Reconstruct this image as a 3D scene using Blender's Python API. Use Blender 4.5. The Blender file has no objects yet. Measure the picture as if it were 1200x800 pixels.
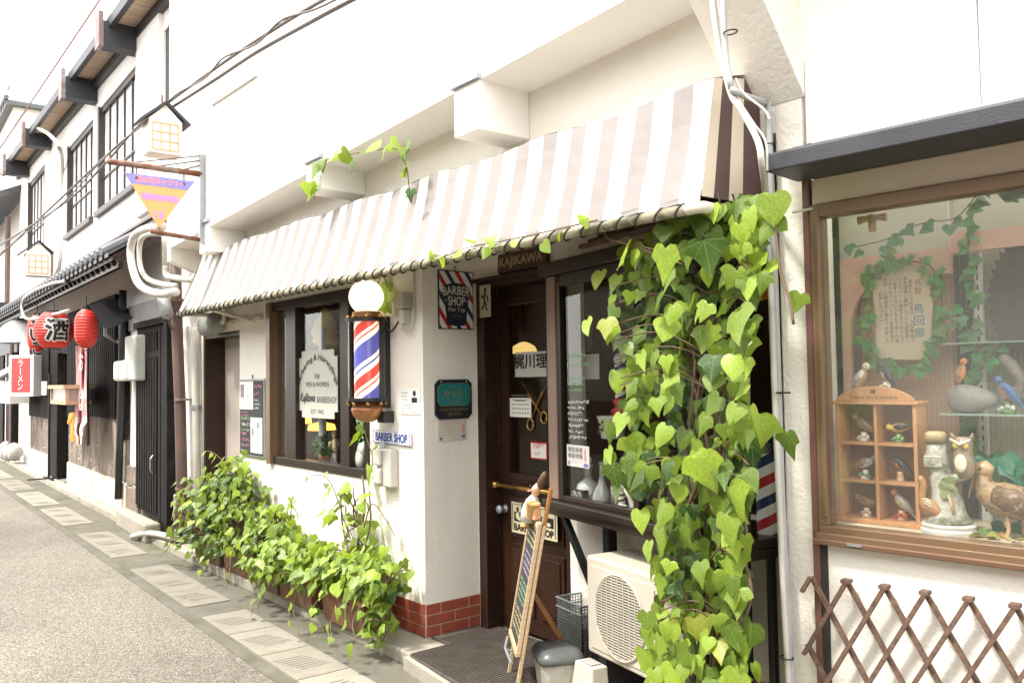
import bpy, math, random
from mathutils import Vector as V3, Matrix
R_ = random.Random(7)
scn = bpy.context.scene
COL = scn.collection

# ------------------------------------------------------------------ camera
IMG_W, IMG_H, FPX = 1200., 800., 990.
_a = V3((-805/FPX, 56/FPX, 1)).normalized()
_b = V3((1220/FPX, 24/FPX, 1)).normalized()
_X = -_a
_Y = (_b - _X*_b.dot(_X)).normalized()
_Z = _X.cross(_Y)
RC = Matrix((_X, _Y, _Z))            # image-camera vector -> world
CAM = V3((0, 0, 1.5))
cd = bpy.data.cameras.new('camera'); cam = bpy.data.objects.new('camera', cd); COL.objects.link(cam)
cd.sensor_width = 36; cd.lens = 36*FPX/IMG_W; cd.clip_start = .05; cd.clip_end = 800
m = Matrix(((RC[0][0], -RC[0][1], -RC[0][2]), (RC[1][0], -RC[1][1], -RC[1][2]), (RC[2][0], -RC[2][1], -RC[2][2]))).to_4x4()
m.translation = CAM
cam.matrix_world = m
scn.camera = cam

def ray(x, y): return RC @ V3(((x-600)/FPX, (y-400)/FPX, 1))
def hit(x, y, n, p):
    d = ray(x, y); n = V3(n); return CAM + d*((V3(p)-CAM).dot(n)/d.dot(n))
def at_y(x, y, Y): return hit(x, y, (0, 1, 0), (0, Y, 0))
def at_x(x, y, X): return hit(x, y, (1, 0, 0), (X, 0, 0))
def at_z(x, y, Z=0): return hit(x, y, (0, 0, 1), (0, 0, Z))

class Frame:
    def __init__(s, o, u, w=(0, 0, 1)):
        s.o = V3(o); s.U = V3(u).normalized(); s.W = V3(w).normalized(); s.V = s.W.cross(s.U)
    def p(s, u, v, w): return s.o + s.U*u + s.V*v + s.W*w
    def d(s, u, v, w): return s.U*u + s.V*v + s.W*w
    def at(s, x, y, v=0):
        q = hit(x, y, s.V, s.o + s.V*v) - s.o
        return q.dot(s.U), q.dot(s.W)
    def moved(s, u, v, w): return Frame(s.p(u, v, w), s.U, s.W)
    def turned(s, deg, o=None):
        r = Matrix.Rotation(math.radians(deg), 3, s.W)
        return Frame(o if o is not None else s.o, r @ s.U, s.W)
A = Frame((0, 0, 0), (1, 0, 0))

# ------------------------------------------------------------------ materials
MATS = {}
def nn(nt, t, **kw):
    n = nt.nodes.new(t)
    for k, v in kw.items():
        if k in n.inputs: n.inputs[k].default_value = v
        else: setattr(n, k, v)
    return n
def c4(c): return (c[0], c[1], c[2], 1)
def M(name, col, rough=.6, metal=0., var=.12, vs=5., bump=0., bs=80., dist=.004, col2=None, c2s=3., c2lo=.5, c2hi=.65, spec=.5, emit=None, es=1., streak=False, coat=0., sub=0., rnd=0.):
    if name in MATS: return MATS[name]
    mt = bpy.data.materials.new(name); mt.use_nodes = True; nt = mt.node_tree; L = nt.links
    bs_ = nt.nodes['Principled BSDF']
    tc = nn(nt, 'ShaderNodeTexCoord')
    bs_.inputs['Roughness'].default_value = rough; bs_.inputs['Metallic'].default_value = metal
    bs_.inputs['Specular IOR Level'].default_value = spec
    if coat: bs_.inputs['Coat Weight'].default_value = coat; bs_.inputs['Coat Roughness'].default_value = .1
    src = None
    no = nn(nt, 'ShaderNodeTexNoise', Scale=vs, Detail=5., Roughness=.6); L.new(tc.outputs['Object'], no.inputs['Vector'])
    mr = nn(nt, 'ShaderNodeMapRange'); mr.inputs[1].default_value = .25; mr.inputs[2].default_value = .75
    mr.inputs[3].default_value = 1-var; mr.inputs[4].default_value = 1+var
    L.new(no.outputs['Fac'], mr.inputs[0])
    base = nn(nt, 'ShaderNodeRGB'); base.outputs[0].default_value = c4(col); src = base.outputs[0]
    if col2 is not None:
        n2 = nn(nt, 'ShaderNodeTexNoise', Scale=c2s, Detail=6., Roughness=.65)
        if streak:
            mp = nn(nt, 'ShaderNodeMapping'); mp.inputs['Scale'].default_value = streak if isinstance(streak, tuple) else (1, 1, .12)
            L.new(tc.outputs['Object'], mp.inputs[0]); L.new(mp.outputs[0], n2.inputs['Vector'])
        else: L.new(tc.outputs['Object'], n2.inputs['Vector'])
        m2 = nn(nt, 'ShaderNodeMapRange'); m2.inputs[1].default_value = c2lo; m2.inputs[2].default_value = c2hi
        L.new(n2.outputs['Fac'], m2.inputs[0])
        mx = nn(nt, 'ShaderNodeMix', data_type='RGBA'); mx.inputs[7].default_value = c4(col2)
        L.new(m2.outputs[0], mx.inputs[0]); L.new(src, mx.inputs[6]); src = mx.outputs[2]
    if rnd:
        oi = nn(nt, 'ShaderNodeObjectInfo'); mo = nn(nt, 'ShaderNodeMapRange'); mo.inputs[3].default_value = 1-rnd; mo.inputs[4].default_value = 1+rnd*.6; L.new(oi.outputs['Random'], mo.inputs[0])
        sr = nn(nt, 'ShaderNodeVectorMath', operation='SCALE'); L.new(src, sr.inputs[0]); L.new(mo.outputs[0], sr.inputs[3]); src = sr.outputs[0]
    mul = nn(nt, 'ShaderNodeVectorMath', operation='SCALE'); L.new(src, mul.inputs[0]); L.new(mr.outputs[0], mul.inputs[3])
    L.new(mul.outputs[0], bs_.inputs['Base Color'])
    if bump:
        nb = nn(nt, 'ShaderNodeTexNoise', Scale=bs, Detail=3., Roughness=.55); L.new(tc.outputs['Object'], nb.inputs['Vector'])
        bp = nn(nt, 'ShaderNodeBump', Strength=bump, Distance=dist); L.new(nb.outputs['Fac'], bp.inputs['Height']); L.new(bp.outputs[0], bs_.inputs['Normal'])
    if emit is not None:
        bs_.inputs['Emission Color'].default_value = c4(emit); bs_.inputs['Emission Strength'].default_value = es
    MATS[name] = mt
    return mt

def glass_mat(name, refl=.06, tint=(.96, .97, .96), haze=0.):
    mt = bpy.data.materials.new(name); mt.use_nodes = True; nt = mt.node_tree; L = nt.links
    out = nt.nodes['Material Output']; nt.nodes.remove(nt.nodes['Principled BSDF'])
    tr = nn(nt, 'ShaderNodeBsdfTransparent'); tr.inputs[0].default_value = c4(tint)
    gl = nn(nt, 'ShaderNodeBsdfGlossy'); gl.inputs['Roughness'].default_value = .01
    lw = nn(nt, 'ShaderNodeLayerWeight', Blend=.5); pw = nn(nt, 'ShaderNodeMath', operation='POWER'); pw.inputs[1].default_value = 5; L.new(lw.outputs['Facing'], pw.inputs[0])
    ad = nn(nt, 'ShaderNodeMath', operation='MULTIPLY_ADD'); ad.inputs[1].default_value = .9; ad.inputs[2].default_value = refl
    L.new(pw.outputs[0], ad.inputs[0])
    mx = nn(nt, 'ShaderNodeMixShader'); L.new(ad.outputs[0], mx.inputs[0]); L.new(tr.outputs[0], mx.inputs[1]); L.new(gl.outputs[0], mx.inputs[2])
    src = mx.outputs[0]
    if haze:
        df = nn(nt, 'ShaderNodeBsdfDiffuse'); df.inputs[0].default_value = (.75, .8, .76, 1)
        m2 = nn(nt, 'ShaderNodeMixShader'); m2.inputs[0].default_value = haze; L.new(src, m2.inputs[1]); L.new(df.outputs[0], m2.inputs[2]); src = m2.outputs[0]  # diffuse dust film, mixed in to paint the veil of reflections on the pane
    L.new(src, out.inputs[0]); return mt

def leaf_mat(name, vein=(.30, .38, .13), transl=.3):
    mt = bpy.data.materials.new(name); mt.use_nodes = True; nt = mt.node_tree; L = nt.links
    bs_ = nt.nodes['Principled BSDF']; out = nt.nodes['Material Output']
    at = nn(nt, 'ShaderNodeVertexColor'); at.layer_name = 'tint'
    uv = nn(nt, 'ShaderNodeUVMap'); uv.uv_map = 'leaf'
    sp = nn(nt, 'ShaderNodeSeparateXYZ'); L.new(uv.outputs[0], sp.inputs[0])
    def math_(op, a, b=None):
        n = nn(nt, 'ShaderNodeMath', operation=op)
        for i, q in enumerate((a, b)):
            if q is None: continue
            if isinstance(q, (int, float)): n.inputs[i].default_value = q
            else: L.new(q, n.inputs[i])
        return n.outputs[0]
    ax = math_('ABSOLUTE', sp.outputs[0]); yy = sp.outputs[1]
    tot = None
    for ang, wd in ((0, .020), (42, .014), (80, .012)):
        ca, sa = math.cos(math.radians(ang)), math.sin(math.radians(ang))
        d = math_('ABSOLUTE', math_('SUBTRACT', math_('MULTIPLY', ax, ca), math_('MULTIPLY', yy, sa)))
        k = math_('MAXIMUM', math_('SUBTRACT', 1., math_('DIVIDE', d, wd)), 0.)
        tot = k if tot is None else math_('MAXIMUM', tot, k)
    fac = math_('MULTIPLY', tot, .55)
    no = nn(nt, 'ShaderNodeTexNoise', Scale=9., Detail=4.); L.new(uv.outputs[0], no.inputs['Vector'])
    mr = nn(nt, 'ShaderNodeMapRange'); mr.inputs[1].default_value = .3; mr.inputs[2].default_value = .7; mr.inputs[3].default_value = .8; mr.inputs[4].default_value = 1.2
    L.new(no.outputs['Fac'], mr.inputs[0])
    sc = nn(nt, 'ShaderNodeVectorMath', operation='SCALE'); L.new(at.outputs[0], sc.inputs[0]); L.new(mr.outputs[0], sc.inputs[3])
    mx = nn(nt, 'ShaderNodeMix', data_type='RGBA'); mx.inputs[7].default_value = c4(vein)
    L.new(fac, mx.inputs[0]); L.new(sc.outputs[0], mx.inputs[6])
    L.new(mx.outputs[2], bs_.inputs['Base Color']); bs_.inputs['Roughness'].default_value = .38; bs_.inputs['Specular IOR Level'].default_value = .45
    bp = nn(nt, 'ShaderNodeBump', Strength=.35, Distance=.004); L.new(math_('SUBTRACT', no.outputs['Fac'], math_('MULTIPLY', tot, .6)), bp.inputs['Height']); L.new(bp.outputs[0], bs_.inputs['Normal'])
    tl = nn(nt, 'ShaderNodeBsdfTranslucent')
    s2 = nn(nt, 'ShaderNodeMix', data_type='RGBA', blend_type='MULTIPLY'); s2.inputs[0].default_value = 1; s2.inputs[7].default_value = (1.7, 1.6, .6, 1); L.new(mx.outputs[2], s2.inputs[6]); L.new(s2.outputs[2], tl.inputs[0])
    ms = nn(nt, 'ShaderNodeMixShader'); ms.inputs[0].default_value = transl; L.new(bs_.outputs[0], ms.inputs[1]); L.new(tl.outputs[0], ms.inputs[2]); L.new(ms.outputs[0], out.inputs[0])
    return mt

def road_mat():
    mt = bpy.data.materials.new('exposed_aggregate'); mt.use_nodes = True; nt = mt.node_tree; L = nt.links
    b = nt.nodes['Principled BSDF']; b.inputs['Roughness'].default_value = .8
    tc = nn(nt, 'ShaderNodeTexCoord')
    vo = nn(nt, 'ShaderNodeTexVoronoi', Scale=120.); L.new(tc.outputs['Object'], vo.inputs['Vector'])
    sp = nn(nt, 'ShaderNodeSeparateColor'); L.new(vo.outputs['Color'], sp.inputs[0])
    cr = nn(nt, 'ShaderNodeValToRGB'); L.new(sp.outputs[0], cr.inputs[0])
    e = cr.color_ramp.elements; e[0].position = 0; e[0].color = (.135, .112, .088, 1); e[1].position = 1; e[1].color = (.48, .445, .385, 1)
    for p, c in ((.25, (.195, .17, .14)), (.5, (.25, .22, .18)), (.68, (.31, .25, .175)), (.85, (.33, .31, .275))):
        k = cr.color_ramp.elements.new(p); k.color = c4(c)
    no = nn(nt, 'ShaderNodeTexNoise', Scale=.9, Detail=5.); L.new(tc.outputs['Object'], no.inputs['Vector'])
    mr = nn(nt, 'ShaderNodeMapRange'); mr.inputs[1].default_value = .3; mr.inputs[2].default_value = .7; mr.inputs[3].default_value = .82; mr.inputs[4].default_value = 1.15
    L.new(no.outputs['Fac'], mr.inputs[0])
    ed = nn(nt, 'ShaderNodeMapRange'); ed.inputs[1].default_value = .0; ed.inputs[2].default_value = .75; ed.inputs[3].default_value = 1.1; ed.inputs[4].default_value = .55
    L.new(vo.outputs['Distance'], ed.inputs[0])
    mu = nn(nt, 'ShaderNodeMath', operation='MULTIPLY'); L.new(mr.outputs[0], mu.inputs[0]); L.new(ed.outputs[0], mu.inputs[1])
    n3 = nn(nt, 'ShaderNodeTexNoise', Scale=.33, Detail=4., Roughness=.7, Distortion=.6); L.new(tc.outputs['Object'], n3.inputs['Vector'])
    m3 = nn(nt, 'ShaderNodeMapRange'); m3.inputs[1].default_value = .52; m3.inputs[2].default_value = .66; m3.inputs[3].default_value = 1.; m3.inputs[4].default_value = .80; L.new(n3.outputs['Fac'], m3.inputs[0])
    n4 = nn(nt, 'ShaderNodeTexNoise', Scale=3., Detail=3.); L.new(tc.outputs['Object'], n4.inputs['Vector'])
    av = nn(nt, 'ShaderNodeMix', data_type='RGBA', blend_type='ADD'); av.inputs[0].default_value = .25; L.new(tc.outputs['Object'], av.inputs[6]); L.new(n4.outputs['Color'], av.inputs[7])
    vc = nn(nt, 'ShaderNodeTexVoronoi', Scale=.28, feature='DISTANCE_TO_EDGE'); L.new(av.outputs[2], vc.inputs['Vector'])
    m5 = nn(nt, 'ShaderNodeMapRange'); m5.inputs[1].default_value = .0; m5.inputs[2].default_value = .004; m5.inputs[3].default_value = .75; m5.inputs[4].default_value = 1.; L.new(vc.outputs[0], m5.inputs[0])
    mu2 = nn(nt, 'ShaderNodeMath', operation='MULTIPLY'); L.new(m3.outputs[0], mu2.inputs[0]); L.new(m5.outputs[0], mu2.inputs[1]); mu3 = nn(nt, 'ShaderNodeMath', operation='MULTIPLY'); L.new(mu.outputs[0], mu3.inputs[0]); L.new(mu2.outputs[0], mu3.inputs[1]); mu = mu3
    sc = nn(nt, 'ShaderNodeVectorMath', operation='SCALE'); L.new(cr.outputs[0], sc.inputs[0]); L.new(mu.outputs[0], sc.inputs[3])
    L.new(sc.outputs[0], b.inputs['Base Color'])
    bp = nn(nt, 'ShaderNodeBump', Strength=.8, Distance=.006, invert=True); L.new(vo.outputs['Distance'], bp.inputs['Height']); L.new(bp.outputs[0], b.inputs['Normal'])
    return mt

def stucco(name, col, bs=70., strength=.55, stain=None):
    mt = M(name, col, rough=.85, var=.05, vs=1.5, bump=strength, bs=bs, dist=.010, col2=stain or tuple(c*.86 for c in col), c2s=2.2, c2lo=.55, c2hi=.8, streak=(1, 1, .25), spec=.25)
    return mt

def wood(name, c1, c2, rough=.5, scale=(1, 1, 12), bump=.25, coat=0., spec=.35):
    if name in MATS: return MATS[name]
    mt = bpy.data.materials.new(name); mt.use_nodes = True; nt = mt.node_tree; L = nt.links
    b = nt.nodes['Principled BSDF']; b.inputs['Roughness'].default_value = rough; b.inputs['Specular IOR Level'].default_value = spec
    if coat: b.inputs['Coat Weight'].default_value = coat; b.inputs['Coat Roughness'].default_value = .15
    tc = nn(nt, 'ShaderNodeTexCoord'); mp = nn(nt, 'ShaderNodeMapping'); mp.inputs['Scale'].default_value = scale
    L.new(tc.outputs['Object'], mp.inputs[0])
    no = nn(nt, 'ShaderNodeTexNoise', Scale=9., Detail=8., Roughness=.65, Distortion=.4); L.new(mp.outputs[0], no.inputs['Vector'])
    cr = nn(nt, 'ShaderNodeValToRGB'); L.new(no.outputs['Fac'], cr.inputs[0]); e = cr.color_ramp.elements
    e[0].position = .3; e[0].color = c4(c1); e[1].position = .72; e[1].color = c4(c2)
    L.new(cr.outputs[0], b.inputs['Base Color'])
    bp = nn(nt, 'ShaderNodeBump', Strength=bump, Distance=.003); L.new(no.outputs['Fac'], bp.inputs['Height']); L.new(bp.outputs[0], b.inputs['Normal'])
    MATS[name] = mt
    return mt

def stonewall(name):
    mt = bpy.data.materials.new(name); mt.use_nodes = True; nt = mt.node_tree; L = nt.links
    b = nt.nodes['Principled BSDF']; b.inputs['Roughness'].default_value = .85
    tc = nn(nt, 'ShaderNodeTexCoord'); mp = nn(nt, 'ShaderNodeMapping'); mp.inputs['Scale'].default_value = (1, 1, .6); L.new(tc.outputs['Object'], mp.inputs[0])
    vo = nn(nt, 'ShaderNodeTexVoronoi', Scale=4.5); L.new(mp.outputs[0], vo.inputs['Vector'])
    ve = nn(nt, 'ShaderNodeTexVoronoi', Scale=4.5, feature='DISTANCE_TO_EDGE'); L.new(mp.outputs[0], ve.inputs['Vector'])
    sp = nn(nt, 'ShaderNodeSeparateColor'); L.new(vo.outputs['Color'], sp.inputs[0])
    cr = nn(nt, 'ShaderNodeValToRGB'); L.new(sp.outputs[0], cr.inputs[0]); e = cr.color_ramp.elements
    e[0].color = (.12, .09, .07, 1); e[1].color = (.30, .24, .19, 1)
    no = nn(nt, 'ShaderNodeTexNoise', Scale=14., Detail=6.); L.new(tc.outputs['Object'], no.inputs['Vector'])
    mx = nn(nt, 'ShaderNodeMix', data_type='RGBA', blend_type='OVERLAY'); mx.inputs[0].default_value = .7; L.new(cr.outputs[0], mx.inputs[6]); L.new(no.outputs['Fac'], mx.inputs[7])
    st = nn(nt, 'ShaderNodeMapRange'); st.inputs[1].default_value = .0; st.inputs[2].default_value = .05; L.new(ve.outputs[0], st.inputs[0])
    m2 = nn(nt, 'ShaderNodeMix', data_type='RGBA'); m2.inputs[6].default_value = (.36, .31, .26, 1); L.new(st.outputs[0], m2.inputs[0]); L.new(mx.outputs[2], m2.inputs[7])
    L.new(m2.outputs[2], b.inputs['Base Color'])
    bp = nn(nt, 'ShaderNodeBump', Strength=.8, Distance=.02); L.new(st.outputs[0], bp.inputs['Height']); L.new(bp.outputs[0], b.inputs['Normal'])
    return mt

# ------------------------------------------------------------------ mesh builder
_txt = {}
def text_mesh(s):
    if s in _txt: return _txt[s]
    cu = bpy.data.curves.new('t', 'FONT'); cu.body = s; cu.size = 1; cu.resolution_u = 3; cu.align_x = 'LEFT'
    o = bpy.data.objects.new('t', cu); COL.objects.link(o)
    dg = bpy.context.evaluated_depsgraph_get(); dg.update()
    me = bpy.data.meshes.new_from_object(o.evaluated_get(dg))
    vs = [tuple(v.co) for v in me.vertices]; fs = [tuple(p.vertices) for p in me.polygons]
    bpy.data.objects.remove(o); bpy.data.curves.remove(cu); bpy.data.meshes.remove(me)
    _txt[s] = (vs, fs); return _txt[s]

class MB:
    def __init__(s): s.v = []; s.f = []; s.m = []; s.c = 0
    def add(s, vs, fs):
        b = len(s.v); s.v += [V3(q) for q in vs]
        for f in fs: s.f.append(tuple(i+b for i in f)); s.m.append(s.c)
        return s
    def mat(s, i): s.c = i; return s
    def poly(s, *p): return s.add(p, [tuple(range(len(p)))])
    def box(s, u0, u1, v0, v1, w0, w1, fr=A):
        P = [fr.p(u, v, w) for w in (w0, w1) for v in (v0, v1) for u in (u0, u1)]
        return s.add(P, [(0, 2, 3, 1), (4, 5, 7, 6), (0, 1, 5, 4), (2, 6, 7, 3), (0, 4, 6, 2), (1, 3, 7, 5)])
    def bar(s, p, q, a, b, up=(0, 0, 1)):          # rectangular bar from p to q, a wide, b along up
        p, q = V3(p), V3(q); d = (q-p).normalized(); x = d.cross(V3(up))
        if x.length < 1e-4: x = d.cross(V3((0, 1, 0)))
        x.normalize(); y = x.cross(d); P = []
        for e in (p, q):
            for i, j in ((-1, -1), (1, -1), (1, 1), (-1, 1)): P.append(e + x*(i*a/2) + y*(j*b/2))
        return s.add(P, [(3, 2, 1, 0), (4, 5, 6, 7), (0, 1, 5, 4), (1, 2, 6, 5), (2, 3, 7, 6), (3, 0, 4, 7)])
    def loft(s, pts, rad, n=10, up=(0, 0, 1), caps=True):
        pts = [V3(p) for p in pts]; k = len(pts)
        if not isinstance(rad, (list, tuple)): rad = [rad]*k
        rings = []; ref = V3(up)
        for i, p in enumerate(pts):
            d = (pts[min(i+1, k-1)] - pts[max(i-1, 0)])
            if d.length < 1e-9: d = V3((0, 0, 1))
            d.normalize(); x = d.cross(ref)
            if x.length < 1e-3: x = d.cross(V3((.3, 1, .2)))
            x.normalize(); y = x.cross(d).normalized(); ref = y
            r = rad[i]; rx, ry = r if isinstance(r, (list, tuple)) else (r, r)
            rings.append([p + x*(rx*math.cos(2*math.pi*j/n)) + y*(ry*math.sin(2*math.pi*j/n)) for j in range(n)])
        vs = [q for r in rings for q in r]; fs = []
        for i in range(k-1):
            for j in range(n):
                fs.append((i*n+j, i*n+(j+1) % n, (i+1)*n+(j+1) % n, (i+1)*n+j))
        if caps: fs += [tuple(range(n-1, -1, -1)), tuple((k-1)*n+j for j in range(n))]
        return s.add(vs, fs)
    def tube(s, pts, r, n=8): return s.loft(pts, r, n)
    def lathe(s, c, prof, n=20, ax=(0, 0, 1)):
        ax = V3(ax).normalized(); x = ax.cross(V3((0, 1, 0)))
        if x.length < 1e-3: x = ax.cross(V3((1, 0, 0)))
        x.normalize(); y = ax.cross(x); c = V3(c); vs = []; fs = []
        for r, h in prof:
            for j in range(n):
                t = 2*math.pi*j/n; vs.append(c + ax*h + x*(r*math.cos(t)) + y*(r*math.sin(t)))
        for i in range(len(prof)-1):
            for j in range(n): fs.append((i*n+j, i*n+(j+1) % n, (i+1)*n+(j+1) % n, (i+1)*n+j))
        fs += [tuple(range(n-1, -1, -1)), tuple((len(prof)-1)*n+j for j in range(n))]
        return s.add(vs, fs)
    def ball(s, c, r, n=14, k=8):
        r = r if isinstance(r, (list, tuple)) else (r, r, r); c = V3(c); vs = []; fs = []
        for i in range(k+1):
            t = math.pi*(i/k); t = min(max(t, .02), math.pi-.02)
            for j in range(n):
                a = 2*math.pi*j/n
                vs.append(c + V3((r[0]*math.sin(t)*math.cos(a), r[1]*math.sin(t)*math.sin(a), -r[2]*math.cos(t))))
        for i in range(k):
            for j in range(n): fs.append((i*n+j, i*n+(j+1) % n, (i+1)*n+(j+1) % n, (i+1)*n+j))
        fs += [tuple(range(n-1, -1, -1)), tuple(k*n+j for j in range(n))]
        return s.add(vs, fs)
    def prism(s, pts, v0, v1, fr=A):               # outline in (u,w), thickness from v0 (front) to v1
        n = len(pts); P = [fr.p(u, v0, w) for u, w in pts] + [fr.p(u, v1, w) for u, w in pts]
        return s.add(P, [tuple(range(n)), tuple(range(2*n-1, n-1, -1))] + [(i, i+n, (i+1) % n + n, (i+1) % n) for i in range(n)])
    def sheet(s, u0, u1, w0, w1, v, fr=A): return s.poly(fr.p(u0, v, w0), fr.p(u1, v, w0), fr.p(u1, v, w1), fr.p(u0, v, w1))
    def text(s, st, fr, u, w, h, v, align='C', width=None, arc=None, shear=0., bold=0.):
        if bold:
            for i in range(6): s.text(st, fr, u+bold*math.cos(i*1.047), w+bold*math.sin(i*1.047), h, v-.00012*i, align, width, arc, shear)
            return s
        vs, fs = text_mesh(st)
        if not vs: return s
        x0 = min(q[0] for q in vs); x1 = max(q[0] for q in vs); y0 = min(q[1] for q in vs); y1 = max(q[1] for q in vs)
        sy = h/max(y1-y0, 1e-6); sx = sy if width is None else width/max(x1-x0, 1e-6)
        off = -(x0+x1)/2 if align == 'C' else (-x0 if align == 'L' else -x1)
        P = []
        for x, y, _ in vs:
            yy = (y-y0)*sy; xx = (x+off)*sx + shear*yy
            if arc:
                t = xx/arc; P.append(fr.p(u+(arc+yy)*math.sin(t), v, w-arc+(arc+yy)*math.cos(t)))
            else: P.append(fr.p(u+xx, v, w+yy))
        return s.add(P, fs)
    def vtext(s, st, fr, u, w, h, v, gap=1.12):     # vertical writing, top at w
        for i, ch in enumerate(st):
            if ch in ' \u3000': continue
            vs, _ = text_mesh(ch); 
            if not vs: continue
            hh = h
            y0 = min(q[1] for q in vs); y1 = max(q[1] for q in vs); x0 = min(q[0] for q in vs); x1 = max(q[0] for q in vs)
            if ch == 'ー':
                s.box(u-h*.07, u+h*.07, v-.0005, v, w-(i*gap+.95)*h, w-(i*gap+.1)*h, fr); continue
            k = min(1., (y1-y0)/.85); 
            s.text(ch, fr, u, w-(i*gap+.5)*h - hh*k/2, hh*k, v, width=min(1., (x1-x0)/.85)*h)
        return s
    def scribble(s, fr, u0, u1, w0, w1, v, rows=4, ch=.6, fill=.75, seed=1, slant=0., wt=.16):
        r = random.Random(seed); hh = (w1-w0)/rows; 
        for i in range(rows):
            w = w1 - (i+.5)*hh; u = u0 + r.uniform(0, .08)*(u1-u0); end = u1 - r.uniform(0, 1-fill)*(u1-u0)*1.6
            st = hh*ch
            while u < end:
                for _ in range(3):
                    a = (u + r.uniform(0, st*.8), w + r.uniform(-.5, .5)*st); b = (u + r.uniform(0, st*.8), w + r.uniform(-.5, .5)*st)
                    dx, dy = b[0]-a[0], b[1]-a[1]; l = math.hypot(dx, dy) or 1; t = st*wt*.5; px, py = -dy/l*t, dx/l*t
                    s.poly(*[fr.p(q[0], v, q[1]+slant*(q[0]-u0)) for q in ((a[0]+px, a[1]+py), (a[0]-px, a[1]-py), (b[0]-px, b[1]-py), (b[0]+px, b[1]+py))])
                u += st*.95
        return s
    def build(s, name, mats, parent=None, smooth=False, bevel=0., seg=2, origin=None, solid=0.):
        me = bpy.data.meshes.new(name)
        o = bpy.data.objects.new(name, me); COL.objects.link(o)
        if parent is not None:
            org = WL[parent.name]; o.parent = parent
        else:
            if origin is None:
                xs = [q.x for q in s.v]; ys = [q.y for q in s.v]; zs = [q.z for q in s.v]
                origin = ((min(xs)+max(xs))/2, (min(ys)+max(ys))/2, min(zs))
            org = V3(origin); o.location = org
        WL[o.name] = org
        me.from_pydata([q-org for q in s.v], [], s.f)
        if not isinstance(mats, (list, tuple)): mats = [mats]
        for q in mats: me.materials.append(q)
        if len(mats) > 1: me.polygons.foreach_set('material_index', s.m)
        if smooth: me.polygons.foreach_set('use_smooth', [True]*len(me.polygons))
        me.update()
        if bevel:
            b = o.modifiers.new('bevel', 'BEVEL'); b.width = bevel; b.segments = seg; b.limit_method = 'ANGLE'; b.angle_limit = math.radians(40)
        return o
WL = {}
def tag(o, label, cat, group=None):
    o['label'] = label; o['category'] = cat
    if group: o['group'] = group
    return o
def thing(name, loc, label, cat, group=None):
    o = bpy.data.objects.new(name, None); o.empty_display_size = .1; COL.objects.link(o); o.location = V3(loc); WL[o.name] = V3(loc)
    return tag(o, label, cat, group)
def structure(o): o['kind'] = 'structure'; return o

def wall_grid(mb, fr, u0, u1, w0, w1, holes, v0, v1, sub=1.0):
    us = sorted({u0, u1, *[h[0] for h in holes], *[h[1] for h in holes]}); ws = sorted({w0, w1, *[h[2] for h in holes], *[h[3] for h in holes]})
    us = [x for x in us if u0 <= x <= u1]; ws = [x for x in ws if w0 <= x <= w1]
    inh = lambda u, w: any(h[0] < u < h[1] and h[2] < w < h[3] for h in holes)
    solid = {}
    for i in range(len(us)-1):
        for j in range(len(ws)-1): solid[i, j] = not inh((us[i]+us[i+1])/2, (ws[j]+ws[j+1])/2)
    for (i, j), sld in solid.items():
        if not sld: continue
        a, b, c, d = us[i], us[i+1], ws[j], ws[j+1]
        mb.poly(fr.p(a, v0, c), fr.p(b, v0, c), fr.p(b, v0, d), fr.p(a, v0, d)); mb.poly(fr.p(a, v1, c), fr.p(a, v1, d), fr.p(b, v1, d), fr.p(b, v1, c))
        if not solid.get((i-1, j)): mb.poly(fr.p(a, v0, c), fr.p(a, v0, d), fr.p(a, v1, d), fr.p(a, v1, c))
        if not solid.get((i+1, j)): mb.poly(fr.p(b, v0, c), fr.p(b, v1, c), fr.p(b, v1, d), fr.p(b, v0, d))
        if not solid.get((i, j-1)): mb.poly(fr.p(a, v0, c), fr.p(a, v1, c), fr.p(b, v1, c), fr.p(b, v0, c))
        if not solid.get((i, j+1)): mb.poly(fr.p(a, v0, d), fr.p(b, v0, d), fr.p(b, v1, d), fr.p(a, v1, d))
    return mb
def curve(pts, k=6):                                # Catmull-Rom through pts
    pts = [V3(p) for p in pts]; P = [pts[0]*2-pts[1]] + pts + [pts[-1]*2-pts[-2]]; out = []
    for i in range(1, len(P)-2):
        a, b, c, d = P[i-1:i+3]
        for j in range(k):
            t = j/k
            out.append(.5*((2*b) + (c-a)*t + (2*a-5*b+4*c-d)*t*t + (3*b-a-3*c+d)*t**3))
    return out + [pts[-1]]

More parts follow.
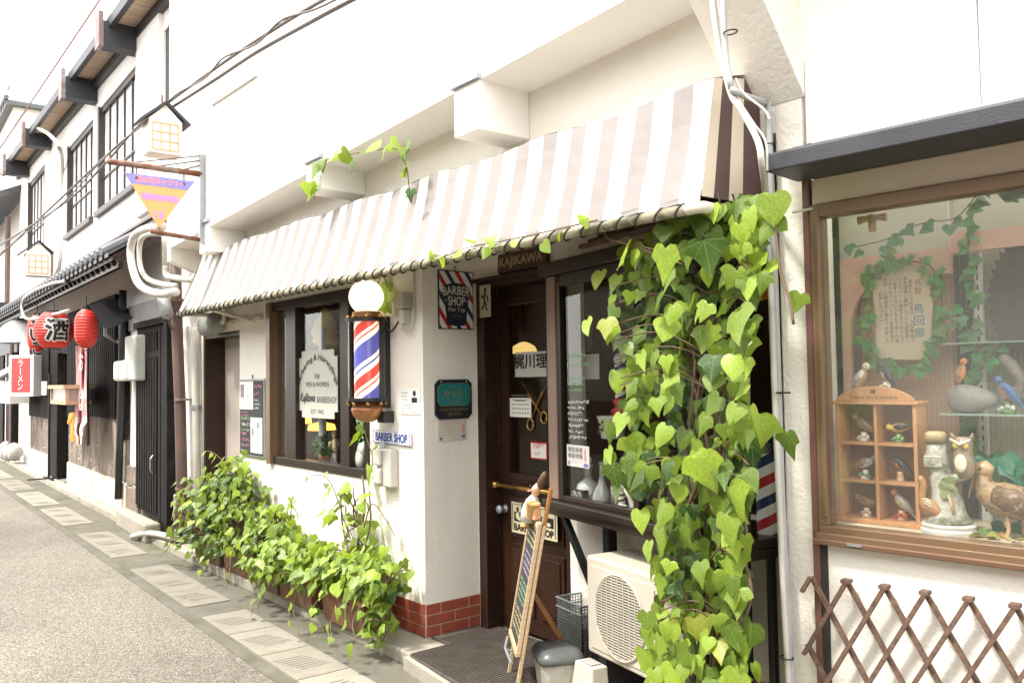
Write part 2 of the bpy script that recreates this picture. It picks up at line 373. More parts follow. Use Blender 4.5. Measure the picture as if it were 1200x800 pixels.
# ------------------------------------------------------------------ leaves
HALF = [(.03, -.01), (.20, -.12), (.42, -.10), (.55, .04), (.66, .27), (.44, .40), (.30, .60), (.14, .84), (0.004, 1.06)]
MIDY = [0, .05, .1, .18, .3, .46, .64, .84, 1.03]
ROUND = [(.03, -.02), (.22, -.12), (.42, -.06), (.54, .10), (.55, .26), (.47, .44), (.34, .63), (.17, .84), (0.004, 1.0)]
class Leaves:
    def __init__(s, seed=1): s.v = []; s.f = []; s.uv = []; s.c = []; s.r = random.Random(seed); s.n = 0
    def add(s, pos, tip, nrm, size, col):
        r = s.r; tip = V3(tip).normalized(); n = V3(nrm); n = (n - tip*n.dot(tip))
        if n.length < 1e-4: n = V3((0, -1, .3)) - tip*V3((0, -1, .3)).dot(tip)
        n.normalize(); x = tip.cross(n); pos = V3(pos)
        fold = r.uniform(-.12, .34); curl = r.uniform(-.12, .42); wav = r.uniform(0, .05); ph = r.uniform(0, 6); wid = r.uniform(.72, 1.12)
        H = HALF if r.random() < .75 else ROUND; b = len(s.v)
        for i, ((ox, oy), my) in enumerate(zip(H, MIDY)):
            for k in (-1, -.5, 0, .5, 1):
                lx = ox*k*wid; t = abs(k); ly = my*(1-t)+oy*t if t < 1 else oy
                lz = -fold*abs(lx) - curl*ly*ly*.6 - .35*curl*lx*lx + wav*math.sin(7*ly+ph+3*k)*t
                s.v.append(pos + x*(lx*size) + tip*(ly*size) + n*(lz*size)); s.uv.append((lx, ly)); s.c.append(col)
        for i in range(len(MIDY)-1):
            for j in range(4): s.f.append((b+i*5+j, b+i*5+j+1, b+i*5+j+6, b+i*5+j+5))
        s.n += 1
    def build(s, name, mat, parent):
        me = bpy.data.meshes.new(name); o = bpy.data.objects.new(name, me); COL.objects.link(o); o.parent = parent; org = WL[parent.name]; WL[o.name] = org
        me.from_pydata([q-org for q in s.v], [], s.f); me.materials.append(mat)
        ul = me.uv_layers.new(name='leaf'); ca = me.color_attributes.new('tint', 'FLOAT_COLOR', 'POINT')
        ca.data.foreach_set('color', [q for c in s.c for q in (c[0], c[1], c[2], 1)])
        li = [0]*len(me.loops); me.loops.foreach_get('vertex_index', li)
        ul.data.foreach_set('uv', [q for i in li for q in s.uv[i]])
        me.polygons.foreach_set('use_smooth', [True]*len(me.polygons)); me.update(); return o
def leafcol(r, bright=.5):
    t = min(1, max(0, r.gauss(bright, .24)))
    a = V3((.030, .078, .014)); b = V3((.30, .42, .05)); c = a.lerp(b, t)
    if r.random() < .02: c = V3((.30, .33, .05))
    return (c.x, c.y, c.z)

# ================================================================== materials in use
WHITE = stucco('white_stucco', (.80, .76, .68), bs=52, strength=.5)
WHITE2 = stucco('shop_stucco', (.80, .77, .70), bs=60, strength=.35)
UPPER = M('upper_paint', (.81, .79, .745), rough=.85, var=.04, vs=1.2, col2=(.70, .66, .58), c2s=1.6, c2lo=.58, c2hi=.8, streak=(1, 1, .2), bump=.12, bs=60, spec=.2)
PINKPAINT = M('tavern_paint', (.80, .765, .73), rough=.85, var=.05, vs=1.2, col2=(.66, .60, .55), c2s=1.8, c2lo=.56, c2hi=.82, streak=(1, 1, .2), bump=.1, bs=50, spec=.2)
BRICK = M('red_brick', (.30, .066, .036), rough=.55, var=.25, vs=16, bump=.15, bs=90)
GROUT = M('grout', (.50, .42, .34), rough=.9, var=.15, vs=20)
CONC = M('concrete', (.36, .33, .27), rough=.9, var=.2, vs=5, bump=.35, bs=60, col2=(.20, .18, .13), c2s=2.5, c2lo=.5, c2hi=.72)
CONCD = M('damp_concrete', (.125, .115, .09), rough=.85, var=.25, vs=4, bump=.4, bs=50, col2=(.075, .08, .03), c2s=2.2, c2lo=.5, c2hi=.7)
SLAB = M('drain_slab', (.265, .242, .195), rough=.85, var=.12, vs=8, bump=.2, bs=120, col2=(.20, .18, .14), c2s=5, c2lo=.48, c2hi=.75, rnd=.22)
SLOT = M('drain_slot', (.035, .03, .022), rough=.9)
DKW = wood('dark_stained_wood', (.010, .005, .004), (.045, .018, .010), rough=.42)
DOORW = wood('door_wood', (.012, .005, .003), (.052, .020, .011), rough=.38, coat=.2)
SIGNW = wood('carved_wood', (.035, .018, .010), (.12, .065, .035), rough=.6, scale=(4, 1, 14))
BRNW = wood('weathered_brown_wood', (.05, .03, .022), (.17, .105, .075), rough=.75)
TREL = wood('trellis_wood', (.075, .044, .034), (.20, .125, .09), rough=.75, scale=(6, 6, 6))
PALEW = wood('pale_wood', (.38, .26, .15), (.56, .43, .27), rough=.6)
ORGW = wood('orange_wood', (.25, .10, .03), (.40, .18, .06), rough=.55)
CABW = wood('cabinet_wood', (.50, .25, .11), (.66, .35, .165), rough=.45, scale=(9, 1, 1.5))
BRONZE = M('bronze_aluminium', (.032, .021, .015), rough=.35, metal=.35, var=.1, vs=6)
BRONZEL = M('light_bronze', (.20, .128, .075), rough=.38, metal=.3, var=.08, vs=4)
POSTB = M('pinkish_bronze', (.24, .165, .125), rough=.45, var=.06)
BLACK = M('black_paint', (.012, .012, .013), rough=.45, var=.2)
BLKW = wood('black_boards', (.005, .0045, .0045), (.022, .019, .018), rough=.7, scale=(1, 1, .6), spec=.12)
CHAR = M('charcoal_metal', (.040, .042, .050), rough=.5, metal=.2, var=.15, vs=5, bump=.25, bs=160)
STEEL = M('galvanised_steel', (.34, .36, .37), rough=.45, metal=.6, var=.15, vs=12)
RUST = M('rusty_steel', (.22, .16, .13), rough=.75, metal=.2, var=.25, vs=20, col2=(.17, .055, .022), c2s=9, c2lo=.42, c2hi=.6)
PIPEW = M('off_white_pvc', (.50, .48, .425), rough=.5, var=.14, vs=4, col2=(.33, .29, .23), c2s=7, c2lo=.55, c2hi=.8)
PIPEG = M('grey_pvc', (.36, .37, .37), rough=.5, var=.12, vs=5)
PIPEB = M('brown_downpipe', (.13, .075, .06), rough=.55, var=.25, vs=3, col2=(.06, .05, .05), c2s=2.0, streak=(1, 1, .4))
PIPEA = M('awning_pipe', (.34, .30, .21), rough=.6, var=.25, vs=12, col2=(.10, .095, .045), c2s=9, c2lo=.44, c2hi=.58)
RUSTW = M('rusted_white_paint', (.62, .57, .47), rough=.6, var=.12, vs=12, col2=(.27, .11, .035), c2s=6, c2lo=.58, c2hi=.66)
CANW = M('canvas_white', (.80, .765, .70), rough=.85, var=.03, vs=3, bump=.1, bs=300)
CANF = M('canvas_faded', (.258, .232, .220), rough=.85, var=.08, vs=3, bump=.1, bs=300)
CANB = M('canvas_brown', (.105, .062, .056), rough=.85, var=.1, vs=3, bump=.1, bs=300)
CANC = M('canvas_cream', (.66, .57, .45), rough=.85, var=.04, vs=3, bump=.1, bs=300)
CORD = M('dark_cord', (.03, .026, .02), rough=.8)
GLASS = glass_mat('window_glass', .03)
GLASSC = glass_mat('display_glass', .06, haze=.03)
GLASSD = glass_mat('clear_glass', .03, (.98, .98, .98))
TERRA = M('brown_planter', (.19, .085, .04), rough=.6, var=.2, vs=6, col2=(.10, .07, .04), c2s=5)
SOIL = M('soil', (.035, .024, .016), rough=.95, bump=.6, bs=60)
STEM = M('ivy_stem', (.14, .095, .055), rough=.75, var=.25, vs=20)
STEMR = M('young_stem', (.26, .13, .075), rough=.6, var=.2, vs=20)
LEAF = leaf_mat('ivy_leaf')
LEAFP = leaf_mat('silk_leaf', vein=(.16, .30, .18), transl=.15)
PWHITE = M('white_paper', (.76, .75, .70), rough=.7, var=.03)
CREAM = M('cream_enamel', (.70, .62, .42), rough=.4, var=.05)
INK = M('black_ink', (.015, .015, .016), rough=.6)
INKG = M('grey_ink', (.20, .20, .20), rough=.6)
BLUE = M('navy_paint', (.018, .035, .105), rough=.4)
BLUEL = M('letter_blue', (.035, .085, .32), rough=.4)
RED = M('sign_red', (.45, .028, .03), rough=.4, var=.06)
REDL = M('lantern_red', (.60, .035, .022), rough=.45, var=.08, vs=3)
PINK = M('chalk_pink', (.75, .28, .36), rough=.7)
GREENI = M('chalk_green', (.30, .62, .32), rough=.7)
YEL = M('chalk_yellow', (.75, .68, .30), rough=.7)
LILAC = M('chalk_lilac', (.62, .48, .78), rough=.7)
SIGNWH = M('white_enamel', (.78, .78, .74), rough=.35, var=.06, vs=7, col2=(.50, .42, .32), c2s=10, c2lo=.66, c2hi=.74)
TEAL = M('teal_enamel', (.012, .165, .155), rough=.3, var=.08, coat=.4)
GOLD = M('brass', (.55, .34, .10), rough=.28, metal=.9, var=.1)
GOLDI = M('gold_ink', (.20, .15, .05), rough=.45)
COPPER = M('copper_cap', (.38, .17, .075), rough=.4, metal=.55, var=.1)
ACW = M('ac_paint', (.50, .46, .385), rough=.45, var=.05, vs=4, col2=(.50, .44, .34), c2s=6, c2lo=.6, c2hi=.85)
GREYLID = M('grey_plastic', (.10, .105, .105), rough=.35, var=.15, vs=6)
BINW = M('stained_plastic', (.48, .46, .40), rough=.5, var=.1, vs=6, col2=(.17, .15, .13), c2s=7, c2lo=.5, c2hi=.68)
MATB = M('rubber_mat', (.085, .07, .058), rough=.75, var=.3, vs=9, bump=.7, bs=45, dist=.008)
WIRE = M('cable', (.13, .11, .10), rough=.6)
ROOM = M('room_wall', (.16, .12, .09), rough=.8, var=.15)
ROOMF = M('room_floor', (.05, .035, .025), rough=.5)
PINKW = M('salmon_board', (.70, .45, .36), rough=.7, var=.05, vs=3)
PEACH = M('peach_board', (.70, .46, .33), rough=.7, var=.05, vs=3)
SAGE = M('sage_board', (.55, .55, .45), rough=.75, var=.06)
PORC = M('white_porcelain', (.75, .73, .68), rough=.2, var=.03, coat=.5)
ROCK = M('grey_rock', (.36, .34, .32), rough=.85, var=.25, vs=14, bump=.7, bs=25, dist=.01)
LAMPG = M('lamp_globe', (.50, .46, .30), rough=.3, var=.0, emit=(1., .88, .55), es=.55)
LAMPO = M('lamp_amber', (.8, .45, .12), rough=.4, emit=(1., .40, .05), es=1.6)
LAMPS = M('lamp_dome', (.8, .65, .35), rough=.4, emit=(1., .66, .22), es=.3)
TILEK = M('roof_tile', (.085, .088, .095), rough=.5, var=.2, vs=9)
FLAG = stonewall('flagstone_wall')
CONCW = M('pale_footing', (.60, .56, .47), rough=.9, var=.12, vs=4, col2=(.33, .33, .20), c2s=2.6, c2lo=.55, c2hi=.78, bump=.3, bs=60)
FLAT = M('flat_grey', (.22, .215, .22), rough=.6)

# ================================================================== ground and street
def gut(x): return 1.942 - .0239*(x+4.409)
RD = (-.08)
mb = MB(); mb.box(-160, 60, -120, 120, -1.08, RD); structure(mb.build('road', road_mat()))
G = Frame((-4.409, 1.942, RD), (1, -.0239, 0))
mb = MB(); mb.box(-60, 14, -.075, .0, .0, .004, G); structure(mb.build('gutter_edge', CONCD))
mb = MB(); mb.box(-60, 14, .0, .62, .0, .006, G); structure(mb.build('gutter_strip', CONCD))
ORD = ['nearest to the right edge of the photo', 'second from the nearest', 'third from the nearest', 'fourth, beside the left planter', 'fifth, beside the drainpipes', 'sixth, beside the black slatted door', 'seventh, in front of the stone wall', 'eighth, below the banner', 'ninth, beyond the banner', 'tenth, near the far end', 'last before the left photo edge']
xs = [(-3.72, -3.2), (-4.235, -3.725), (-4.75, -4.24), (-5.275, -4.755), (-5.80, -5.28), (-7.70, -6.12), (-9.88, -8.32), (-12.25, -10.60), (-14.3, -12.6), (-16.4, -14.7), (-18.6, -16.8)]
for i, (a, b) in enumerate(xs):
    mb = MB(); u0, u1 = a+4.409, b+4.409; r = random.Random(50+i)
    mb.box(u0+.002, u1-.002, .012, .318, .006, .0125, G); mb.mat(1)
    L_ = u1-u0; k = 1 if L_ < .7 else 3
    for j in range(k):
        c = u0 + L_*(j+.5)/k
        for q in range(-3, 4):
            if r.random() < .12: continue
            uu = c + q*.036
            mb.poly(G.p(uu-.0035, .065+.012*q, .0132), G.p(uu+.0035, .065+.012*q, .0132), G.p(uu+.0035+r.uniform(-.003, .003), .245+.012*q, .0132), G.p(uu-.0035, .245+.012*q, .0132))
    tag(mb.build('drain_cover', [SLAB, SLOT]), 'slotted concrete drain cover, ' + ORD[i], 'drain cover', 'slotted drain covers along the gutter')
mb = MB(); mb.box(-8.2, -4.02, 2.515, 2.739, RD, 0); structure(mb.build('shop_kerb', CONC, bevel=.012))
P1 = [( -4.02, 2.47), (-3.45, 2.40), (-1.3, 2.28), (-1.3, 3.3), (-4.2, 3.3), (-4.2, 2.745), (-4.015, 2.745)]
mb = MB(); mb.add([(x, y, RD) for x, y in P1] + [(x, y, -.006) for x, y in P1], [(7, 8, 9, 10, 11, 12, 13)] + [(i, (i+1) % 7, (i+1) % 7+7, i+7) for i in range(7)]); structure(mb.build('porch_floor', CONC))
mb = MB(); mb.box(-9.2+8.7, .55, -.2, -.003, -.08, .0, Frame((-8.7, 2.73, 0), (1, -.031, 0))); structure(mb.build('kerb_stub', CONC, bevel=.01))
mb = MB(); mb.box(-22, -.5, -.17, -.003, -.08, .0, Frame((-8.7, 2.73, 0), (1, -.031, 0))); structure(mb.build('pavement', CONC, bevel=.01))
# door mat
mb = MB(); mp = [(-4.0, 2.50), (-3.46, 2.43), (-2.9, 2.36), (-2.9, 3.19), (-4.18, 3.185), (-4.18, 2.76), (-4.0, 2.76)]
mb.add([(x, y, -.006) for x, y in mp] + [(x, y, .008) for x, y in mp], [(7, 8, 9, 10, 11, 12, 13)] + [(i, (i+1) % 7, (i+1) % 7+7, i+7) for i in range(7)])
mb.mat(1)
for i in range(60):
    x = -4.12+i*.021
    mb.box(x, x+.009, 2.775 if x < -4.0 else 2.50+(-4.0-x)*.10, 3.175, .0085, .0125)
tag(mb.build('door_mat', [MATB, MATB]), 'dark ribbed rubber mat on the porch floor in front of the door', 'door mat')

# ================================================================== barber shop building
SHOP = thing('barber_shop', (-5, 2.74, 0), 'white stuccoed barber shop with overhanging upper storey and red brick base', 'building')
mb = MB()
wall_grid(mb, A, -8.15, -1.79, -.08, 3.05, [(-7.95, -7.05, -.08, 1.95), (-6.42, -4.84, .865, 2.125), (-4.205, -1.79, -.08, 2.4)], 2.739, 2.90)
mb.box(-4.42, -4.205, 2.9, 3.13, -.05, 2.5)
mb.build('front_wall', WHITE, SHOP)
mb = MB(); wall_grid(mb, A, -4.205, -1.80, -.05, 2.5, [(-4.144, -3.38, -.05, 2.107), (-3.372, -1.95, .87, 2.05)], 3.13, 3.26)
mb.build('porch_wall', WHITE, SHOP)
mb = MB(); mb.box(-4.40, -1.8, 2.901, 3.26, 2.5, 2.58); mb.build('porch_ceiling', UPPER, SHOP)
# brick base: courses laid proud of the wall
def bricks(mb, fr, u0, u1, w0, n, ch=.0633, bl=.205, g=.007, off=0):
    mb.c = 1; mb.box(u0, u1, -.004, .01, w0, w0+n*ch, fr); mb.c = 0
    for j in range(n):
        u = u0 - (bl*.5 if (j+off) % 2 else 0)
        while u < u1:
            a, b = max(u+g/2, u0+.001), min(u+bl-g/2, u1-.001)
            if b-a > .01: mb.box(a, b, -.0075, .0, w0+j*ch+g/2, w0+(j+1)*ch-g/2, fr)
            u += bl
mb = MB(); bricks(mb, Frame((-4.2055, 2.739, 0), (1, 0, 0)), -2.8, 0, 0, 3); bricks(mb, Frame((-4.205, 2.739, 0), (0, 1, 0)), 0, .392, 0, 3, off=1)
bricks(mb, Frame((-3.375, 3.13, 0), (1, 0, 0)), 0, 1.4, 0, 3)
mb.build('brick_base', [BRICK, GROUT], SHOP)
# upper storey
mb = MB()
X0, X1, YF = -7.95, -1.664, 2.43
def zl(x): return 2.815 + (x+6.2)*.043
n = 8
for i in range(n):
    a, b = X0+(X1-X0)*i/n, X0+(X1-X0)*(i+1)/n
    mb.poly((a, YF, zl(a)), (b, YF, zl(b)), (b, YF, 6.3), (a, YF, 6.3))
    mb.poly((a, YF, zl(a)), (a, 2.9, zl(a)-.01), (b, 2.9, zl(b)-.01), (b, YF, zl(b)))
mb.poly((X0, YF, zl(X0)), (X0, YF, 6.3), (X0, 4.5, 6.3), (X0, 4.5, zl(X0))); mb.poly((X1, YF, zl(X1)), (X1, 4.5, zl(X1)), (X1, 4.5, 6.3), (X1, YF, 6.3))
mb.poly((X0, YF, 6.3), (X1, YF, 6.3), (X1, 4.5, 6.3), (X0, 4.5, 6.3))
mb.build('upper_wall', UPPER, SHOP)
for a, b, z0, z1 in ((-7.12, -6.90, 2.58, 2.835), (-5.09, -4.87, 2.72, 2.93), (-3.41, -3.20, 2.70, 2.955)):
    mb = MB(); mb.box(a, b, 2.422, 2.738, z0, z1); bl = mb.build('beam_end', UPPER, SHOP, bevel=.006)
    mb = MB(); mb.box(a-.012, b+.012, 2.40, 2.428, z1-.012, z1+.014); mb.build('metal_cap', STEEL, bl)
for a, b in ((-8.0, -7.9), (-1.935, -1.662)):
    mb = MB(); pr = [(2.425, zl(a)-.12), (2.425, zl(a)+.3), (2.738, zl(a)+.3), (2.738, 2.50)]
    mb.add([(a, y, z) for y, z in pr]+[(b, y, z) for y, z in pr], [(0, 1, 2, 3), (7, 6, 5, 4)] + [(i, i+4, (i+1) % 4+4, (i+1) % 4) for i in range(4)])
    mb.build('corbel', WHITE, SHOP, bevel=.005)
mb = MB(); q0, q1 = at_y(249, 123, YF), at_y(302, 88, YF); mb.bar(q0+V3((0, -.012, 0)), q1+V3((0, -.012, 0)), .02, .02); mb.build('drip_ledge', UPPER, SHOP)
# right hand pillar
mb = MB(); mb.box(-1.79, -1.681, 2.739, 2.795, -.08, 2.52); mb.box(-1.83, -1.80, 2.796, 3.26, -.08, 2.52); mb.build('end_pillar', WHITE, SHOP, bevel=.004)
# alcove with grey door
mb = MB()
mb.box(-7.95, -7.905, 2.745, 2.93, -.05, 1.95); mb.box(-7.905, -7.05, 2.745, 2.93, 1.91, 1.95)
fr_ = mb.build('alcove_frame', DKW, SHOP)
mb = MB(); mb.box(-7.95, -7.05, 2.931, 2.97, -.05, 1.95); ad = mb.build('side_door', M('grey_beige_door', (.44, .385, .34), rough=.6, var=.05), SHOP)
mb = MB(); mb.box(-8.6, -1.7, 5.6, 5.65, 0, 2.7); mb.box(-8.6, -1.7, 2.985, 5.6, 2.66, 2.7); mb.box(-8.65, -8.6, 2.985, 5.6, 0, 2.7); mb.box(-8.6, -7.0, 2.975, 2.984, 0, 2.66); mb.box(-7.0, -1.7, 2.905, 2.984, 2.66, 2.7); mb.box(-1.69, -1.66, 3.27, 5.6, 0, 2.66)
mb.build('room_wall', ROOM, SHOP)
mb = MB(); mb.box(-8.6, -1.7, 3.27, 5.6, -.02, .0); mb.build('room_floor', ROOMF, SHOP)
# front window
WF = A.moved(0, 2.739, 0)
mb = MB()
for a, b, z0, z1 in ((-6.345, -4.90, 2.055, 2.125), (-6.345, -4.90, .865, .925), (-4.90, -4.84, .865, 2.125), (-6.10, -5.93, .925, 2.055), (-5.225, -5.10, .925, 2.055)):
    mb.box(a, b, -.01, .07, z0, z1, WF)
win = mb.build('front_window', BRONZE, SHOP, bevel=.004)
mb = MB(); mb.box(-6.42, -6.346, -.035, .07, .862, 2.128, WF); mb.build('jamb', BRONZEL, win, bevel=.004)
mb = MB()
for a, b in ((-6.345, -6.10), (-5.93, -5.225), (-5.10, -4.90)): mb.box(a, b, .03, .035, .925, 2.055, WF)
mb.build('pane', GLASS, win)
# frosted name board on the glass
sg = A.moved(0, 2.739+.028, 0)
(u0, w1), (u1, w0) = sg.at(351, 412), sg.at(396.5, 491)
NB = thing('name_board', sg.p((u0+u1)/2, 0, w0), 'frosted grey board lettered BARBERSHOP on the inside of the window glass', 'sign')
cc = .05
mb = MB(); mb.prism([(u0+cc, w0), (u1-cc, w0), (u1-cc, w0+cc), (u1, w0+cc), (u1, w1-cc), (u1-cc, w1-cc), (u1-cc, w1), (u0+cc, w1), (u0+cc, w1-cc), (u0, w1-cc), (u0, w0+cc), (u0+cc, w0+cc)], 0, -.006, sg)
mb.build('board', M('frosted_board', (.50, .52, .45), rough=.5, var=.04), NB)
mb = MB(); um = (u0+u1)/2; H = w1-w0
mb.text('Barbering & Hairstylings', sg, um, w1-.17*H, .055, -.008, width=.70, arc=.31, bold=.0015)
mb.text('FOR', sg, um, w1-.42*H, .034, -.008, width=.08); mb.text('MEN & WOMEN', sg, um, w1-.54*H, .036, -.008, width=.36)
mb.text('Kajikawa', sg, um-.165, w1-.80*H, .08, -.008, width=.24, shear=.25, bold=.002); mb.text('BARBERSHOP', sg, um+.145, w1-.775*H, .046, -.008, width=.30)
mb.text('EST 1942', sg, um, w1-.94*H, .032, -.008, width=.20)
mb.build('lettering', M('board_ink', (.06, .07, .06), rough=.6), NB)
mb = MB(); mb.scribble(WF, -5.08, -4.92, 1.05, 1.32, .028, rows=2, seed=4)
tag(mb.build('chalk_writing', GREENI), 'green chalk writing on the narrow right pane of the front window', 'writing')
p = at_y(420, 537, 2.80); mb = MB(); mb.ball(p, (.07, .03, .07), 10, 6); mb.ball(p+V3((.03, .01, .06)), (.05, .03, .05), 10, 6)
tag(mb.build('paper_flower', PWHITE, smooth=True), 'white crumpled paper bow behind the narrow right window pane', 'decoration')

# porch door -----------------------------------------------------------
mb = MB(); mb.box(-4.144, -4.07, 3.09, 3.20, -.0, 2.05); mb.box(-4.144, -3.25, 3.09, 3.20, 2.05, 2.107); mb.box(-4.16, -3.24, 3.075, 3.11, 2.085, 2.112); mb.box(-3.42, -3.381, 3.14, 3.2, 0, 2.05)
mb.build('door_frame', DKW, SHOP, bevel=.004)
DF = A.moved(0, 3.205, 0)
gl = (-3.985, -3.49, .937, 1.945)
mb = MB(); wall_grid(mb, DF, -4.066, -3.385, .02, 2.045, [gl], 0, .04)
mb.box(-3.985, -3.49, -.008, 0, .90, .925, DF)
for a, b, c, d in ((-3.97, -3.76, .12, .50), (-3.70, -3.50, .12, .50), (-3.97, -3.50, .56, .80)):
    mb.box(a, b, -.012, 0, c, d, DF); mb.box(a+.03, b-.03, -.02, -.0121, c+.03, d-.03, DF)
DOOR = mb.build('door', DOORW, SHOP, bevel=.005)
mb = MB(); mb.box(gl[0], gl[1], .018, .022, gl[2], gl[3], DF); mb.build('pane', GLASS, DOOR)
mb = MB(); mb.tube([DF.p(-4.05, -.055, .862), DF.p(-3.45, -.055, .862)], .014, 12); mb.ball(DF.p(-4.055, -.055, .862), .024); mb.tube([DF.p(-3.98, -.055, .862), DF.p(-3.98, 0, .862)], .009); mb.tube([DF.p(-3.5, -.055, .862), DF.p(-3.5, 0, .862)], .009)
mb.build('handle', GOLD, DOOR, smooth=True)
mb = MB(); mb.lathe(DF.p(-4.03, 0, .715), [(.026, 0), (.026, .006), (.013, .008), (.012, .03), (.024, .036), (.026, .05), (.018, .06), (.002, .062)], 16, (0, -1, 0)); mb.build('knob', STEEL, DOOR, smooth=True)
mb = MB(); mb.box(-3.72, -3.48, -.035, 0, 1.985, 2.03, DF); mb.tube([DF.p(-3.6, -.03, 2.03), DF.p(-3.45, -.1, 2.06), DF.p(-3.72, -.09, 2.06)], .007); mb.build('door_closer', BRONZE, DOOR)
# poster on frame
pf = A.moved(0, 3.087, 0); mb = MB(); (a, d), (b, c) = pf.at(562.5, 335), pf.at(575.5, 371)
PO = thing('figure_card', pf.p((a+b)/2, 0, c), 'narrow cream card with a black ink dancing figure on the door frame', 'card')
mb.box(a, b, -.004, 0, c, d, pf); mb.build('card', M('aged_card', (.42, .36, .27), rough=.7), PO)
mb = MB(); k = lambda s, t: pf.p(a+(b-a)*s, -.006, c+(d-c)*t)
for pts in ([(.55, .82), (.5, .72), (.42, .6), (.5, .5), (.45, .4), (.3, .3), (.2, .25)], [(.5, .5), (.65, .4), (.6, .28), (.75, .22)], [(.5, .68), (.7, .66), (.78, .56), (.8, .48)], [(.46, .66), (.3, .6), (.22, .68)]):
    mb.tube([k(*q) for q in pts], .0045, 5)
mb.ball(k(.55, .85), (.011, .002, .014)); mb.build('drawing', INK, PO)
# KAJIKAWA plank
kf = A.moved(0, 3.13, 0); mb = MB(); (a, d), (b, c) = kf.at(588, 299), kf.at(645.5, 313)
KJ = thing('name_plank', kf.p((a+b)/2, 0, c), 'carved dark wooden KAJIKAWA name plank above the door', 'sign')
mb.box(a, b, -.035, -.001, c+.004, d, kf); mb.build('plank', SIGNW, KJ, bevel=.008)
mb = MB(); mb.text('KAJIKAWA', kf, (a+b)/2, c+.026, .066, -.0385, width=(b-a)*.88, bold=.0028); mb.build('carved_letters', M('carved_pale', (.34, .235, .155), rough=.7), KJ)
# door sign
s0 = DF.moved(0, -.028, 0); BS = thing('door_sign', s0.p(-3.73, 0, .585), 'cream enamel BARBER SHOP sign with barber scenes hung on the door', 'sign')
sr = s0.turned(-3, s0.p(-3.73, 0, .68))
mb = MB(); mb.box(-.215, .215, -.006, 0, -.09, .09, sr); mb.build('plate', CREAM, BS, bevel=.006)
mb = MB(); mb.text('BARBER SHOP', sr, 0, -.072, .038, -.008, width=.37, bold=.0022)
for x in (-.125, .125): mb.box(x-.06, x+.06, -.0075, -.0065, -.02, .035, sr)
for x in (-.2, .2): mb.box(x-.003, x+.003, -.0075, -.0065, -.075, .08, sr)
mb.box(-.2, .2, -.0075, -.0065, .077, .08, sr); mb.ball(sr.p(-.15, -.007, .05), (.012, .002, .015)); mb.ball(sr.p(-.08, -.007, .055), (.010, .002, .013)); mb.ball(sr.p(.12, -.007, .052), (.013, .002, .016))
mb.build('print', INK, BS)
mb = MB()
for x in (-.15, .10): mb.ball(sr.p(x, -.008, .012), (.018, .002, .022)); mb.ball(sr.p(x+.035, -.008, -.004), (.03, .002, .012))
mb.build('figures', CREAM, BS)
# things on / behind the door glass
gf = A.moved(0, 3.205+.013, 0)
def plate(name, label, cat, x0, y0, x1, y1, fr, mat, th=.004, v=0, bevel=0):
    (a, d), (b, c) = fr.at(x0, y0), fr.at(x1, y1); T = thing(name, fr.p((a+b)/2, v, c), label, cat)
    mb = MB(); mb.box(a, b, v-th, v, c, d, fr); mb.build('sheet', mat, T, bevel=bevel); return T, a, b, c, d
T, a, b, c, d = plate('name_plate', 'milky plate with dark Japanese shop name behind the door glass', 'sign', 604, 413, 641, 441, gf, M('milky_plate', (.52, .52, .47), rough=.5))
mb = MB(); mb.text('梶川理容', gf, (a+b)/2+.05, c+.05, .085, -.006, width=.40, bold=.002); mb.build('lettering', INK, T)
T, a, b, c, d = plate('calendar', 'white month calendar sheet stuck on the door glass', 'calendar', 598, 466, 623, 489, gf, PWHITE)
mb = MB()
for i in range(7):
    for j in range(5): mb.box(a+.02+i*(b-a-.03)/7, a+.033+i*(b-a-.03)/7, -.0055, -.0045, c+.02+j*.026, c+.028+j*.026, gf)
mb.box(a+.05, b-.05, -.0055, -.0045, d-.02, d-.012, gf); mb.build('print', INKG, T)
T, a, b, c, d = plate('open_card', 'small cream card reading Open with a red edge on the door glass', 'card', 622, 517, 642, 539, gf, RED, bevel=0)
mb = MB(); mb.box(a+.008, b-.008, -.0052, -.0041, c+.008, d-.008, gf); mb.build('card', PWHITE, T)
mb = MB(); mb.text('Open', gf, (a+b)/2, c+.065, .05, -.0062, width=(b-a)*.62); mb.scribble(gf, a+.03, b-.03, d-.045, d-.015, -.0062, 1, seed=3); mb.scribble(gf, a+.03, b-.03, c+.015, c+.05, -.0062, 1, seed=5); mb.build('lettering', RED, T)
# big golden scissors on glass
mb = MB()
for p, q, rr in (((612, 447), (636, 487), .006), ((640, 452), (624, 490), .006)):
    a, c = gf.at(*p); b, d = gf.at(*q); mb.loft([gf.p(a, -.004, c), gf.p((a+b)/2, -.004, (c+d)/2), gf.p(b, -.004, d)], [(.003, .002), (.012, .003), (.007, .003)], 8)
for q in ((622, 497), (638, 489)):
    a, c = gf.at(*q); mb.tube([gf.p(a+.028*math.cos(t*.524), -.004, c+.034*math.sin(t*.524)) for t in range(13)], .005, 6)
tag(mb.build('scissors', GOLD, smooth=True), 'large golden decorative scissors behind the door glass', 'scissors')
mb = MB(); mb.scribble(gf, gf.at(613, 0)[0], gf.at(638, 0)[0], gf.at(0, 530)[1]-.1, gf.at(620, 543)[1], -.003, 1, seed=8); a, c = gf.at(628, 541)
tag(mb.build('etched_writing', INKG), 'faint grey writing near the bottom of the door glass', 'writing')
p = at_y(614, 408, 3.75); T = thing('dome_lamp', p, 'lit amber dome lamp glowing inside behind the door glass', 'lamp')
mb = MB(); mb.lathe(p, [(.095, -.035), (.09, -.015), (.075, .015), (.04, .035), (.01, .045)], 20); mb.build('lamp_shade', LAMPS, T, smooth=True)
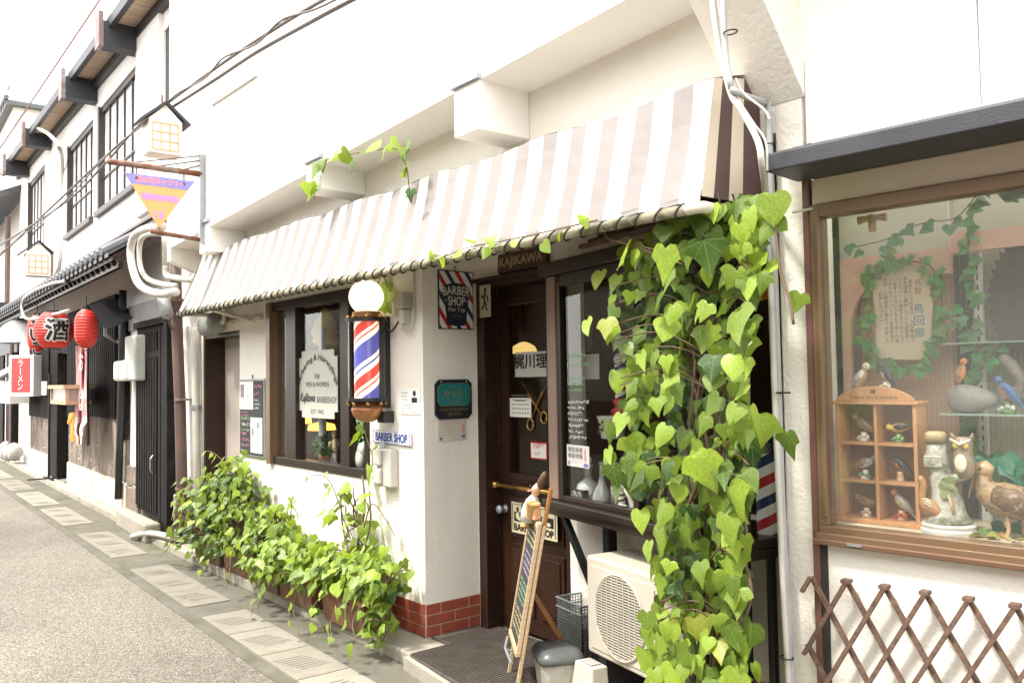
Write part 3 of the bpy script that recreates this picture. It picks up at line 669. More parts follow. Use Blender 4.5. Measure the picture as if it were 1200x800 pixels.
mb = MB(); mb.tube([p+V3((0, 0, .08)), V3((p.x, p.y, 2.66))], .008); mb.build('cord', BLACK, T)

# interior behind the front window
p = at_y(381, 362, 2.93); T = thing('salon_cape', V3((p.x, p.y, p.z-.28)), 'yellow cloth cape draped over a white stand behind the front window', 'cape')
mb = MB(); vs = []
for i in range(9):
    t = i/8; rr = .025+.075*math.sin(min(1, t*1.6)*1.57)
    vs.append((p+V3((.015*math.sin(i), 0, -.28*t)), (rr*(1+.1*math.sin(3*i)), rr*.7)))
mb.loft([q[0] for q in vs], [q[1] for q in vs], 14); mb.build('cloth', M('yellow_cloth', (.80, .66, .20), rough=.8, var=.2, vs=12), T, smooth=True)
mb = MB(); mb.tube([(p.x+.045, p.y-.05, p.z-.15), (p.x+.045, p.y-.05, .863)], .03, 14); mb.build('stand', M('pale_blue_post', (.55, .60, .66)), T)
T = thing('hood_arm', at_y(385, 410, 3.4), 'black curved lamp arm beside the yellow cape inside the window', 'lamp arm')
mb = MB(); mb.tube(curve([at_y(x, y, 3.4) for x, y in ((374, 402), (384, 402), (388, 392), (394, 385), (399, 384))]), .008); mb.build('arm', BLACK, T)
for q, rr, lab in (((354, 488), .085, 'lit amber lamp shade low behind the front window, left one'), ((377, 500), .12, 'wide flat amber lamp glowing low behind the front window, right one')):
    p = at_y(*q, 3.30); T = thing('amber_lamp', V3((p.x, p.y, p.z-.06)), lab, 'lamp')
    mb = MB(); mb.lathe(p, [(rr, -.06), (rr*.8, .05), (rr*.3, .08)] if rr < .10 else [(rr, -.025), (rr*.9, .02), (rr*.3, .04)], 18); mb.build('lamp_shade', LAMPO, T, smooth=True)
    mb = MB(); mb.tube([(p.x, p.y, p.z-.05), (p.x, p.y, .95)], .01); mb.lathe((p.x, p.y, .87), [(.06, 0), (.05, .03), (.012, .04)], 14); mb.build('stand', GOLD, T)
mb = MB(); mb.box(-6.33, -4.92, 2.83, 3.05, .80, .862); mb.build('window_ledge', DKW, SHOP)
def figurine(loc, h, mats, label, face=1, arm=True):
    T = thing('figurine', loc, label, 'figurine'); o = V3(loc)
    P = lambda x, y, z: o+V3((x*h*face, y*h, z*h))
    mb = MB(); mb.lathe(o, [(.16*h, 0), (.16*h, .04*h), (.12*h, .05*h)], 14); mb.build('plinth', mats[2], T, smooth=False)
    mb = MB(); mb.loft([P(-.05, 0, .05), P(-.045, 0, .25), P(-.02, 0, .45)], [.045*h, .05*h, .075*h], 8); mb.loft([P(.06, -.03, .05), P(.05, -.02, .25), P(.01, 0, .45)], [.04*h, .05*h, .075*h], 8)
    mb.ball(P(.08, -.04, .06), (.06*h, .04*h, .025*h)); mb.ball(P(-.03, -.02, .06), (.06*h, .04*h, .025*h))
    mb.build('trousers', mats[1], T, smooth=True)
    mb = MB(); mb.loft([P(-.01, 0, .43), P(-.01, 0, .55), P(0, 0, .68), P(0, 0, .74), P(.0, 0, .77)], [(.095*h, .075*h), (.10*h, .075*h), (.12*h, .075*h), (.06*h, .05*h), (.035*h, .035*h)], 10)
    for s in (-1, 1): mb.loft([P(.0, .1*s, .69), P(.05, .12*s, .57), P(.17, .07*s, .56+.06*s)], [.04*h, .035*h, .026*h], 8)
    mb.build('jacket', mats[0], T, smooth=True)
    mb = MB(); mb.loft([P(0, 0, .75), P(.005, 0, .79), P(.01, 0, .84), P(.01, 0, .90), P(.0, 0, .955)], [.03*h, .033*h, (.06*h, .065*h), (.062*h, .068*h), (.02*h, .02*h)], 10); mb.ball(P(.075, 0, .86), .014*h)
    for s in (-1, 1): mb.ball(P(.18, .07*s, .565+.06*s), .026*h)
    mb.build('head', M('figurine_skin', (.55, .36, .24), rough=.4), T, smooth=True)
    mb = MB(); mb.ball(P(-.015, 0, .925), (.068*h, .07*h, .055*h)); mb.build('hair', mats[3], T, smooth=True)
    return T
BRH = M('brown_hair', (.10, .055, .03)); GREY = M('grey_cloth', (.30, .29, .28)); OLIVE = M('olive_gold', (.34, .26, .11))
figurine((at_y(378, 548, 2.90).x, 2.90, .862), .30, (PORC, PORC, PORC, GREY), 'white porcelain figurine of a seated customer behind the front window')
figurine((at_y(392, 552, 2.88).x, 2.88, .862), .29, (M('pale_gold', (.5, .42, .26)), GREY, PORC, OLIVE), 'pale gold child figurine at the right end of the window ledge', -1)
p = at_y(383, 545, 2.86); T = thing('potted_plant', (p.x, 2.86, .862), 'small round green plant in a brown pot between two figurines', 'plant')
mb = MB(); mb.lathe((p.x, 2.86, .862), [(.05, 0), (.065, .09), (.06, .095)], 14); mb.build('pot', TERRA, T)
lv = Leaves(5); r = random.Random(5)
for i in range(70):
    v = V3((r.gauss(0, 1), r.gauss(0, 1), r.gauss(0, 1))).normalized(); lv.add(V3((p.x, 2.86, 1.03))+v*.06, v+V3((0, 0, -.2)), v.cross(V3((.2, .3, 1)))+V3((0, -1, 0)), .05, (.05, .14, .06))
lv.build('foliage', LEAF, T)
p = at_y(351.5, 541, 2.86); mb = MB(); mb.lathe((p.x, 2.86, .862), [(.028, 0), (.028, .03), (.016, .05), (.02, .10), (.012, .12), (.014, .15), (.004, .16)], 12)
tag(mb.build('red_bottle', RED, smooth=True), 'small red skittle shaped bottle on the window ledge', 'bottle')
# little striped pole inside the left pane
p = at_y(337, 440, 2.95); T = thing('indoor_barber_pole', (p.x, 2.95, p.z-.28), 'striped red and white barber pole inside the dark left pane', 'barber pole')
mb = MB(); mb.lathe((p.x, 2.95, p.z), [(.05, -.2), (.05, .2)], 14); mb.build('cylinder', PWHITE, T)
mb = MB(); mb.ball((p.x, 2.95, p.z-.27), .065); mb.ball((p.x, 2.95, p.z+.27), .065); mb.build('globe', COPPER, T, smooth=True)
mb = MB()
for i in range(5):
    mb.loft([V3((p.x+.052*math.cos(t), 2.95+.052*math.sin(t), p.z-.19+i*.075+.10*(t-3.14)/3.14)) for t in [3.14+3.14*j/8 for j in range(9)]], [(.002, .014)]*9, 6)
mb.build('stripe', RED, T)

# ================================================================== barber pole lamp on the wall
PC = V3((-4.625, 2.60, 0)); T = thing('barber_pole', PC+V3((0, 0, 1.245)), 'lit round globe over a red, white and blue barber pole on the front wall', 'barber pole')
mb = MB(); mb.ball(PC+V3((0, 0, 2.018)), .108, 28, 18); mb.build('globe', LAMPG, T, smooth=True)
mb = MB(); mb.lathe(PC, [(.068, 1.885), (.085, 1.888), (.088, 1.925), (.06, 1.93)], 28); mb.build('top_cap', COPPER, T, smooth=False, bevel=.004)
mb = MB(); mb.lathe(PC, [(.09, 1.372), (.092, 1.335), (.098, 1.333), (.097, 1.318), (.088, 1.29), (.066, 1.262), (.035, 1.248), (.003, 1.244)], 28); mb.build('bottom_bowl', COPPER, T, smooth=True)
for z, zb in ((1.372, 1.362), (1.863, 1.893)):
    mb = MB(); mb.lathe(PC, [(.10, z), (.128, z+.002), (.128, z+.021), (.10, z+.023)], 30); bk = mb.build('ring', BLACK, T)
    for j in range(8): t = j*math.pi/4+.3; mb = MB(); mb.ball(PC+V3((.113*math.cos(t), .113*math.sin(t), zb)), .013, 8, 6); mb.build('brass_ball', GOLD, bk, smooth=True)
def striped(mb, c, r, z0, z1, turn=1.25, n=44, rows=40):
    pat = [(0, .17, 1), (.17, .22, 0), (.22, .25, 1), (.25, .44, 0), (.44, .62, 2), (.62, .68, 0), (.68, .72, 2), (.72, 1.01, 0)]
    for i in range(rows):
        for j in range(n):
            za, zb = z0+(z1-z0)*i/rows, z0+(z1-z0)*(i+1)/rows; a, b = 2*math.pi*j/n, 2*math.pi*(j+1)/n
            ph = (((i+.5)/rows)*2.05 - ((j+.5)/n)*1.0) % 1; mb.c = next(k for lo, hi, k in pat if lo <= ph < hi)
            mb.add([c+V3((r*math.cos(a), r*math.sin(a), za)), c+V3((r*math.cos(b), r*math.sin(b), za)), c+V3((r*math.cos(b), r*math.sin(b), zb)), c+V3((r*math.cos(a), r*math.sin(a), zb))], [(0, 1, 2, 3)])
# stripes: smooth helical bands
def helix(mb, c, r, z0, z1, bands, slope, n=40):
    H = z1-z0
    for (lo, hi, k) in bands:
        mb.c = k
        for j in range(n):
            a, b = 2*math.pi*j/n, 2*math.pi*(j+1)/n
            for rep in range(-3, 4):
                q = [(a, lo+slope*a/(2*math.pi)), (b, lo+slope*b/(2*math.pi)), (b, hi+slope*b/(2*math.pi)), (a, hi+slope*a/(2*math.pi))]
                q = [(t, z+rep*slope) for t, z in q]
                if max(z for _, z in q) < 0 or min(z for _, z in q) > H: continue
                mb.poly(*[c+V3((r*math.cos(t), r*math.sin(t), z0+min(max(z, 0), H))) for t, z in q])
mb = MB(); S_ = .33
bands = [(0, .05, 1), (.05, .085, 0), (.085, .098, 2), (.098, .12, 0), (.12, .185, 2), (.185, .22, 0), (.22, .235, 1), (.235, .262, 0), (.262, .33, 1)]
helix(mb, PC, .077, 1.395, 1.863, bands, -S_ if False else S_)
mb.build('striped_cylinder', [M('pole_cream', (.75, .70, .58), rough=.35, emit=(1, .85, .6), es=.30), M('pole_blue', (.08, .08, .34), rough=.35, emit=(.16, .15, .55), es=.12), M('pole_red', (.60, .04, .03), rough=.35, emit=(.8, .08, .05), es=.22)], T)
mb = MB()
P_ = [(.118, 1.395), (.118, 1.863)]; mb.lathe(PC, P_, 36); mb.f = mb.f[:-2]; mb.m = mb.m[:-2]; mb.build('glass_tube', GLASSD, T, smooth=True)
mb = MB(); mb.box(-4.665, -4.57, 2.66, 2.738, 1.33, 1.90); mb.box(-4.655, -4.585, 2.70, 2.66, 1.36, 1.39); mb.box(-4.655, -4.59, 2.62, 2.66, 1.86, 1.88); mb.build('bracket', BLACK, T, bevel=.005)
mb = MB(); mb.box(-4.61, -4.53, 2.66, 2.735, 1.24, 1.31); mb.build('transformer', BLACK, T, bevel=.004); mb = MB(); mb.tube(curve([(-4.56, 2.70, 1.84), (-4.50, 2.70, 1.80), (-4.42, 2.71, 1.86), (-4.39, 2.71, 1.90)]), .006); mb.build('cable', BLACK, T)
# outlet
T = thing('weatherproof_outlet', (-4.35, 2.739, 1.80), 'grey weatherproof outlet cover with plugs near the wall corner', 'outlet')
mb = MB(); mb.prism([(-4.40, 1.93), (-4.305, 1.93), (-4.305, 2.025), (-4.375, 2.02)], -.07, -.001, A.moved(0, 2.739, 0)); mb.build('cover', M('grey_cover', (.40, .37, .31)), T, bevel=.006)
mb = MB(); mb.box(-4.385, -4.33, 2.685, 2.738, 1.84, 1.925); mb.tube([(-4.37, 2.70, 1.85), (-4.375, 2.70, 1.80)], .016); mb.build('plug', PIPEW, T, bevel=.005)
mb = MB(); mb.tube(curve([(-4.345, 2.71, 1.84), (-4.34, 2.70, 1.79), (-4.31, 2.71, 1.78), (-4.275, 2.725, 1.85), (-4.28, 2.73, 2.0), (-4.285, 2.733, 2.5)]), .006); mb.build('cable', PIPEW, T)
# BARBER SHOP plate
wf = A.moved(0, 2.737, 0).moved(0, 0, 0)
ang = math.atan2(1.113-1.187+.082, .48)
bp = Frame((-4.553, 2.733, 1.147), (1, 0, 0)); bp = Frame(bp.o, (math.cos(-.01), 0, math.sin(-.012)), (-math.sin(-.012), 0, math.cos(.012)))
T = thing('barber_plate', bp.p(0, 0, -.04), 'long white plate with blue BARBER SHOP lettering below the striped pole', 'sign')
mb = MB(); mb.box(-.235, .235, -.008, 0, -.042, .042, bp); mb.build('plate', SIGNWH, T, bevel=.005)
mb = MB(); mb.text('BARBER SHOP', bp, 0, -.026, .052, -.0095, width=.375, bold=.0028)
for s in (-1, 1): mb.box(s*.232-.002, s*.232+.002, -.0092, -.0082, -.038, .038, bp)
mb.box(-.23, .23, -.0092, -.0082, .036, .039, bp); mb.box(-.23, .23, -.0092, -.0082, -.039, -.036, bp)
mb.build('lettering', BLUEL, T)
mb = MB()
for s in (-1, 1):
    for j in range(4): mb.ball(bp.p(s*.213, -.009, -.027+.018*j), (.006, .001, .006), 6, 4)
mb.build('ornament', RED, T)
# leaflet on wall near the corner
T = thing('leaflet', (-4.345, 2.737, 1.293), 'white photocopied leaflet with a cartoon barber on the front wall', 'leaflet')
lf = A.moved(0, 2.737, 0); mb = MB(); mb.box(-4.46, -4.232, -.003, 0, 1.295, 1.452, lf); mb.build('paper', PWHITE, T)
mb = MB(); mb.scribble(lf, -4.445, -4.35, 1.37, 1.435, -.004, 3, seed=11); mb.scribble(lf, -4.445, -4.25, 1.30, 1.36, -.004, 3, seed=12)
mb.ball(lf.p(-4.295, -.004, 1.42), (.018, .001, .018)); mb.box(-4.325, -4.265, -.0045, -.0035, 1.365, 1.395, lf); mb.build('print', INK, T)
# meter / vent box under plate
T = thing('cable_box', (-4.58, 2.739, .84), 'grey plastic cable cover box on the wall below the BARBER SHOP plate', 'box')
mb = MB(); mb.box(-4.66, -4.49, 2.68, 2.738, .845, 1.08); mb.mat(0); mb.box(-4.665, -4.58, 2.655, 2.68, .975, 1.07); mb.box(-4.665, -4.58, 2.655, 2.68, .86, .955); mb.build('box', M('grey_box', (.50, .48, .43), rough=.5), T, bevel=.01)
mb = MB(); mb.tube([(-4.62, 2.70, 1.08), (-4.62, 2.71, 1.12)], .02); mb.build('pipe', PIPEG, T)
# menu board left of window
T = thing('notice_board', (-6.75, 2.739, .91), 'black and white notice board with pink and green chalk writing by the window', 'notice board')
nf = A.moved(0, 2.739, 0); a, b, c, d = -6.99, -6.515, .91, 1.515
mb = MB(); mb.box(a-.015, b+.015, -.018, -.002, c-.015, d+.015, nf); mb.build('frame', STEEL, T, bevel=.003)
mb = MB(); mb.box(a, b, -.0215, -.0182, c, d, nf); mb.build('blackboard', M('chalkboard', (.03, .03, .032), rough=.7), T)
mb = MB(); mb.box(a+.005, a+.285, -.0245, -.0217, d-.235, d-.005, nf); mb.box(a+.235, b-.005, -.0245, -.0217, c+.02, d-.30, nf); mb.build('paper', PWHITE, T)
mb = MB(); mb.text('全員', nf, a+.07, d-.22, .07, -.0255, width=.10); mb.scribble(nf, a+.15, a+.25, d-.21, d-.1, -.0255, 2, seed=20); mb.build('print', TEAL, T)
mb = MB(); mb.box(a+.02, a+.10, -.0255, -.0247, d-.14, d-.03, nf); mb.box(a+.26, a+.30, -.0255, -.0247, c+.16, c+.22, nf); mb.scribble(nf, a+.30, b-.03, c+.05, c+.12, -.0255, 3, seed=21); mb.ball(nf.p(b-.09, -.025, d-.36), (.025, .001, .03)); mb.build('picture', INKG, T)
mb = MB(); mb.scribble(nf, a+.30, b-.02, d-.13, d-.02, -.0225, 2, seed=22); mb.scribble(nf, a+.015, a+.26, d-.30, d-.245, -.0225, 2, seed=23); mb.scribble(nf, a+.02, a+.22, c+.05, c+.19, -.0225, 3, seed=24, fill=.6); mb.build('pink_chalk', PINK, T)
mb = MB(); mb.scribble(nf, a+.30, b-.02, d-.24, d-.14, -.0225, 3, seed=25); mb.scribble(nf, a+.02, a+.22, c+.22, c+.27, -.0225, 1, seed=26); mb.scribble(nf, a+.02, a+.22, c+.0, c+.05, -.0225, 1, seed=27); mb.build('white_chalk', PWHITE, T)
mb = MB(); mb.scribble(nf, a+.02, a+.22, c+.27, c+.32, -.0225, 1, seed=28); mb.scribble(nf, a+.02, a+.22, c+.18, c+.22, -.0225, 1, seed=29); mb.build('green_chalk', GREENI, T)
mb = MB(); mb.tube([nf.p(-6.75, -.01, d), nf.p(-6.75, -.01, d+.05)], .006); mb.build('hook', STEEL, T)

# ---- signs on the column side (faces +x)
CF = Frame((-4.203, 0, 0), (0, 1, 0))
T = thing('tin_sign', CF.p(2.975, 0, 1.80), 'upright striped metal BARBER SHOP sign with navy badge, high on the column side', 'sign')
a, b, c, d = 2.847, 3.106, 1.803, 2.160
mb = MB(); mb.box(a, b, -.010, -.001, c, d, CF); mb.build('backing', INK, T, bevel=.002)
mb = MB(); mb.c = 0; mb.sheet(a+.006, b-.006, c+.006, d-.006, -.0108, CF); A_, B_, C_, D_ = a+.006, b-.006, c+.006, d-.006
def clipband(mb, s0, s1, k):      # diagonal stripes running down to the right, clipped to the plate
    P = [(A_, C_), (B_, C_), (B_, D_), (A_, D_)]; sl = 1.45
    f = lambda q: q[1]+sl*(q[0]-A_)
    def clip(poly, lim, keep):
        out = []
        for i in range(len(poly)):
            p, q = poly[i], poly[(i+1) % len(poly)]; fp, fq = f(p)-lim, f(q)-lim
            if keep*fp >= 0: out.append(p)
            if fp*fq < 0: t = fp/(fp-fq); out.append((p[0]+(q[0]-p[0])*t, p[1]+(q[1]-p[1])*t))
        return out
    P = clip(P, s0, 1); P = clip(P, s1, -1) if P else P
    if len(P) >= 3: mb.c = k; mb.poly(*[CF.p(u, -.0118, w) for u, w in P])
for i in range(-1, 8):
    s = C_ - .02 + i*.105; clipband(mb, s, s+.046, 1 if i % 2 else 2)
um = (a+b)/2
badge = [(-.10, .285), (-.06, .305), (0, .313), (.06, .305), (.10, .285), (.105, .25), (.09, .20), (.075, .11), (.075, .07), (.06, .055), (.0, .05), (-.06, .055), (-.075, .07), (-.075, .11), (-.09, .20), (-.105, .25)]
mb.c = 3; mb.poly(*[CF.p(um+x, -.0126, c+z-.03) for x, z in badge])
mb.build('enamel', [PWHITE, RED, BLUE, M('badge_navy', (.018, .025, .06), rough=.4)], T)
mb = MB(); mb.text('BARBER', CF, um, c+.212, .052, -.0134, width=.19, arc=.42, bold=.0012); mb.text('SHOP', CF, um, c+.145, .054, -.0134, width=.125, bold=.0012); mb.text('Flat Top', CF, um, c+.10, .034, -.0134, width=.125, shear=.15)
for s in (-1, 1): mb.ball(CF.p(um+s*.08, -.0132, c+.175), (.001, .006, .006), 6, 4)
mb.build('lettering', M('cream_ink', (.68, .64, .52), rough=.5), T)
mb = MB(); mb.text('POMADE', CF, um, c+.075, .013, -.0134, width=.08); mb.build('small_print', GOLDI, T)
mb = MB(); mb.tube([CF.p(um, -.004, d), CF.p(um, -.004, d+.03)], .006); mb.build('hook', STEEL, T)
T = thing('salon_plaque', CF.p(2.95, 0, 1.262), 'dark chamfered plaque with teal panel reading SALON on the column side', 'plaque')
a, b, c, d = 2.815, 3.082, 1.262, 1.50; k = .03
oct_ = lambda a, b, c, d, k: [(a+k, c), (b-k, c), (b, c+k), (b, d-k), (b-k, d), (a+k, d), (a, d-k), (a, c+k)]
mb = MB(); mb.prism(oct_(a, b, c, d, .028), -.014, -.001, CF); mb.build('backing', M('dark_navy', (.012, .014, .022), rough=.35), T)
mb = MB(); mb.prism(oct_(a+.013, b-.013, c+.078, d-.022, .025), -.0165, -.0142, CF); mb.build('gold_rim', GOLDI, T)
mb = MB(); mb.prism(oct_(a+.016, b-.016, c+.081, d-.025, .024), -.0178, -.0166, CF); mb.build('teal_panel', TEAL, T)
mb = MB(); um = (a+b)/2; mb.text('Nº4711', CF, um, c+.125, .045, -.019, width=.17, shear=.2); mb.text('FOUR SEVEN ELEVEN', CF, um, c+.05, .016, -.0155, width=.21); mb.text('SALON', CF, um, c+.02, .022, -.0155, width=.09)
for t in range(28):
    p, q = t*math.pi/14, (t+1)*math.pi/14; mb.bar(CF.p(um+.057*math.cos(p), -.0185, c+.148+.05*math.sin(p)), CF.p(um+.057*math.cos(q), -.0185, c+.148+.05*math.sin(q)), .002, .003)
mb.build('lettering', GOLDI, T)
mb = MB()
for u in (a+.04, b-.04): mb.ball(CF.p(u, -.014, d-.012), .007, 8, 5)
mb.build('screw', STEEL, T)
T = thing('info_card', CF.p(2.94, 0, 1.133), 'pale printed card with a small portrait below the teal plaque', 'card')
mb = MB(); mb.box(2.838, 3.048, -.003, 0, 1.131, 1.252, CF); mb.build('card', M('buff_card', (.55, .50, .42), rough=.7), T)
mb = MB(); mb.scribble(CF, 2.85, 2.99, 1.16, 1.245, -.004, 5, seed=31, ch=.35); mb.build('print', INKG, T)
mb = MB(); mb.box(3.01, 3.035, -.0042, -.0032, 1.145, 1.165, CF); mb.ball(CF.p(2.858, -.003, 1.148), (.001, .011, .011), 8, 5); mb.build('stamp', M('violet', (.18, .13, .32)), T)
mb = MB(); mb.ball(CF.p(3.022, -.003, 1.215), (.001, .011, .016), 8, 5); mb.box(3.012, 3.034, -.0042, -.0032, 1.172, 1.198, CF); mb.build('portrait', M('portrait_pink', (.55, .28, .20)), T)

# ================================================================== awning
AW = thing('awning', (-4.65, 2.37, 2.085), 'long white and brown striped canvas awning laced to a mossy pipe', 'awning')
XL, XR = -7.456, -1.85
top = lambda t: V3((XL+(XR-XL)*t, 2.569+(2.458-2.569)*t, 2.642+(2.562-2.642)*t + .006*math.sin(t*40)))
bot = lambda t: V3((XL+(XR-XL)*t, 2.362, 2.128 + .003*math.sin(t*200)))
mb = MB(); n = 59
for i in range(n):
    a, b = i/n, (i+1)/n; mb.c = i % 2
    for j in range(6):
        q = []
        for t, s in ((a, j/6), (b, j/6), (b, (j+1)/6), (a, (j+1)/6)):
            p = top(t).lerp(bot(t), s); p.y += math.sin(math.pi*s)*(.010+.010*math.cos(t*6*2*math.pi)) + .0035*math.sin(t*61+7*s)*math.sin(t*23+3*s); p.z -= .006*(1-math.cos(t*6*2*math.pi))*(1-s); q.append(p)
        mb.poly(*q)
    p0, p1 = top(a), top(b); p0.z -= .006*(1-math.cos(a*6*2*math.pi)); p1.z -= .006*(1-math.cos(b*6*2*math.pi)); mb.poly(p0, p1, V3((p1.x, 2.735, p1.z+.075)), V3((p0.x, 2.735, p0.z+.075)))
    p0, p1 = bot(a), bot(b); mb.poly(p0+V3((0, 0, 0)), p1, p1+V3((0, -.004, -.018)), p0+V3((0, -.004, -.018)))
o = mb.build('canvas', [CANW, CANF], AW)
mb = MB(); sp = V3(top(1)); e0, e1 = V3(bot(1)), V3((XR, 2.735, 2.135)); w1 = V3((XR, 2.735, 2.62)); kk = [0, .20, .45, .68, 1.0]
for i in range(4):
    mb.c = 1-(i % 2) if False else i % 2
    q = [e0.lerp(e1, kk[i]), e0.lerp(e1, kk[i+1]), sp.lerp(w1, kk[i+1]), sp.lerp(w1, kk[i])]
    mb.poly(*[v+V3((.006*math.sin(9*v.y), 0, 0)) for v in q]); 
mb.build('side_panel', [CANC, CANB], AW)
mb = MB(); mb.poly(V3((XL, 2.735, 2.135)), V3(bot(0)), V3(top(0)), V3((XL, 2.735, 2.66))); mb.build('end_panel', CANF, AW)
mb = MB(); mb.tube([(XL-.02, 2.364, 2.098), (XR-.06, 2.364, 2.088)], .021, 12); mb.build('front_pipe', PIPEA, AW, smooth=True)
mb = MB(); mb.tube(curve([(XR-.06, 2.364, 2.088), (XR-.005, 2.372, 2.088), (XR, 2.43, 2.087), (XR, 2.738, 2.085)], 4), .022, 12); mb.build('side_pipe', RUSTW, AW, smooth=True)
mb = MB(); mb.tube([(XL+.02, 2.364, 2.10), (XL+.02, 2.738, 2.10)], .018); mb.build('support_arm', RUSTW, AW); mb = MB(); mb.tube([(-6.72, 2.364, 2.09), (-6.72, 2.738, 2.0)], .016); mb.build('support_arm', RUSTW, AW); mb = MB(); mb.bar((-7.35, 2.72, 2.02), (-6.55, 2.72, 2.02), .03, .03); mb.build('support_arm', RUSTW, AW)
mb = MB(); r = random.Random(3)
x = XL+.03; i = 0
while x < XR-.04:
    for dx in (0,):
        ring = [V3((x + .016*math.sin(t)*1.2 + r.uniform(-.002, .002), 2.364+.0245*math.cos(t), 2.097-.010*(x-XL)/(XR-XL)+.0245*math.sin(t))) for t in [2*math.pi*j/8 for j in range(9)]]
        mb.tube(ring, .0042, 5)
    mb.build('lacing_tie', CORD, AW); mb = MB()
    x += .098
for y in (2.44, 2.53, 2.63):
    mb = MB(); mb.tube(curve([V3((XR+.012, y, 2.15)), V3((XR+.03, y-.01, 2.11)), V3((XR+.022, y-.015, 2.07)), V3((XR-.02, y-.01, 2.07))], 3), .004, 5); mb.build('lacing_tie', CORD, AW)

# ================================================================== bay window (turned a little towards the street)
BY = Frame((-3.34, 2.95, 0), (.983, -.186, 0)); BW = 1.40
BT = thing('bay_window', BY.p(.7, 0, .80), 'brown framed display bay beside the door, standing on black struts', 'display window')
mb = MB(); mb.box(0, .088, 0, .07, .874, 2.03, BY); mb.build('post', POSTB, BT, bevel=.006)
mb = MB(); mb.box(.0885, .125, .008, .06, .874, 2.0, BY); mb.box(.125, BW, .008, .06, 1.97, 2.03, BY); mb.box(.72, .76, .01, .055, .9, 1.97, BY); mb.box(BW-.05, BW, .009, .061, .874, 1.97, BY); mb.box(.125, BW, .008, .06, .874, .90, BY)
mb.build('frame', BRONZE, BT, bevel=.003)
mb = MB(); mb.box(-.02, BW+.02, -.035, .40, .835, .872, BY); mb.box(-.02, BW+.02, -.02, .38, .795, .834, BY); mb.build('sill', BRONZE, BT, bevel=.006)
mb = MB(); mb.box(-.03, BW+.02, -.03, .30, 2.031, 2.10, BY); mb.build('header', BRONZE, BT, bevel=.004)
mb = MB()
for i in range(9): mb.bar(BY.p(.44+i*.03, -.06+.035*i, 2.125+.022*i), BY.p(BW+.05, -.06+.035*i, 2.125+.022*i), .03, .02)
mb.build('slatted_hood', BRNW, BT)
mb = MB(); mb.box(.125, .72, .028, .033, .90, 1.97, BY); mb.box(.76, BW-.05, .028, .033, .90, 1.97, BY); mb.build('pane', GLASS, BT)
mb = MB(); mb.bar(BY.p(.09, .03, .80), BY.p(.36, .06, .40), .03, .03); mb.build('strut', BLACK, BT); mb = MB(); mb.box(.34, .39, .10, .15, .0, .794, BY); mb.build('strut', BLACK, BT); mb = MB(); mb.box(1.25, 1.30, .10, .15, 0, .794, BY); mb.build('strut', BLACK, BT)
# sheets on the glass
gb = BY.moved(0, .026, 0)
T, a, b, c, d = plate('poster', 'white poster with bold Japanese headline at the lower left of the bay glass', 'poster', 664.5, 520, 691, 549, gb, PWHITE, th=.002)
mb = MB(); k = (b-a); mb.text('美肌実感', gb, a+.40*k, d-.34*(d-c), .24*(d-c), -.0032, width=.66*k); mb.text('極楽体験', gb, a+.40*k, d-.62*(d-c), .24*(d-c), -.0032, width=.66*k); mb.scribble(gb, a+.06*k, a+.7*k, c+.13*(d-c), c+.34*(d-c), -.0032, 3, seed=41, ch=.4); mb.build('print', INK, T)
mb = MB(); mb.ball(gb.p(a+.85*k, -.002, d-.3*(d-c)), (.010, .001, .022), 8, 5); mb.ball(gb.p(a+.86*k, -.002, d-.55*(d-c)), (.012, .001, .022), 8, 5); mb.build('figure', PINK, T)
mb = MB(); mb.box(a+.76*k, a+.96*k, -.003, -.0022, c+.04*(d-c), c+.2*(d-c), gb); mb.ball(gb.p(a+.12*k, -.002, c+.13*(d-c)), (.012, .001, .012), 8, 5); mb.build('stamp', M('violet_ink', (.22, .18, .45)), T)
def glass_writing(x0, y0, x1, y1, mat, label, rows, seed, **kw):
    (a, d), (b, c) = gb.at(x0, y0), gb.at(x1, y1); mb = MB(); mb.scribble(gb, a, b, c, d, -.001, rows, seed=seed, **kw)
    return tag(mb.build('glass_writing', mat), label, 'writing')
glass_writing(665, 467, 690, 517, PWHITE, 'white handwritten lines on the bay glass above the poster', 7, 42, wt=.24, ch=.62)
glass_writing(664, 412, 694, 432, GREENI, 'upper lines of pale green handwriting on the bay glass', 2, 43, ch=.45)
glass_writing(664, 440, 694, 460, GREENI, 'lower lines of pale green handwriting on the bay glass', 3, 44, ch=.5)
# displayed things inside the bay
def bay_spot(x, y, v): u, w = BY.at(x, y, v); return BY.p(u, v, .8725)
def lathe_thing(name, p, prof, mat, label, cat, part='body', n=22, smooth=True):
    T = thing(name, p, label, cat); mb = MB(); mb.lathe(p, prof, n); mb.build(part, mat, T, smooth=smooth); return T
p = bay_spot(690, 590, .12)
HOB = M('hobnail_glass', (.62, .62, .58), rough=.2, bump=.9, bs=70, dist=.006, coat=.3)
T = lathe_thing('hobnail_bottle', p, [(.03, 0), (.062, .02), (.068, .05), (.055, .085), (.026, .105), (.018, .12)], HOB, 'white hobnail bottle with ball stopper standing behind the small black box', 'bottle')
mb = MB(); mb.lathe(p, [(.018, .121), (.02, .17), (.027, .173), (.027, .183), (.012, .187)], 18); mb.ball(p+V3((0, 0, .205)), .022); mb.build('stopper', PORC, T, smooth=True)
p = bay_spot(706, 590, .10)
lathe_thing('glass_decanter', p, [(.045, 0), (.052, .02), (.047, .05), (.022, .10), (.012, .14), (.014, .21)], M('smoky_glass', (.30, .30, .28), rough=.12, coat=.6), 'tall smoky clear glass decanter between white bottle and figurine', 'decanter')
p = bay_spot(676, 587, .045); T = thing('dial_box', p, 'small black box with two white dial faces at the corner of the sill', 'box')
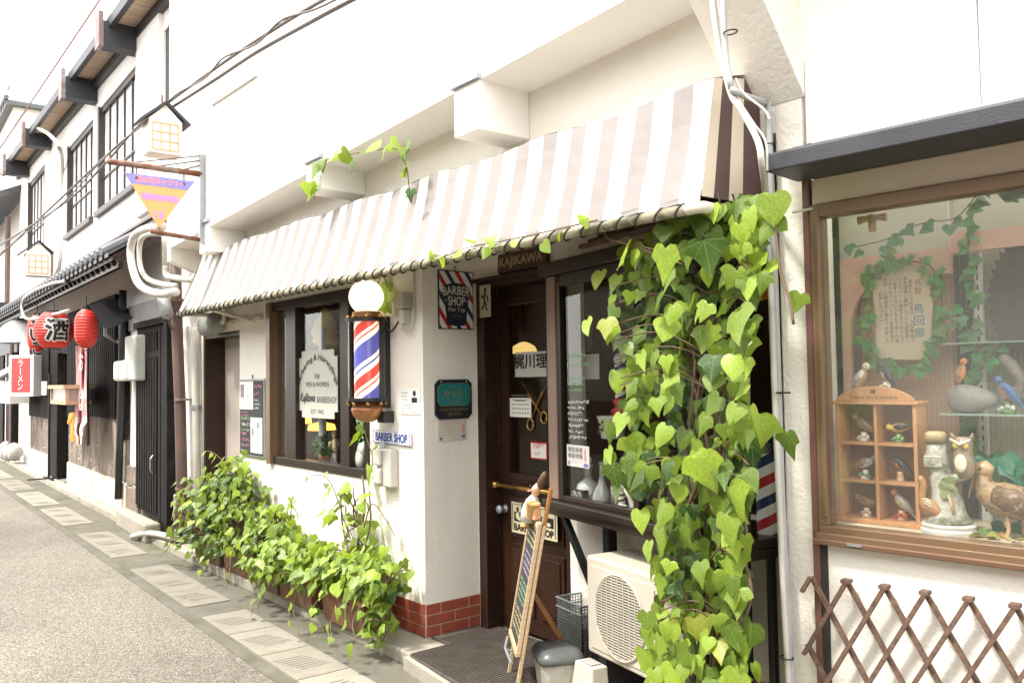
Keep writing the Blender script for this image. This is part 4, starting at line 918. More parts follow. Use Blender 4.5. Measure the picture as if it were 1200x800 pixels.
db = Frame(p, BY.U); mb = MB(); mb.box(-.052, .052, 0, .04, 0, .062, db); mb.build('box', BLACK, T, bevel=.006)
mb = MB()
for x in (-.024, .024):
    for t in range(16): mb.bar(db.p(x+.019*math.cos(t*.3927), -.002, .031+.022*math.sin(t*.3927)), db.p(x+.019*math.cos((t+1)*.3927), -.002, .031+.022*math.sin((t+1)*.3927)), .002, .003)
    mb.bar(db.p(x, -.002, .031), db.p(x+.006, -.002, .048), .002, .004); mb.bar(db.p(x, -.002, .031), db.p(x, -.002, .016), .002, .003)
mb.build('dial', PWHITE, T)
p = bay_spot(721, 592, .09)
figurine(p, .235, (M('figurine_brown', (.22, .13, .09), rough=.3), GREY, M('figurine_base', (.40, .28, .17)), BRH), 'glazed barber figurine leaning on a twisted white post in the bay')
p = bay_spot(729, 593, .09); T = thing('twisted_post', p, 'short white post with brown spiral beside the barber figurine', 'ornament')
mb = MB(); mb.lathe(p, [(.03, 0), (.03, .02), (.018, .025), (.018, .10), (.03, .105), (.028, .13), (.01, .14)], 14); mb.build('post', PORC, T)
mb = MB(); mb.tube([p+V3((.019*math.cos(t*.6), .019*math.sin(t*.6), .025+.0024*t)) for t in range(31)], .005, 5); mb.build('spiral', BRNW, T)
p = bay_spot(748, 597, .12)
lathe_thing('shaving_mug', p, [(.04, 0), (.042, .03), (.05, .06), (.068, .10), (.062, .112), (.05, .10)], PORC, 'cream flared china mug at the right of the visible sill', 'mug')
p = BY.p(*(lambda q: (q[0], .26, q[1]))(BY.at(718, 513, .26))); T = thing('patterned_pot', p, 'white patterned flower pot on a dark shelf inside the bay', 'pot')
mb = MB(); mb.lathe(p, [(.06, 0), (.075, .10), (.08, .10), (.08, .115), (.06, .117)], 18); mb.build('pot', PORC, T)
mb = MB(); r = random.Random(9)
for i in range(14): t = -1.6+r.uniform(-1.2, 1.2); mb.ball(p+V3((.071*math.cos(t), .071*math.sin(t), r.uniform(.02, .09))), .009, 6, 4)
mb.build('pattern', BRH, T)
mb = MB(); mb.box(.40, .75, .17, .36, p.z-.02, p.z-.001, BY); mb.build('shelf', DKW, BT)
p = BY.p(*(lambda q: (q[0], .28, q[1]))(BY.at(728, 480, .28))); T = thing('toy_barber_pole', p, 'small barber pole on a bright red base inside the bay', 'barber pole')
mb = MB(); mb.lathe(p, [(.05, -.04), (.052, .0), (.03, .015), (.045, .045), (.03, .06)], 16); mb.build('base', RED, T, smooth=True)
mb = MB(); helix(mb, p+V3((0, 0, .062)), .03, 0, .17, [(0, .02, 1), (.02, .04, 0), (.04, .06, 2), (.06, .08, 0)], .08, 24); mb.build('cylinder', [PWHITE, BLUE, RED], T)
mb = MB(); mb.ball(p+V3((0, 0, .26)), .035); mb.build('globe', PORC, T, smooth=True)
(a, d), (b, c) = BY.at(672, 372, .32), BY.at(696, 415, .32)
T = thing('framed_picture', BY.p((a+b)/2, .32, c), 'black framed dark green picture hanging inside the bay', 'picture'); mb = MB(); mb.box(a, b, .31, .33, c, d, BY); mb.build('frame', BLACK, T, bevel=.004)
mb = MB(); mb.box(a+.02, b-.02, .307, .3098, c+.02, d-.02, BY); mb.build('picture', M('dark_green', (.03, .06, .055), rough=.3, var=.4, vs=20), T)
(a, d), (b, c) = BY.at(678, 416, .31), BY.at(703, 444, .31); mb = MB(); mb.box(a, b, .305, .309, c, d, BY); tag(mb.build('paper_sheet', PWHITE), 'blank white paper sheet below the framed picture inside the bay', 'paper')
mb = MB(); mb.box(.60, .66, .30, .36, .873, 1.96, BY); mb.box(.13, .60, .36, .37, 1.50, 1.96, BY); mb.build('inner_post', BRNW, BT)
# things in the dark gap right of the bay
(p) = at_y(890, 343, 2.95); T = thing('orange_card', p+V3((0, 0, -.03)), 'folded bright orange card glimpsed behind the ivy at right', 'card')
mb = MB(); mb.prism([(p.x-.05, p.z-.03), (p.x+.05, p.z-.03), (p.x+.05, p.z+.04), (p.x-.02, p.z+.04), (p.x-.05, p.z+.0)], 2.945, 2.955); mb.build('card', M('orange_card', (.72, .24, .03)), T)
p = at_y(902, 600, 2.92); T = thing('slim_barber_pole', V3((p.x, p.y, p.z-.12)), 'slim striped barber pole in the dark gap behind the ivy', 'barber pole')
mb = MB(); helix(mb, V3((p.x, p.y, p.z-.10)), .05, 0, .34, [(0, .04, 1), (.04, .08, 0), (.08, .12, 2), (.12, .16, 0)], .16, 24); mb.build('cylinder', [PWHITE, BLUE, RED], T)
mb = MB(); mb.lathe(V3((p.x, p.y, p.z-.12)), [(.06, -.02), (.06, .02)], 16); mb.lathe(V3((p.x, p.y, p.z+.24)), [(.06, 0), (.05, .04), (.01, .06)], 16); mb.lathe(V3((p.x, p.y, 0)), [(.02, 0), (.02, p.z-.14)], 8); mb.build('cap', BLACK, T)
# ================================================================== air conditioner
AF = Frame((-2.915, 2.80, 0), (.983, -.186, 0))
T = thing('air_conditioner', AF.p(.36, .13, .2), 'cream outdoor air conditioner unit with round fan grille below the bay', 'air conditioner')
z0, z1 = .218, .666; W_ = .70
mb = MB(); mb.box(0, W_, 0, .27, z0, z1, AF); mb.build('casing', ACW, T, bevel=.014, seg=3)
mb = MB(); k = .02; fp = [(k+.02, z0+.03), (.50, z0+.03), (.52, z0+.05), (.52, z1-.06), (.50, z1-.04), (k+.02, z1-.04), (k, z1-.06), (k, z0+.05)]
mb.prism(fp, -.006, .0, AF); mb.build('front_panel', ACW, T, bevel=.003)
cx_, cz_, rr = .27, (z0+z1)/2-.006, .185
mb = MB(); mb.lathe(AF.p(cx_, -.0065, cz_), [(rr, 0), (rr, .0015)], 48, AF.d(0, -1, 0)); dk = mb.build('fan_opening', SLOT, T)
mb = MB()
for i in range(1, 30):
    w = cz_-rr+2*rr*i/30; h = math.sqrt(max(0, rr*rr-(w-cz_)**2)); mb.box(cx_-h, cx_+h, -.014, -.0085, w-.0025, w+.0025, AF)
for i in range(-4, 5):
    u = cx_+i*.042; h = math.sqrt(max(0, rr*rr-(u-cx_)**2)); mb.box(u-.0018, u+.0018, -.0158, -.0142, cz_-h, cz_+h, AF)
ring = [AF.p(cx_+rr*math.cos(t), -.010, cz_+rr*math.sin(t)) for t in [2*math.pi*j/48 for j in range(49)]]; mb.tube(ring, .006, 6)
mb.build('fan_grille', M('grille_cream', (.48, .44, .37), rough=.45), dk)
mb = MB(); mb.box(.06, .12, .02, .25, .0, z0-.002, AF); mb.build('foot_bar', BLACK, T)
p = at_z(720, 800, 0.02)
T = thing('concrete_block', AF.p(.075, -.02, 0), 'small pale concrete stand under the corner of the air conditioner', 'block')
mb = MB(); mb.add([AF.p(u, v, w) for w, e in ((0, 0), (.185, .022)) for u, v in ((-.03+e, -.09+e), (.16-e, -.09+e), (.16-e, .015), (-.03+e, .015))], [(0, 3, 2, 1), (4, 5, 6, 7), (0, 1, 5, 4), (1, 2, 6, 5), (2, 3, 7, 6), (3, 0, 4, 7)]); mb.build('block', M('cast_concrete', (.52, .49, .41), rough=.85, bump=.3, bs=60, var=.1), T, bevel=.006)
mb = MB(); mb.box(.02, .11, -.055, .0, .186, .192, AF); mb.build('rough_top', ROCK, T)
mb = MB(); mb.tube(curve([AF.p(.45, .15, z1+.015), AF.p(.58, .05, z1+.02), AF.p(.72, .0, z1+.03)]), .012); tag(mb.build('rubber_hose', BLACK), 'black rubber hose lying on top of the air conditioner', 'hose')

# ================================================================== easel, bin, basket
EF = Frame((-3.428, 2.731, 0), (math.cos(math.radians(-34)), math.sin(math.radians(-34)), 0)); EW = .38; ln = .15/.8
T = thing('chalkboard_easel', EF.p(.19, .1, 0), 'pale wooden easel chalkboard with coloured writing standing on the mat', 'easel')
E_ = lambda u, w, v=0: EF.p(u, v+w*ln, w)
mb = MB(); mb.bar(E_(.012, .0), E_(.012, .82), .018, .018, EF.V); mb.build('leg', PALEW, T, bevel=.003)
mb = MB(); mb.bar(E_(EW-.012, .0), E_(EW-.012, .80), .018, .018, EF.V); mb.build('leg', PALEW, T, bevel=.003)
mb = MB(); p, q = E_(EW*.60, .47, .012), V3((-3.107, 2.963, 0)); mb.bar(p, q, .03, .022, EF.V); mb.bar(E_(EW*.80, .70, .01), E_(EW*.84, .97, .01), .035, .016, EF.V); mb.build('back_leg', ORGW, T, bevel=.003)
mb = MB()
def eb(u0, u1, w0, w1, v0, v1):
    P = [E_(u, w, v) for w in (w0, w1) for v in (v0, v1) for u in (u0, u1)]; mb.add(P, [(0, 2, 3, 1), (4, 5, 7, 6), (0, 1, 5, 4), (2, 6, 7, 3), (0, 4, 6, 2), (1, 3, 7, 5)])
eb(.0, EW, .20, .225, -.036, -.012); eb(.0, EW, .79, .815, -.034, -.012); eb(.0, .022, .225, .79, -.034, -.012); eb(EW-.014, EW-.001, .225, .79, -.034, -.012)
mb.build('board_frame', PALEW, T, bevel=.003)
mb = MB(); eb(.022, EW-.022, .225, .79, -.026, -.014); bd = mb.build('blackboard', M('chalkboard', (.03, .03, .032)), T)
TF = Frame(E_(0, 0), EF.U, (EF.V*ln+V3((0, 0, 1))))
for k, (mt_, nm) in enumerate(((YEL, 'yellow_chalk'), (LILAC, 'lilac_chalk'), (GREENI, 'green_chalk'), (YEL, 'yellow_chalk'))):
    mb = MB(); sc = TF.W.length; w1 = .80-.14*k; mb.scribble(TF, .04, EW-.04, w1-.12, w1, -.0275, 4, seed=60+k, ch=.55, wt=.25, fill=.95); mb.build(nm, mt_, bd)
mb = MB(); mb.tube([E_(.03, .19, -.04), E_(EW*.4, .175, -.06), E_(EW-.03, .165, -.045)], .008); mb.tube([E_(-.03, .21, -.03), E_(.05, .21, -.03)], .004); mb.tube([E_(EW*.5, .17, -.03), E_(EW*.5-.07, .16, -.05)], .005); mb.build('chalk_rail', STEEL, T)
# wooden folk-art decoration clipped to the easel top
DQ = lambda u, w, v=0: E_(u, w, v)
T = thing('wooden_barber_doll', E_(EW*.6, .80, -.05), 'painted wooden barber doll with dark hair perched on top of the easel', 'doll')
mb = MB(); mb.loft([E_(.20, .80, -.06), E_(.21, .85, -.06), E_(.22, .90, -.055), E_(.225, .925, -.05)], [(.045, .035), (.05, .035), (.04, .03), (.018, .018)], 10); mb.build('tunic', PORC, T, smooth=True)
mb = MB(); mb.loft([E_(.225, .92, -.05), E_(.235, .94, -.05), E_(.25, .965, -.05), E_(.262, .985, -.05)], [.012, .021, .022, .010], 10); mb.loft([E_(.232, .955, -.065), E_(.225, .948, -.09)], [.008, .003], 6); mb.build('head', M('doll_skin', (.66, .42, .28)), T, smooth=True)
mb = MB(); mb.loft([E_(.25, .965, -.035), E_(.275, .99, -.035), E_(.30, 1.03, -.03), E_(.305, 1.05, -.03)], [.012, .022, .017, .006], 9); mb.build('hair', BRH, T, smooth=True)
mb = MB(); mb.box(.0, .09, -.02, .02, -.03, .05, Frame(E_(.23, .85, -.07), EF.turned(25).U)); mb.build('peach_block', M('peach_block', (.66, .38, .22)), T, bevel=.006); mb = MB(); mb.box(-.03, .03, -.02, .02, -.03, .02, Frame(E_(.12, .80, -.06), EF.turned(10).U)); mb.build('peach_block', M('peach_block', (.66, .38, .22)), T, bevel=.006)
mb = MB(); mb.loft([E_(.28, .83, -.06), E_(.30, .90, -.06)], [(.02, .02), (.04, .03)], 8); mb.build('gold_cup', M('ochre', (.42, .27, .09)), T); mb = MB(); mb.loft([E_(.16, .76, -.06), E_(.14, .81, -.06)], [(.03, .02), (.022, .02)], 8); mb.build('gold_cup', M('ochre', (.42, .27, .09)), T)
mb = MB(); mb.box(-.015, .015, -.002, .002, -.04, .04, Frame(E_(.20, .86, -.098), EF.U)); mb.tube([E_(.24, .96, -.08), E_(.29, .985, -.09)], .004); mb.build('badge', INK, T)
# bin
p = at_z(648, 842, 0); p = V3((-3.07, 2.745, 0)); BF = Frame(p, EF.turned(8).U)
T = thing('lidded_bin', p, 'stained white bin with rounded grey lid between the easel legs', 'bin')
def rrect(hw, hd, k, n=5):
    out = []
    for sx, sy, a0 in ((1, 1, 0), (-1, 1, 90), (-1, -1, 180), (1, -1, 270)):
        for i in range(n): t = math.radians(a0+90*i/(n-1)); out.append((sx*(hw-k)+k*math.cos(t), sy*(hd-k)+k*math.sin(t)))
    return out
def stack(mb, F, levels):
    n = None
    rings = [[F.p(u, v, w) for u, v in rrect(hw, hd, k)] for hw, hd, k, w in levels]; n = len(rings[0])
    vs = [q for r in rings for q in r]; fs = []
    for i in range(len(rings)-1):
        for j in range(n): fs.append((i*n+j, i*n+(j+1) % n, (i+1)*n+(j+1) % n, (i+1)*n+j))
    fs += [tuple(range(n-1, -1, -1)), tuple((len(rings)-1)*n+j for j in range(n))]; mb.add(vs, fs)
mb = MB(); stack(mb, BF, [(.095, .085, .04, 0.009), (.108, .098, .045, .16), (.112, .102, .045, .165)]); mb.build('tub', BINW, T)
mb = MB(); stack(mb, BF, [(.118, .108, .045, .16), (.12, .11, .045, .175), (.118, .108, .045, .19), (.10, .09, .04, .214), (.06, .05, .03, .222)]); mb.build('lid', GREYLID, T, smooth=True)
# wire basket
BK = Frame((-3.28, 3.03, 0), (.983, -.186, 0)); T = thing('mesh_basket', BK.o, 'grey wire mesh basket standing by the door behind the easel', 'basket')
BK = Frame((-3.33, 2.98, 0), (.983, -.186, 0))
mb = MB(); hw, hd, H0, H1 = .12, .10, .01, .36
for w in [H0+(H1-H0)*i/22 for i in range(23)]:
    for a, b in (((0, 0), (2*hw, 0)), ((2*hw, 0), (2*hw, 2*hd)), ((2*hw, 2*hd), (0, 2*hd)), ((0, 2*hd), (0, 0))): mb.bar(BK.p(*a, w), BK.p(*b, w), .003, .004)
for i in range(17):
    u = 2*hw*i/16
    for v in (0, 2*hd): mb.bar(BK.p(u, v, H0), BK.p(u, v, H1), .0035, .0035)
for i in range(13):
    v = 2*hd*i/12
    for u in (0, 2*hw): mb.bar(BK.p(u, v, H0), BK.p(u, v, H1), .0035, .0035)
mb.build('mesh', STEEL, T)
mb = MB()
for w in (H1, H1-.045, H0):
    for a, b in (((0, 0), (2*hw, 0)), ((2*hw, 0), (2*hw, 2*hd)), ((2*hw, 2*hd), (0, 2*hd)), ((0, 2*hd), (0, 0))): mb.tube([BK.p(*a, w), BK.p(*b, w)], .006, 6)
mb.build('rim', STEEL, T)
mb = MB(); mb.box(.01, 2*hw-.01, .01, 2*hd-.01, .012, .25, BK); mb.build('liner', M('grey_liner', (.09, .09, .09), rough=.6), T)

# ================================================================== ivy in planters along the kerb
def planter(name, loc, L, Wd, H, rot=0.):
    F = Frame(loc, (1, 0, 0)).turned(rot); mb = MB(); k = .02
    vs = []
    for s, w in ((-.018, 0), (.0, H), (-.016, H), (-.02, H-.03)):
        vs.append([F.p(su*(L/2+s), sv*(Wd/2+s), w) for su, sv in ((-1, -1), (1, -1), (1, 1), (-1, 1))])
    fs = []
    for i in range(3):
        for j in range(4): fs.append((i*4+j, i*4+(j+1) % 4, (i+1)*4+(j+1) % 4, (i+1)*4+j))
    fs += [(3, 2, 1, 0), (12, 13, 14, 15)]; mb.add([q for r in vs for q in r], fs)
    mb.box(-L/2-.008, L/2+.008, -Wd/2-.008, -Wd/2+.004, H-.035, H-.004, F)
    return mb
def ivy_bush(name, label, pots, blobs, n, strands, seed, bright=.5, smin=.07, smax=.12, sticks=()):
    r = random.Random(seed); T = thing(name, (pots[0][0], pots[0][1], 0), label, 'potted ivy', 'ivy planters along the shop front')
    for (x, y, L, Wd, H, rot) in pots: pt = planter('planter', (x, y, 0.002), L, Wd, H, rot).build('planter', TERRA, T, bevel=.006)
    lv = Leaves(seed); st = MB(); tot = sum(b[6] for b in blobs)
    for (cx, cy, cz, rx, ry, rz, wt) in blobs:
        for _ in range(int(n*wt/tot)):
            v = V3((r.gauss(0, 1), r.gauss(0, 1), r.gauss(0, 1))).normalized(); rad = r.uniform(.45, 1.08) if r.random() < .85 else r.uniform(1., 1.35)
            p = V3((cx+rx*v.x*rad, cy+ry*v.y*rad, cz+rz*v.z*rad))
            p.y = min(p.y, 2.70); p.z = max(p.z, .02)
            nrm = V3((v.x*.5+r.gauss(0, .35), -.55+v.y*.4+r.gauss(0, .35), .55+.5*v.z+r.gauss(0, .3)))
            tip = V3((v.x*.4+r.gauss(0, .45), -.25+v.y*.3+r.gauss(0, .35), -.8+r.gauss(0, .35)))
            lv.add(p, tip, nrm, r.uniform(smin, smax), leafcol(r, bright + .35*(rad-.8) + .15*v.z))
            if r.random() < .3:
                root = V3((cx+r.uniform(-.3, .3)*rx, min(cy+.05, 2.66), max(.1, cz-rz*.6))); mid = root.lerp(p, .55)+V3((r.gauss(0, .04), r.gauss(0, .03), r.uniform(0, .06)))
                st.loft(curve([root, mid, p], 3), [.006, .0055, .005, .0045, .004, .003, .0025], 5)
    for pts, m_ in strands:
        c = curve(pts, 5); st.loft(c, [.0045-.0025*i/len(c) for i in range(len(c))], 5)
        for k in range(m_):
            t = (k+.6)/m_; p = c[min(len(c)-1, int(t*(len(c)-1)))]
            lv.add(p+V3((r.gauss(0, .02), r.gauss(0, .02)-.01, r.gauss(0, .015))), (r.gauss(0, .5), -.3+r.gauss(0, .3), -.8), (r.gauss(0, .4), -.8, .5+r.gauss(0, .3)), r.uniform(smin*.7, smax*.85), leafcol(r, bright+.12))
    for pts, rr in sticks: c = curve(pts, 4); st.loft(c, [rr*(1-.5*i/len(c)) for i in range(len(c))], 6)
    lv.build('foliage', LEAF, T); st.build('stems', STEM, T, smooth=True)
    return T
r_ = random.Random(77)
def hang(x, y, z, dx, dz, n=5):
    k = r_.uniform(.55, .95); w = r_.uniform(-.08, .08)
    return [V3((x, y, z)), V3((x+dx*.3+w, y-.09, z+.03)), V3((x+dx*.9-w, y-.15, z-dz*.45*k)), V3((x+dx*1.3+w, y-.17-.05*k, z-dz*k))]
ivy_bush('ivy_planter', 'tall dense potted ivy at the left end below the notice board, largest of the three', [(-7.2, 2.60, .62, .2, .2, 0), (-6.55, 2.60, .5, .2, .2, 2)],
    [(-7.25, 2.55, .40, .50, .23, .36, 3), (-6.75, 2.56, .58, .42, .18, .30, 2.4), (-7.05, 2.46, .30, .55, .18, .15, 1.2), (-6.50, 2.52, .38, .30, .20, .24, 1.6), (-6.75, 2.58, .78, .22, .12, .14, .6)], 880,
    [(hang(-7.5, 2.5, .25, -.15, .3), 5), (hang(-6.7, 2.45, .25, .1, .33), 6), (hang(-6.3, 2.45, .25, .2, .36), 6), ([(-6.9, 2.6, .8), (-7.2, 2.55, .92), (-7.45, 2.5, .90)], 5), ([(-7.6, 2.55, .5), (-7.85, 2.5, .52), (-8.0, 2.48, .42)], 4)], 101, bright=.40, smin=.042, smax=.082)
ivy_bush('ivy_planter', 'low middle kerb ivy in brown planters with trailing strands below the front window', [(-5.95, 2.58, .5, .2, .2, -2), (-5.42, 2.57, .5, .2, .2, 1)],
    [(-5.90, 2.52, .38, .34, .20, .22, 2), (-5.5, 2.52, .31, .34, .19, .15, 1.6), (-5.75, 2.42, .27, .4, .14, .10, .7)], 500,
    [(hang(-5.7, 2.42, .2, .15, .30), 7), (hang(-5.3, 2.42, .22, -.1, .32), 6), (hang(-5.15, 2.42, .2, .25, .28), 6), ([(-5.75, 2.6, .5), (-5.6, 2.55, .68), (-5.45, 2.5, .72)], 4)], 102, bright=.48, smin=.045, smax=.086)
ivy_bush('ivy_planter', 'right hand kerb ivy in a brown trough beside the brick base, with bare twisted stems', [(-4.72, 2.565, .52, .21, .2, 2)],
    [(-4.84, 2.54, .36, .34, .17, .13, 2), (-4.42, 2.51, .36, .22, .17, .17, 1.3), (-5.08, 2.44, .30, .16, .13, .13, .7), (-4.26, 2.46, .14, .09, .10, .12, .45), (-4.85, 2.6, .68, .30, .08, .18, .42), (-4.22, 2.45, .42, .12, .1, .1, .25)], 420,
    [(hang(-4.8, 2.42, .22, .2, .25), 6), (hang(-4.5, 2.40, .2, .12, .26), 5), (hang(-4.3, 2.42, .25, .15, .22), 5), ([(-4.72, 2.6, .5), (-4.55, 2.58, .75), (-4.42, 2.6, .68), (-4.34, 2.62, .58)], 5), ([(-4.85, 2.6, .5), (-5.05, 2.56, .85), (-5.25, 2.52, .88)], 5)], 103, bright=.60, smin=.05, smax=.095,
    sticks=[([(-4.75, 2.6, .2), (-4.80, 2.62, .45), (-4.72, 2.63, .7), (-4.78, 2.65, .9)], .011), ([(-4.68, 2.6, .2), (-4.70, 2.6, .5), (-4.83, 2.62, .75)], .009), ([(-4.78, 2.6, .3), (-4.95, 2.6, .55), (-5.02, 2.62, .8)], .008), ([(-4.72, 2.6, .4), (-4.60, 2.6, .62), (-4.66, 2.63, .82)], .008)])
# climbing sprigs ------------------------------------------------------
def sprig(name, label, path, leaves, seed, size=(.07, .11), bright=.6, sr=.004, nrm=(0, -1, .3), tipz=-.8):
    r = random.Random(seed); c = curve(path, 6); T = thing(name, c[0], label, 'ivy sprig'); mb = MB(); mb.loft(c, [sr*(1-.5*i/len(c)) for i in range(len(c))], 6); mb.build('stem', STEM, T, smooth=True)
    lv = Leaves(seed)
    for k in range(leaves):
        p = c[min(len(c)-1, int((k+.5)/leaves*(len(c)-1)))]
        lv.add(p+V3((r.gauss(0, .03), -abs(r.gauss(0, .02)), r.gauss(0, .02))), (r.gauss(0, .6), -.15+r.gauss(0, .2), tipz+r.gauss(0, .3)), V3(nrm)+V3((r.gauss(0, .4), r.gauss(0, .3), r.gauss(0, .3))), r.uniform(*size), leafcol(r, bright))
    lv.build('foliage', LEAF, T); return T
sprig('wall_ivy', 'thin ivy strand climbing from the kerb planter up past the BARBER SHOP plate', [(-4.78, 2.69, .85), (-4.74, 2.70, 1.0), (-4.84, 2.71, 1.15), (-4.9, 2.71, 1.28), (-4.93, 2.71, 1.38)], 7, 201)
sprig('lamp_ivy', 'small ivy sprig hanging on the wall behind the globe lamp', [at_y(x, y, 2.70) for x, y in ((448, 310), (452, 330), (458, 350), (450, 368))], 6, 202, size=(.09, .13))
T = sprig('ledge_ivy', 'ivy sprig on the white beam under the upper storey', [at_y(x, y, 2.40) for x, y in ((480, 222), (476, 195), (467, 175), (440, 176), (400, 183), (378, 192), (371, 212), (368, 232))], 22, 203, size=(.05, .11), bright=.45)
sprig('pipe_ivy', 'long ivy runner twisting along the awning front pipe', [at_y(x, y, 2.33) for x, y in ((700, 258), (660, 267), (620, 276), (580, 284), (545, 291), (520, 300), (500, 296))], 12, 204, size=(.04, .065), bright=.85, tipz=.1)
# the big ivy column ---------------------------------------------------
T = thing('ivy_column', at_z(835, 812, 0), 'large bright green ivy hanging and climbing as a column in front of the bay window', 'ivy')
r = random.Random(301); lv = Leaves(301); st = MB()
prof = [(240, 860, 905), (270, 770, 905), (300, 712, 905), (350, 702, 905), (395, 706, 900), (430, 725, 885), (480, 726, 890), (530, 724, 905), (580, 738, 890), (620, 752, 872), (660, 762, 878), (700, 758, 880), (750, 756, 884), (800, 752, 884), (850, 758, 880)]
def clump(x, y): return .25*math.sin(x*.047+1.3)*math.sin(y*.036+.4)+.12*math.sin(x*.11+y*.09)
def edges(y):
    for (y0, a0, b0), (y1, a1, b1) in zip(prof, prof[1:]):
        if y0 <= y <= y1: t = (y-y0)/(y1-y0); return a0+(a1-a0)*t+(4 if y < 400 else (-7 if y < 590 else 8)), b0+(b1-b0)*t-(15 if y < 560 else 5)
    return prof[-1][1:]
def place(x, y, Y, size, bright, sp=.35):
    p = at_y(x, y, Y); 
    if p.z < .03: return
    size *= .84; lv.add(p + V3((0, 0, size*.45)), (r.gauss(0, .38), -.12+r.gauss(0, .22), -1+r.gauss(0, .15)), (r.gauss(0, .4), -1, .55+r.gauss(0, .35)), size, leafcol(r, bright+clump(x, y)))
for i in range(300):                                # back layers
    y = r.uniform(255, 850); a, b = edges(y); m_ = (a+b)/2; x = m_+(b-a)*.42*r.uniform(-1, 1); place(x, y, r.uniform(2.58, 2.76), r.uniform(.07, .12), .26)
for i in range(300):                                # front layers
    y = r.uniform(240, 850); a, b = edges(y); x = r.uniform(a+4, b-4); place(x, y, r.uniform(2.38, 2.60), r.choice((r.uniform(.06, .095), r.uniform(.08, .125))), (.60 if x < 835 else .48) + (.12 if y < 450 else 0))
for i in range(170):                                # small fill leaves
    y = r.uniform(245, 850); a, b = edges(y); x = r.uniform(a+4, b-2); place(x, y, r.uniform(2.46, 2.68), r.uniform(.045, .08), r.uniform(.1, .6))
for k in range(60):                                 # edge leaves that break the outline
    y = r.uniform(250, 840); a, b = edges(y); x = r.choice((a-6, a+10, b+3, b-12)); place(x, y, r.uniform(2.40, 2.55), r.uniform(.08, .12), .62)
for x, y, Y, s, br in ((735, 305, 2.36, .15, 1.0), (780, 310, 2.36, .16, 1.0), (865, 385, 2.36, .15, 1.0), (825, 300, 2.38, .15, .55), (905, 245, 2.40, .13, .75), (907, 268, 2.42, .12, .8), (890, 505, 2.36, .15, .5), (922, 522, 2.40, .115, .1), (855, 590, 2.36, .15, .7), (710, 385, 2.38, .10, .95), (688, 385, 2.38, .09, .95), (938, 355, 2.47, .08, .45), (912, 320, 2.46, .095, .6), (745, 300, 2.45, .12, .8), (850, 620, 2.38, .14, .85), (760, 560, 2.40, .12, .8), (820, 555, 2.36, .16, .62)): place(x, y, Y, s, br)
for k in range(26):
    x0 = r.uniform(815, 860); pts = [at_y(x0+r.uniform(-14, 14)+10*math.sin(j+k), 830-j*70, 2.60+r.uniform(-.05, .05)) for j in range(r.randint(4, 8))]
    c = curve(pts, 4); st.loft(c, [.009*(1-.4*i/len(c)) for i in range(len(c))], 6)
for k in range(46):
    y = r.uniform(280, 780); a, b = edges(y); x0 = r.uniform(815, 860); x1 = r.choice((a+8, b-8)); c = curve([at_y(x0, y+20, 2.58), at_y((x0+x1)/2, y-12, 2.5), at_y(x1, y, 2.45)], 4); st.loft(c, [.004*(1-.4*i/len(c)) for i in range(len(c))], 5)
for pts in ([(705, 268), (712, 278), (724, 283), (735, 278), (745, 286), (790, 300)], [(716, 280), (760, 295), (800, 310)], [(930, 380), (925, 350), (915, 320), (910, 280), (905, 240)]):
    c = curve([at_y(x, y, 2.42) for x, y in pts], 4); st.loft(c, [.005]*len(c), 6)
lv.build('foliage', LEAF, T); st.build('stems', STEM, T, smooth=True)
def small_plant(label, x, y, n, h, seed):
    p = at_z(x, y, 0.0); r = random.Random(seed); T = thing('young_ivy', p, label, 'plant'); lv = Leaves(seed); mb = MB()
    for i in range(n):
        a = r.uniform(0, 6.28); q = p+V3((.09*math.cos(a)*r.random(), .06*math.sin(a)*r.random(), h*r.uniform(.35, 1)))
        lv.add(q, (math.cos(a)*.6, math.sin(a)*.4-.2, -.5), (math.cos(a)*.3, -.6, .8), r.uniform(.05, .09)*(h/.35)**.5, leafcol(r, .8)); mb.loft([p+V3((r.uniform(-.02, .02), 0, 0)), q.lerp(p, .4)+V3((0, 0, .03)), q], [.003, .0025, .002], 5)
    lv.build('foliage', LEAF, T); mb.build('stems', STEMR, T)
small_plant('young bright ivy at the foot of the white pillar beside the conduit', 934, 905, 26, .28, 311)
small_plant('tiny green seedling behind the wooden trellis', 1045, 905, 12, .27, 312)

# conduits on the pillar ---------------------------------------------
T = thing('conduit_pipe', (-1.77, 2.72, .0), 'bundle of grey and white conduit pipes running down the right pillar past the awning end', 'conduit')
def pxpath(pts, Y): return [at_y(x, y, Y) for x, y in pts]
mb = MB(); mb.tube(curve(pxpath([(846, -30), (850, 60), (857, 104)], 2.39), 4), .011, 8); mb.tube(curve([at_y(857, 104, 2.39), at_y(866, 110, 2.42), at_y(898, 121, 2.70)], 4), .012, 8); mb.tube(curve(pxpath([(900, 121), (903, 200), (908, 330), (913, 480), (917, 600), (924, 720), (930, 830)], 2.70), 4), .0125, 8); mb.build('grey_pipe', PIPEG, T, smooth=True)
mb = MB(); mb.tube(curve(pxpath([(832, -30), (840, 40), (856, 108), (868, 128), (888, 165), (893, 195)], 2.40) + pxpath([(898, 240), (903, 330), (907, 440), (912, 560), (918, 690), (926, 830)], 2.68), 4), .0115, 8); mb.build('white_pipe', PIPEW, T, smooth=True)
mb = MB(); mb.tube(curve(pxpath([(836, -30), (858, 95), (880, 140), (897, 165), (899, 200)], 2.41), 4), .004, 6); mb.build('thin_cable', PIPEW, T); mb = MB(); mb.tube(curve(pxpath([(862, 92), (872, 110), (895, 128), (902, 140)], 2.42), 4), .004, 6); mb.build('thin_cable', PIPEW, T)
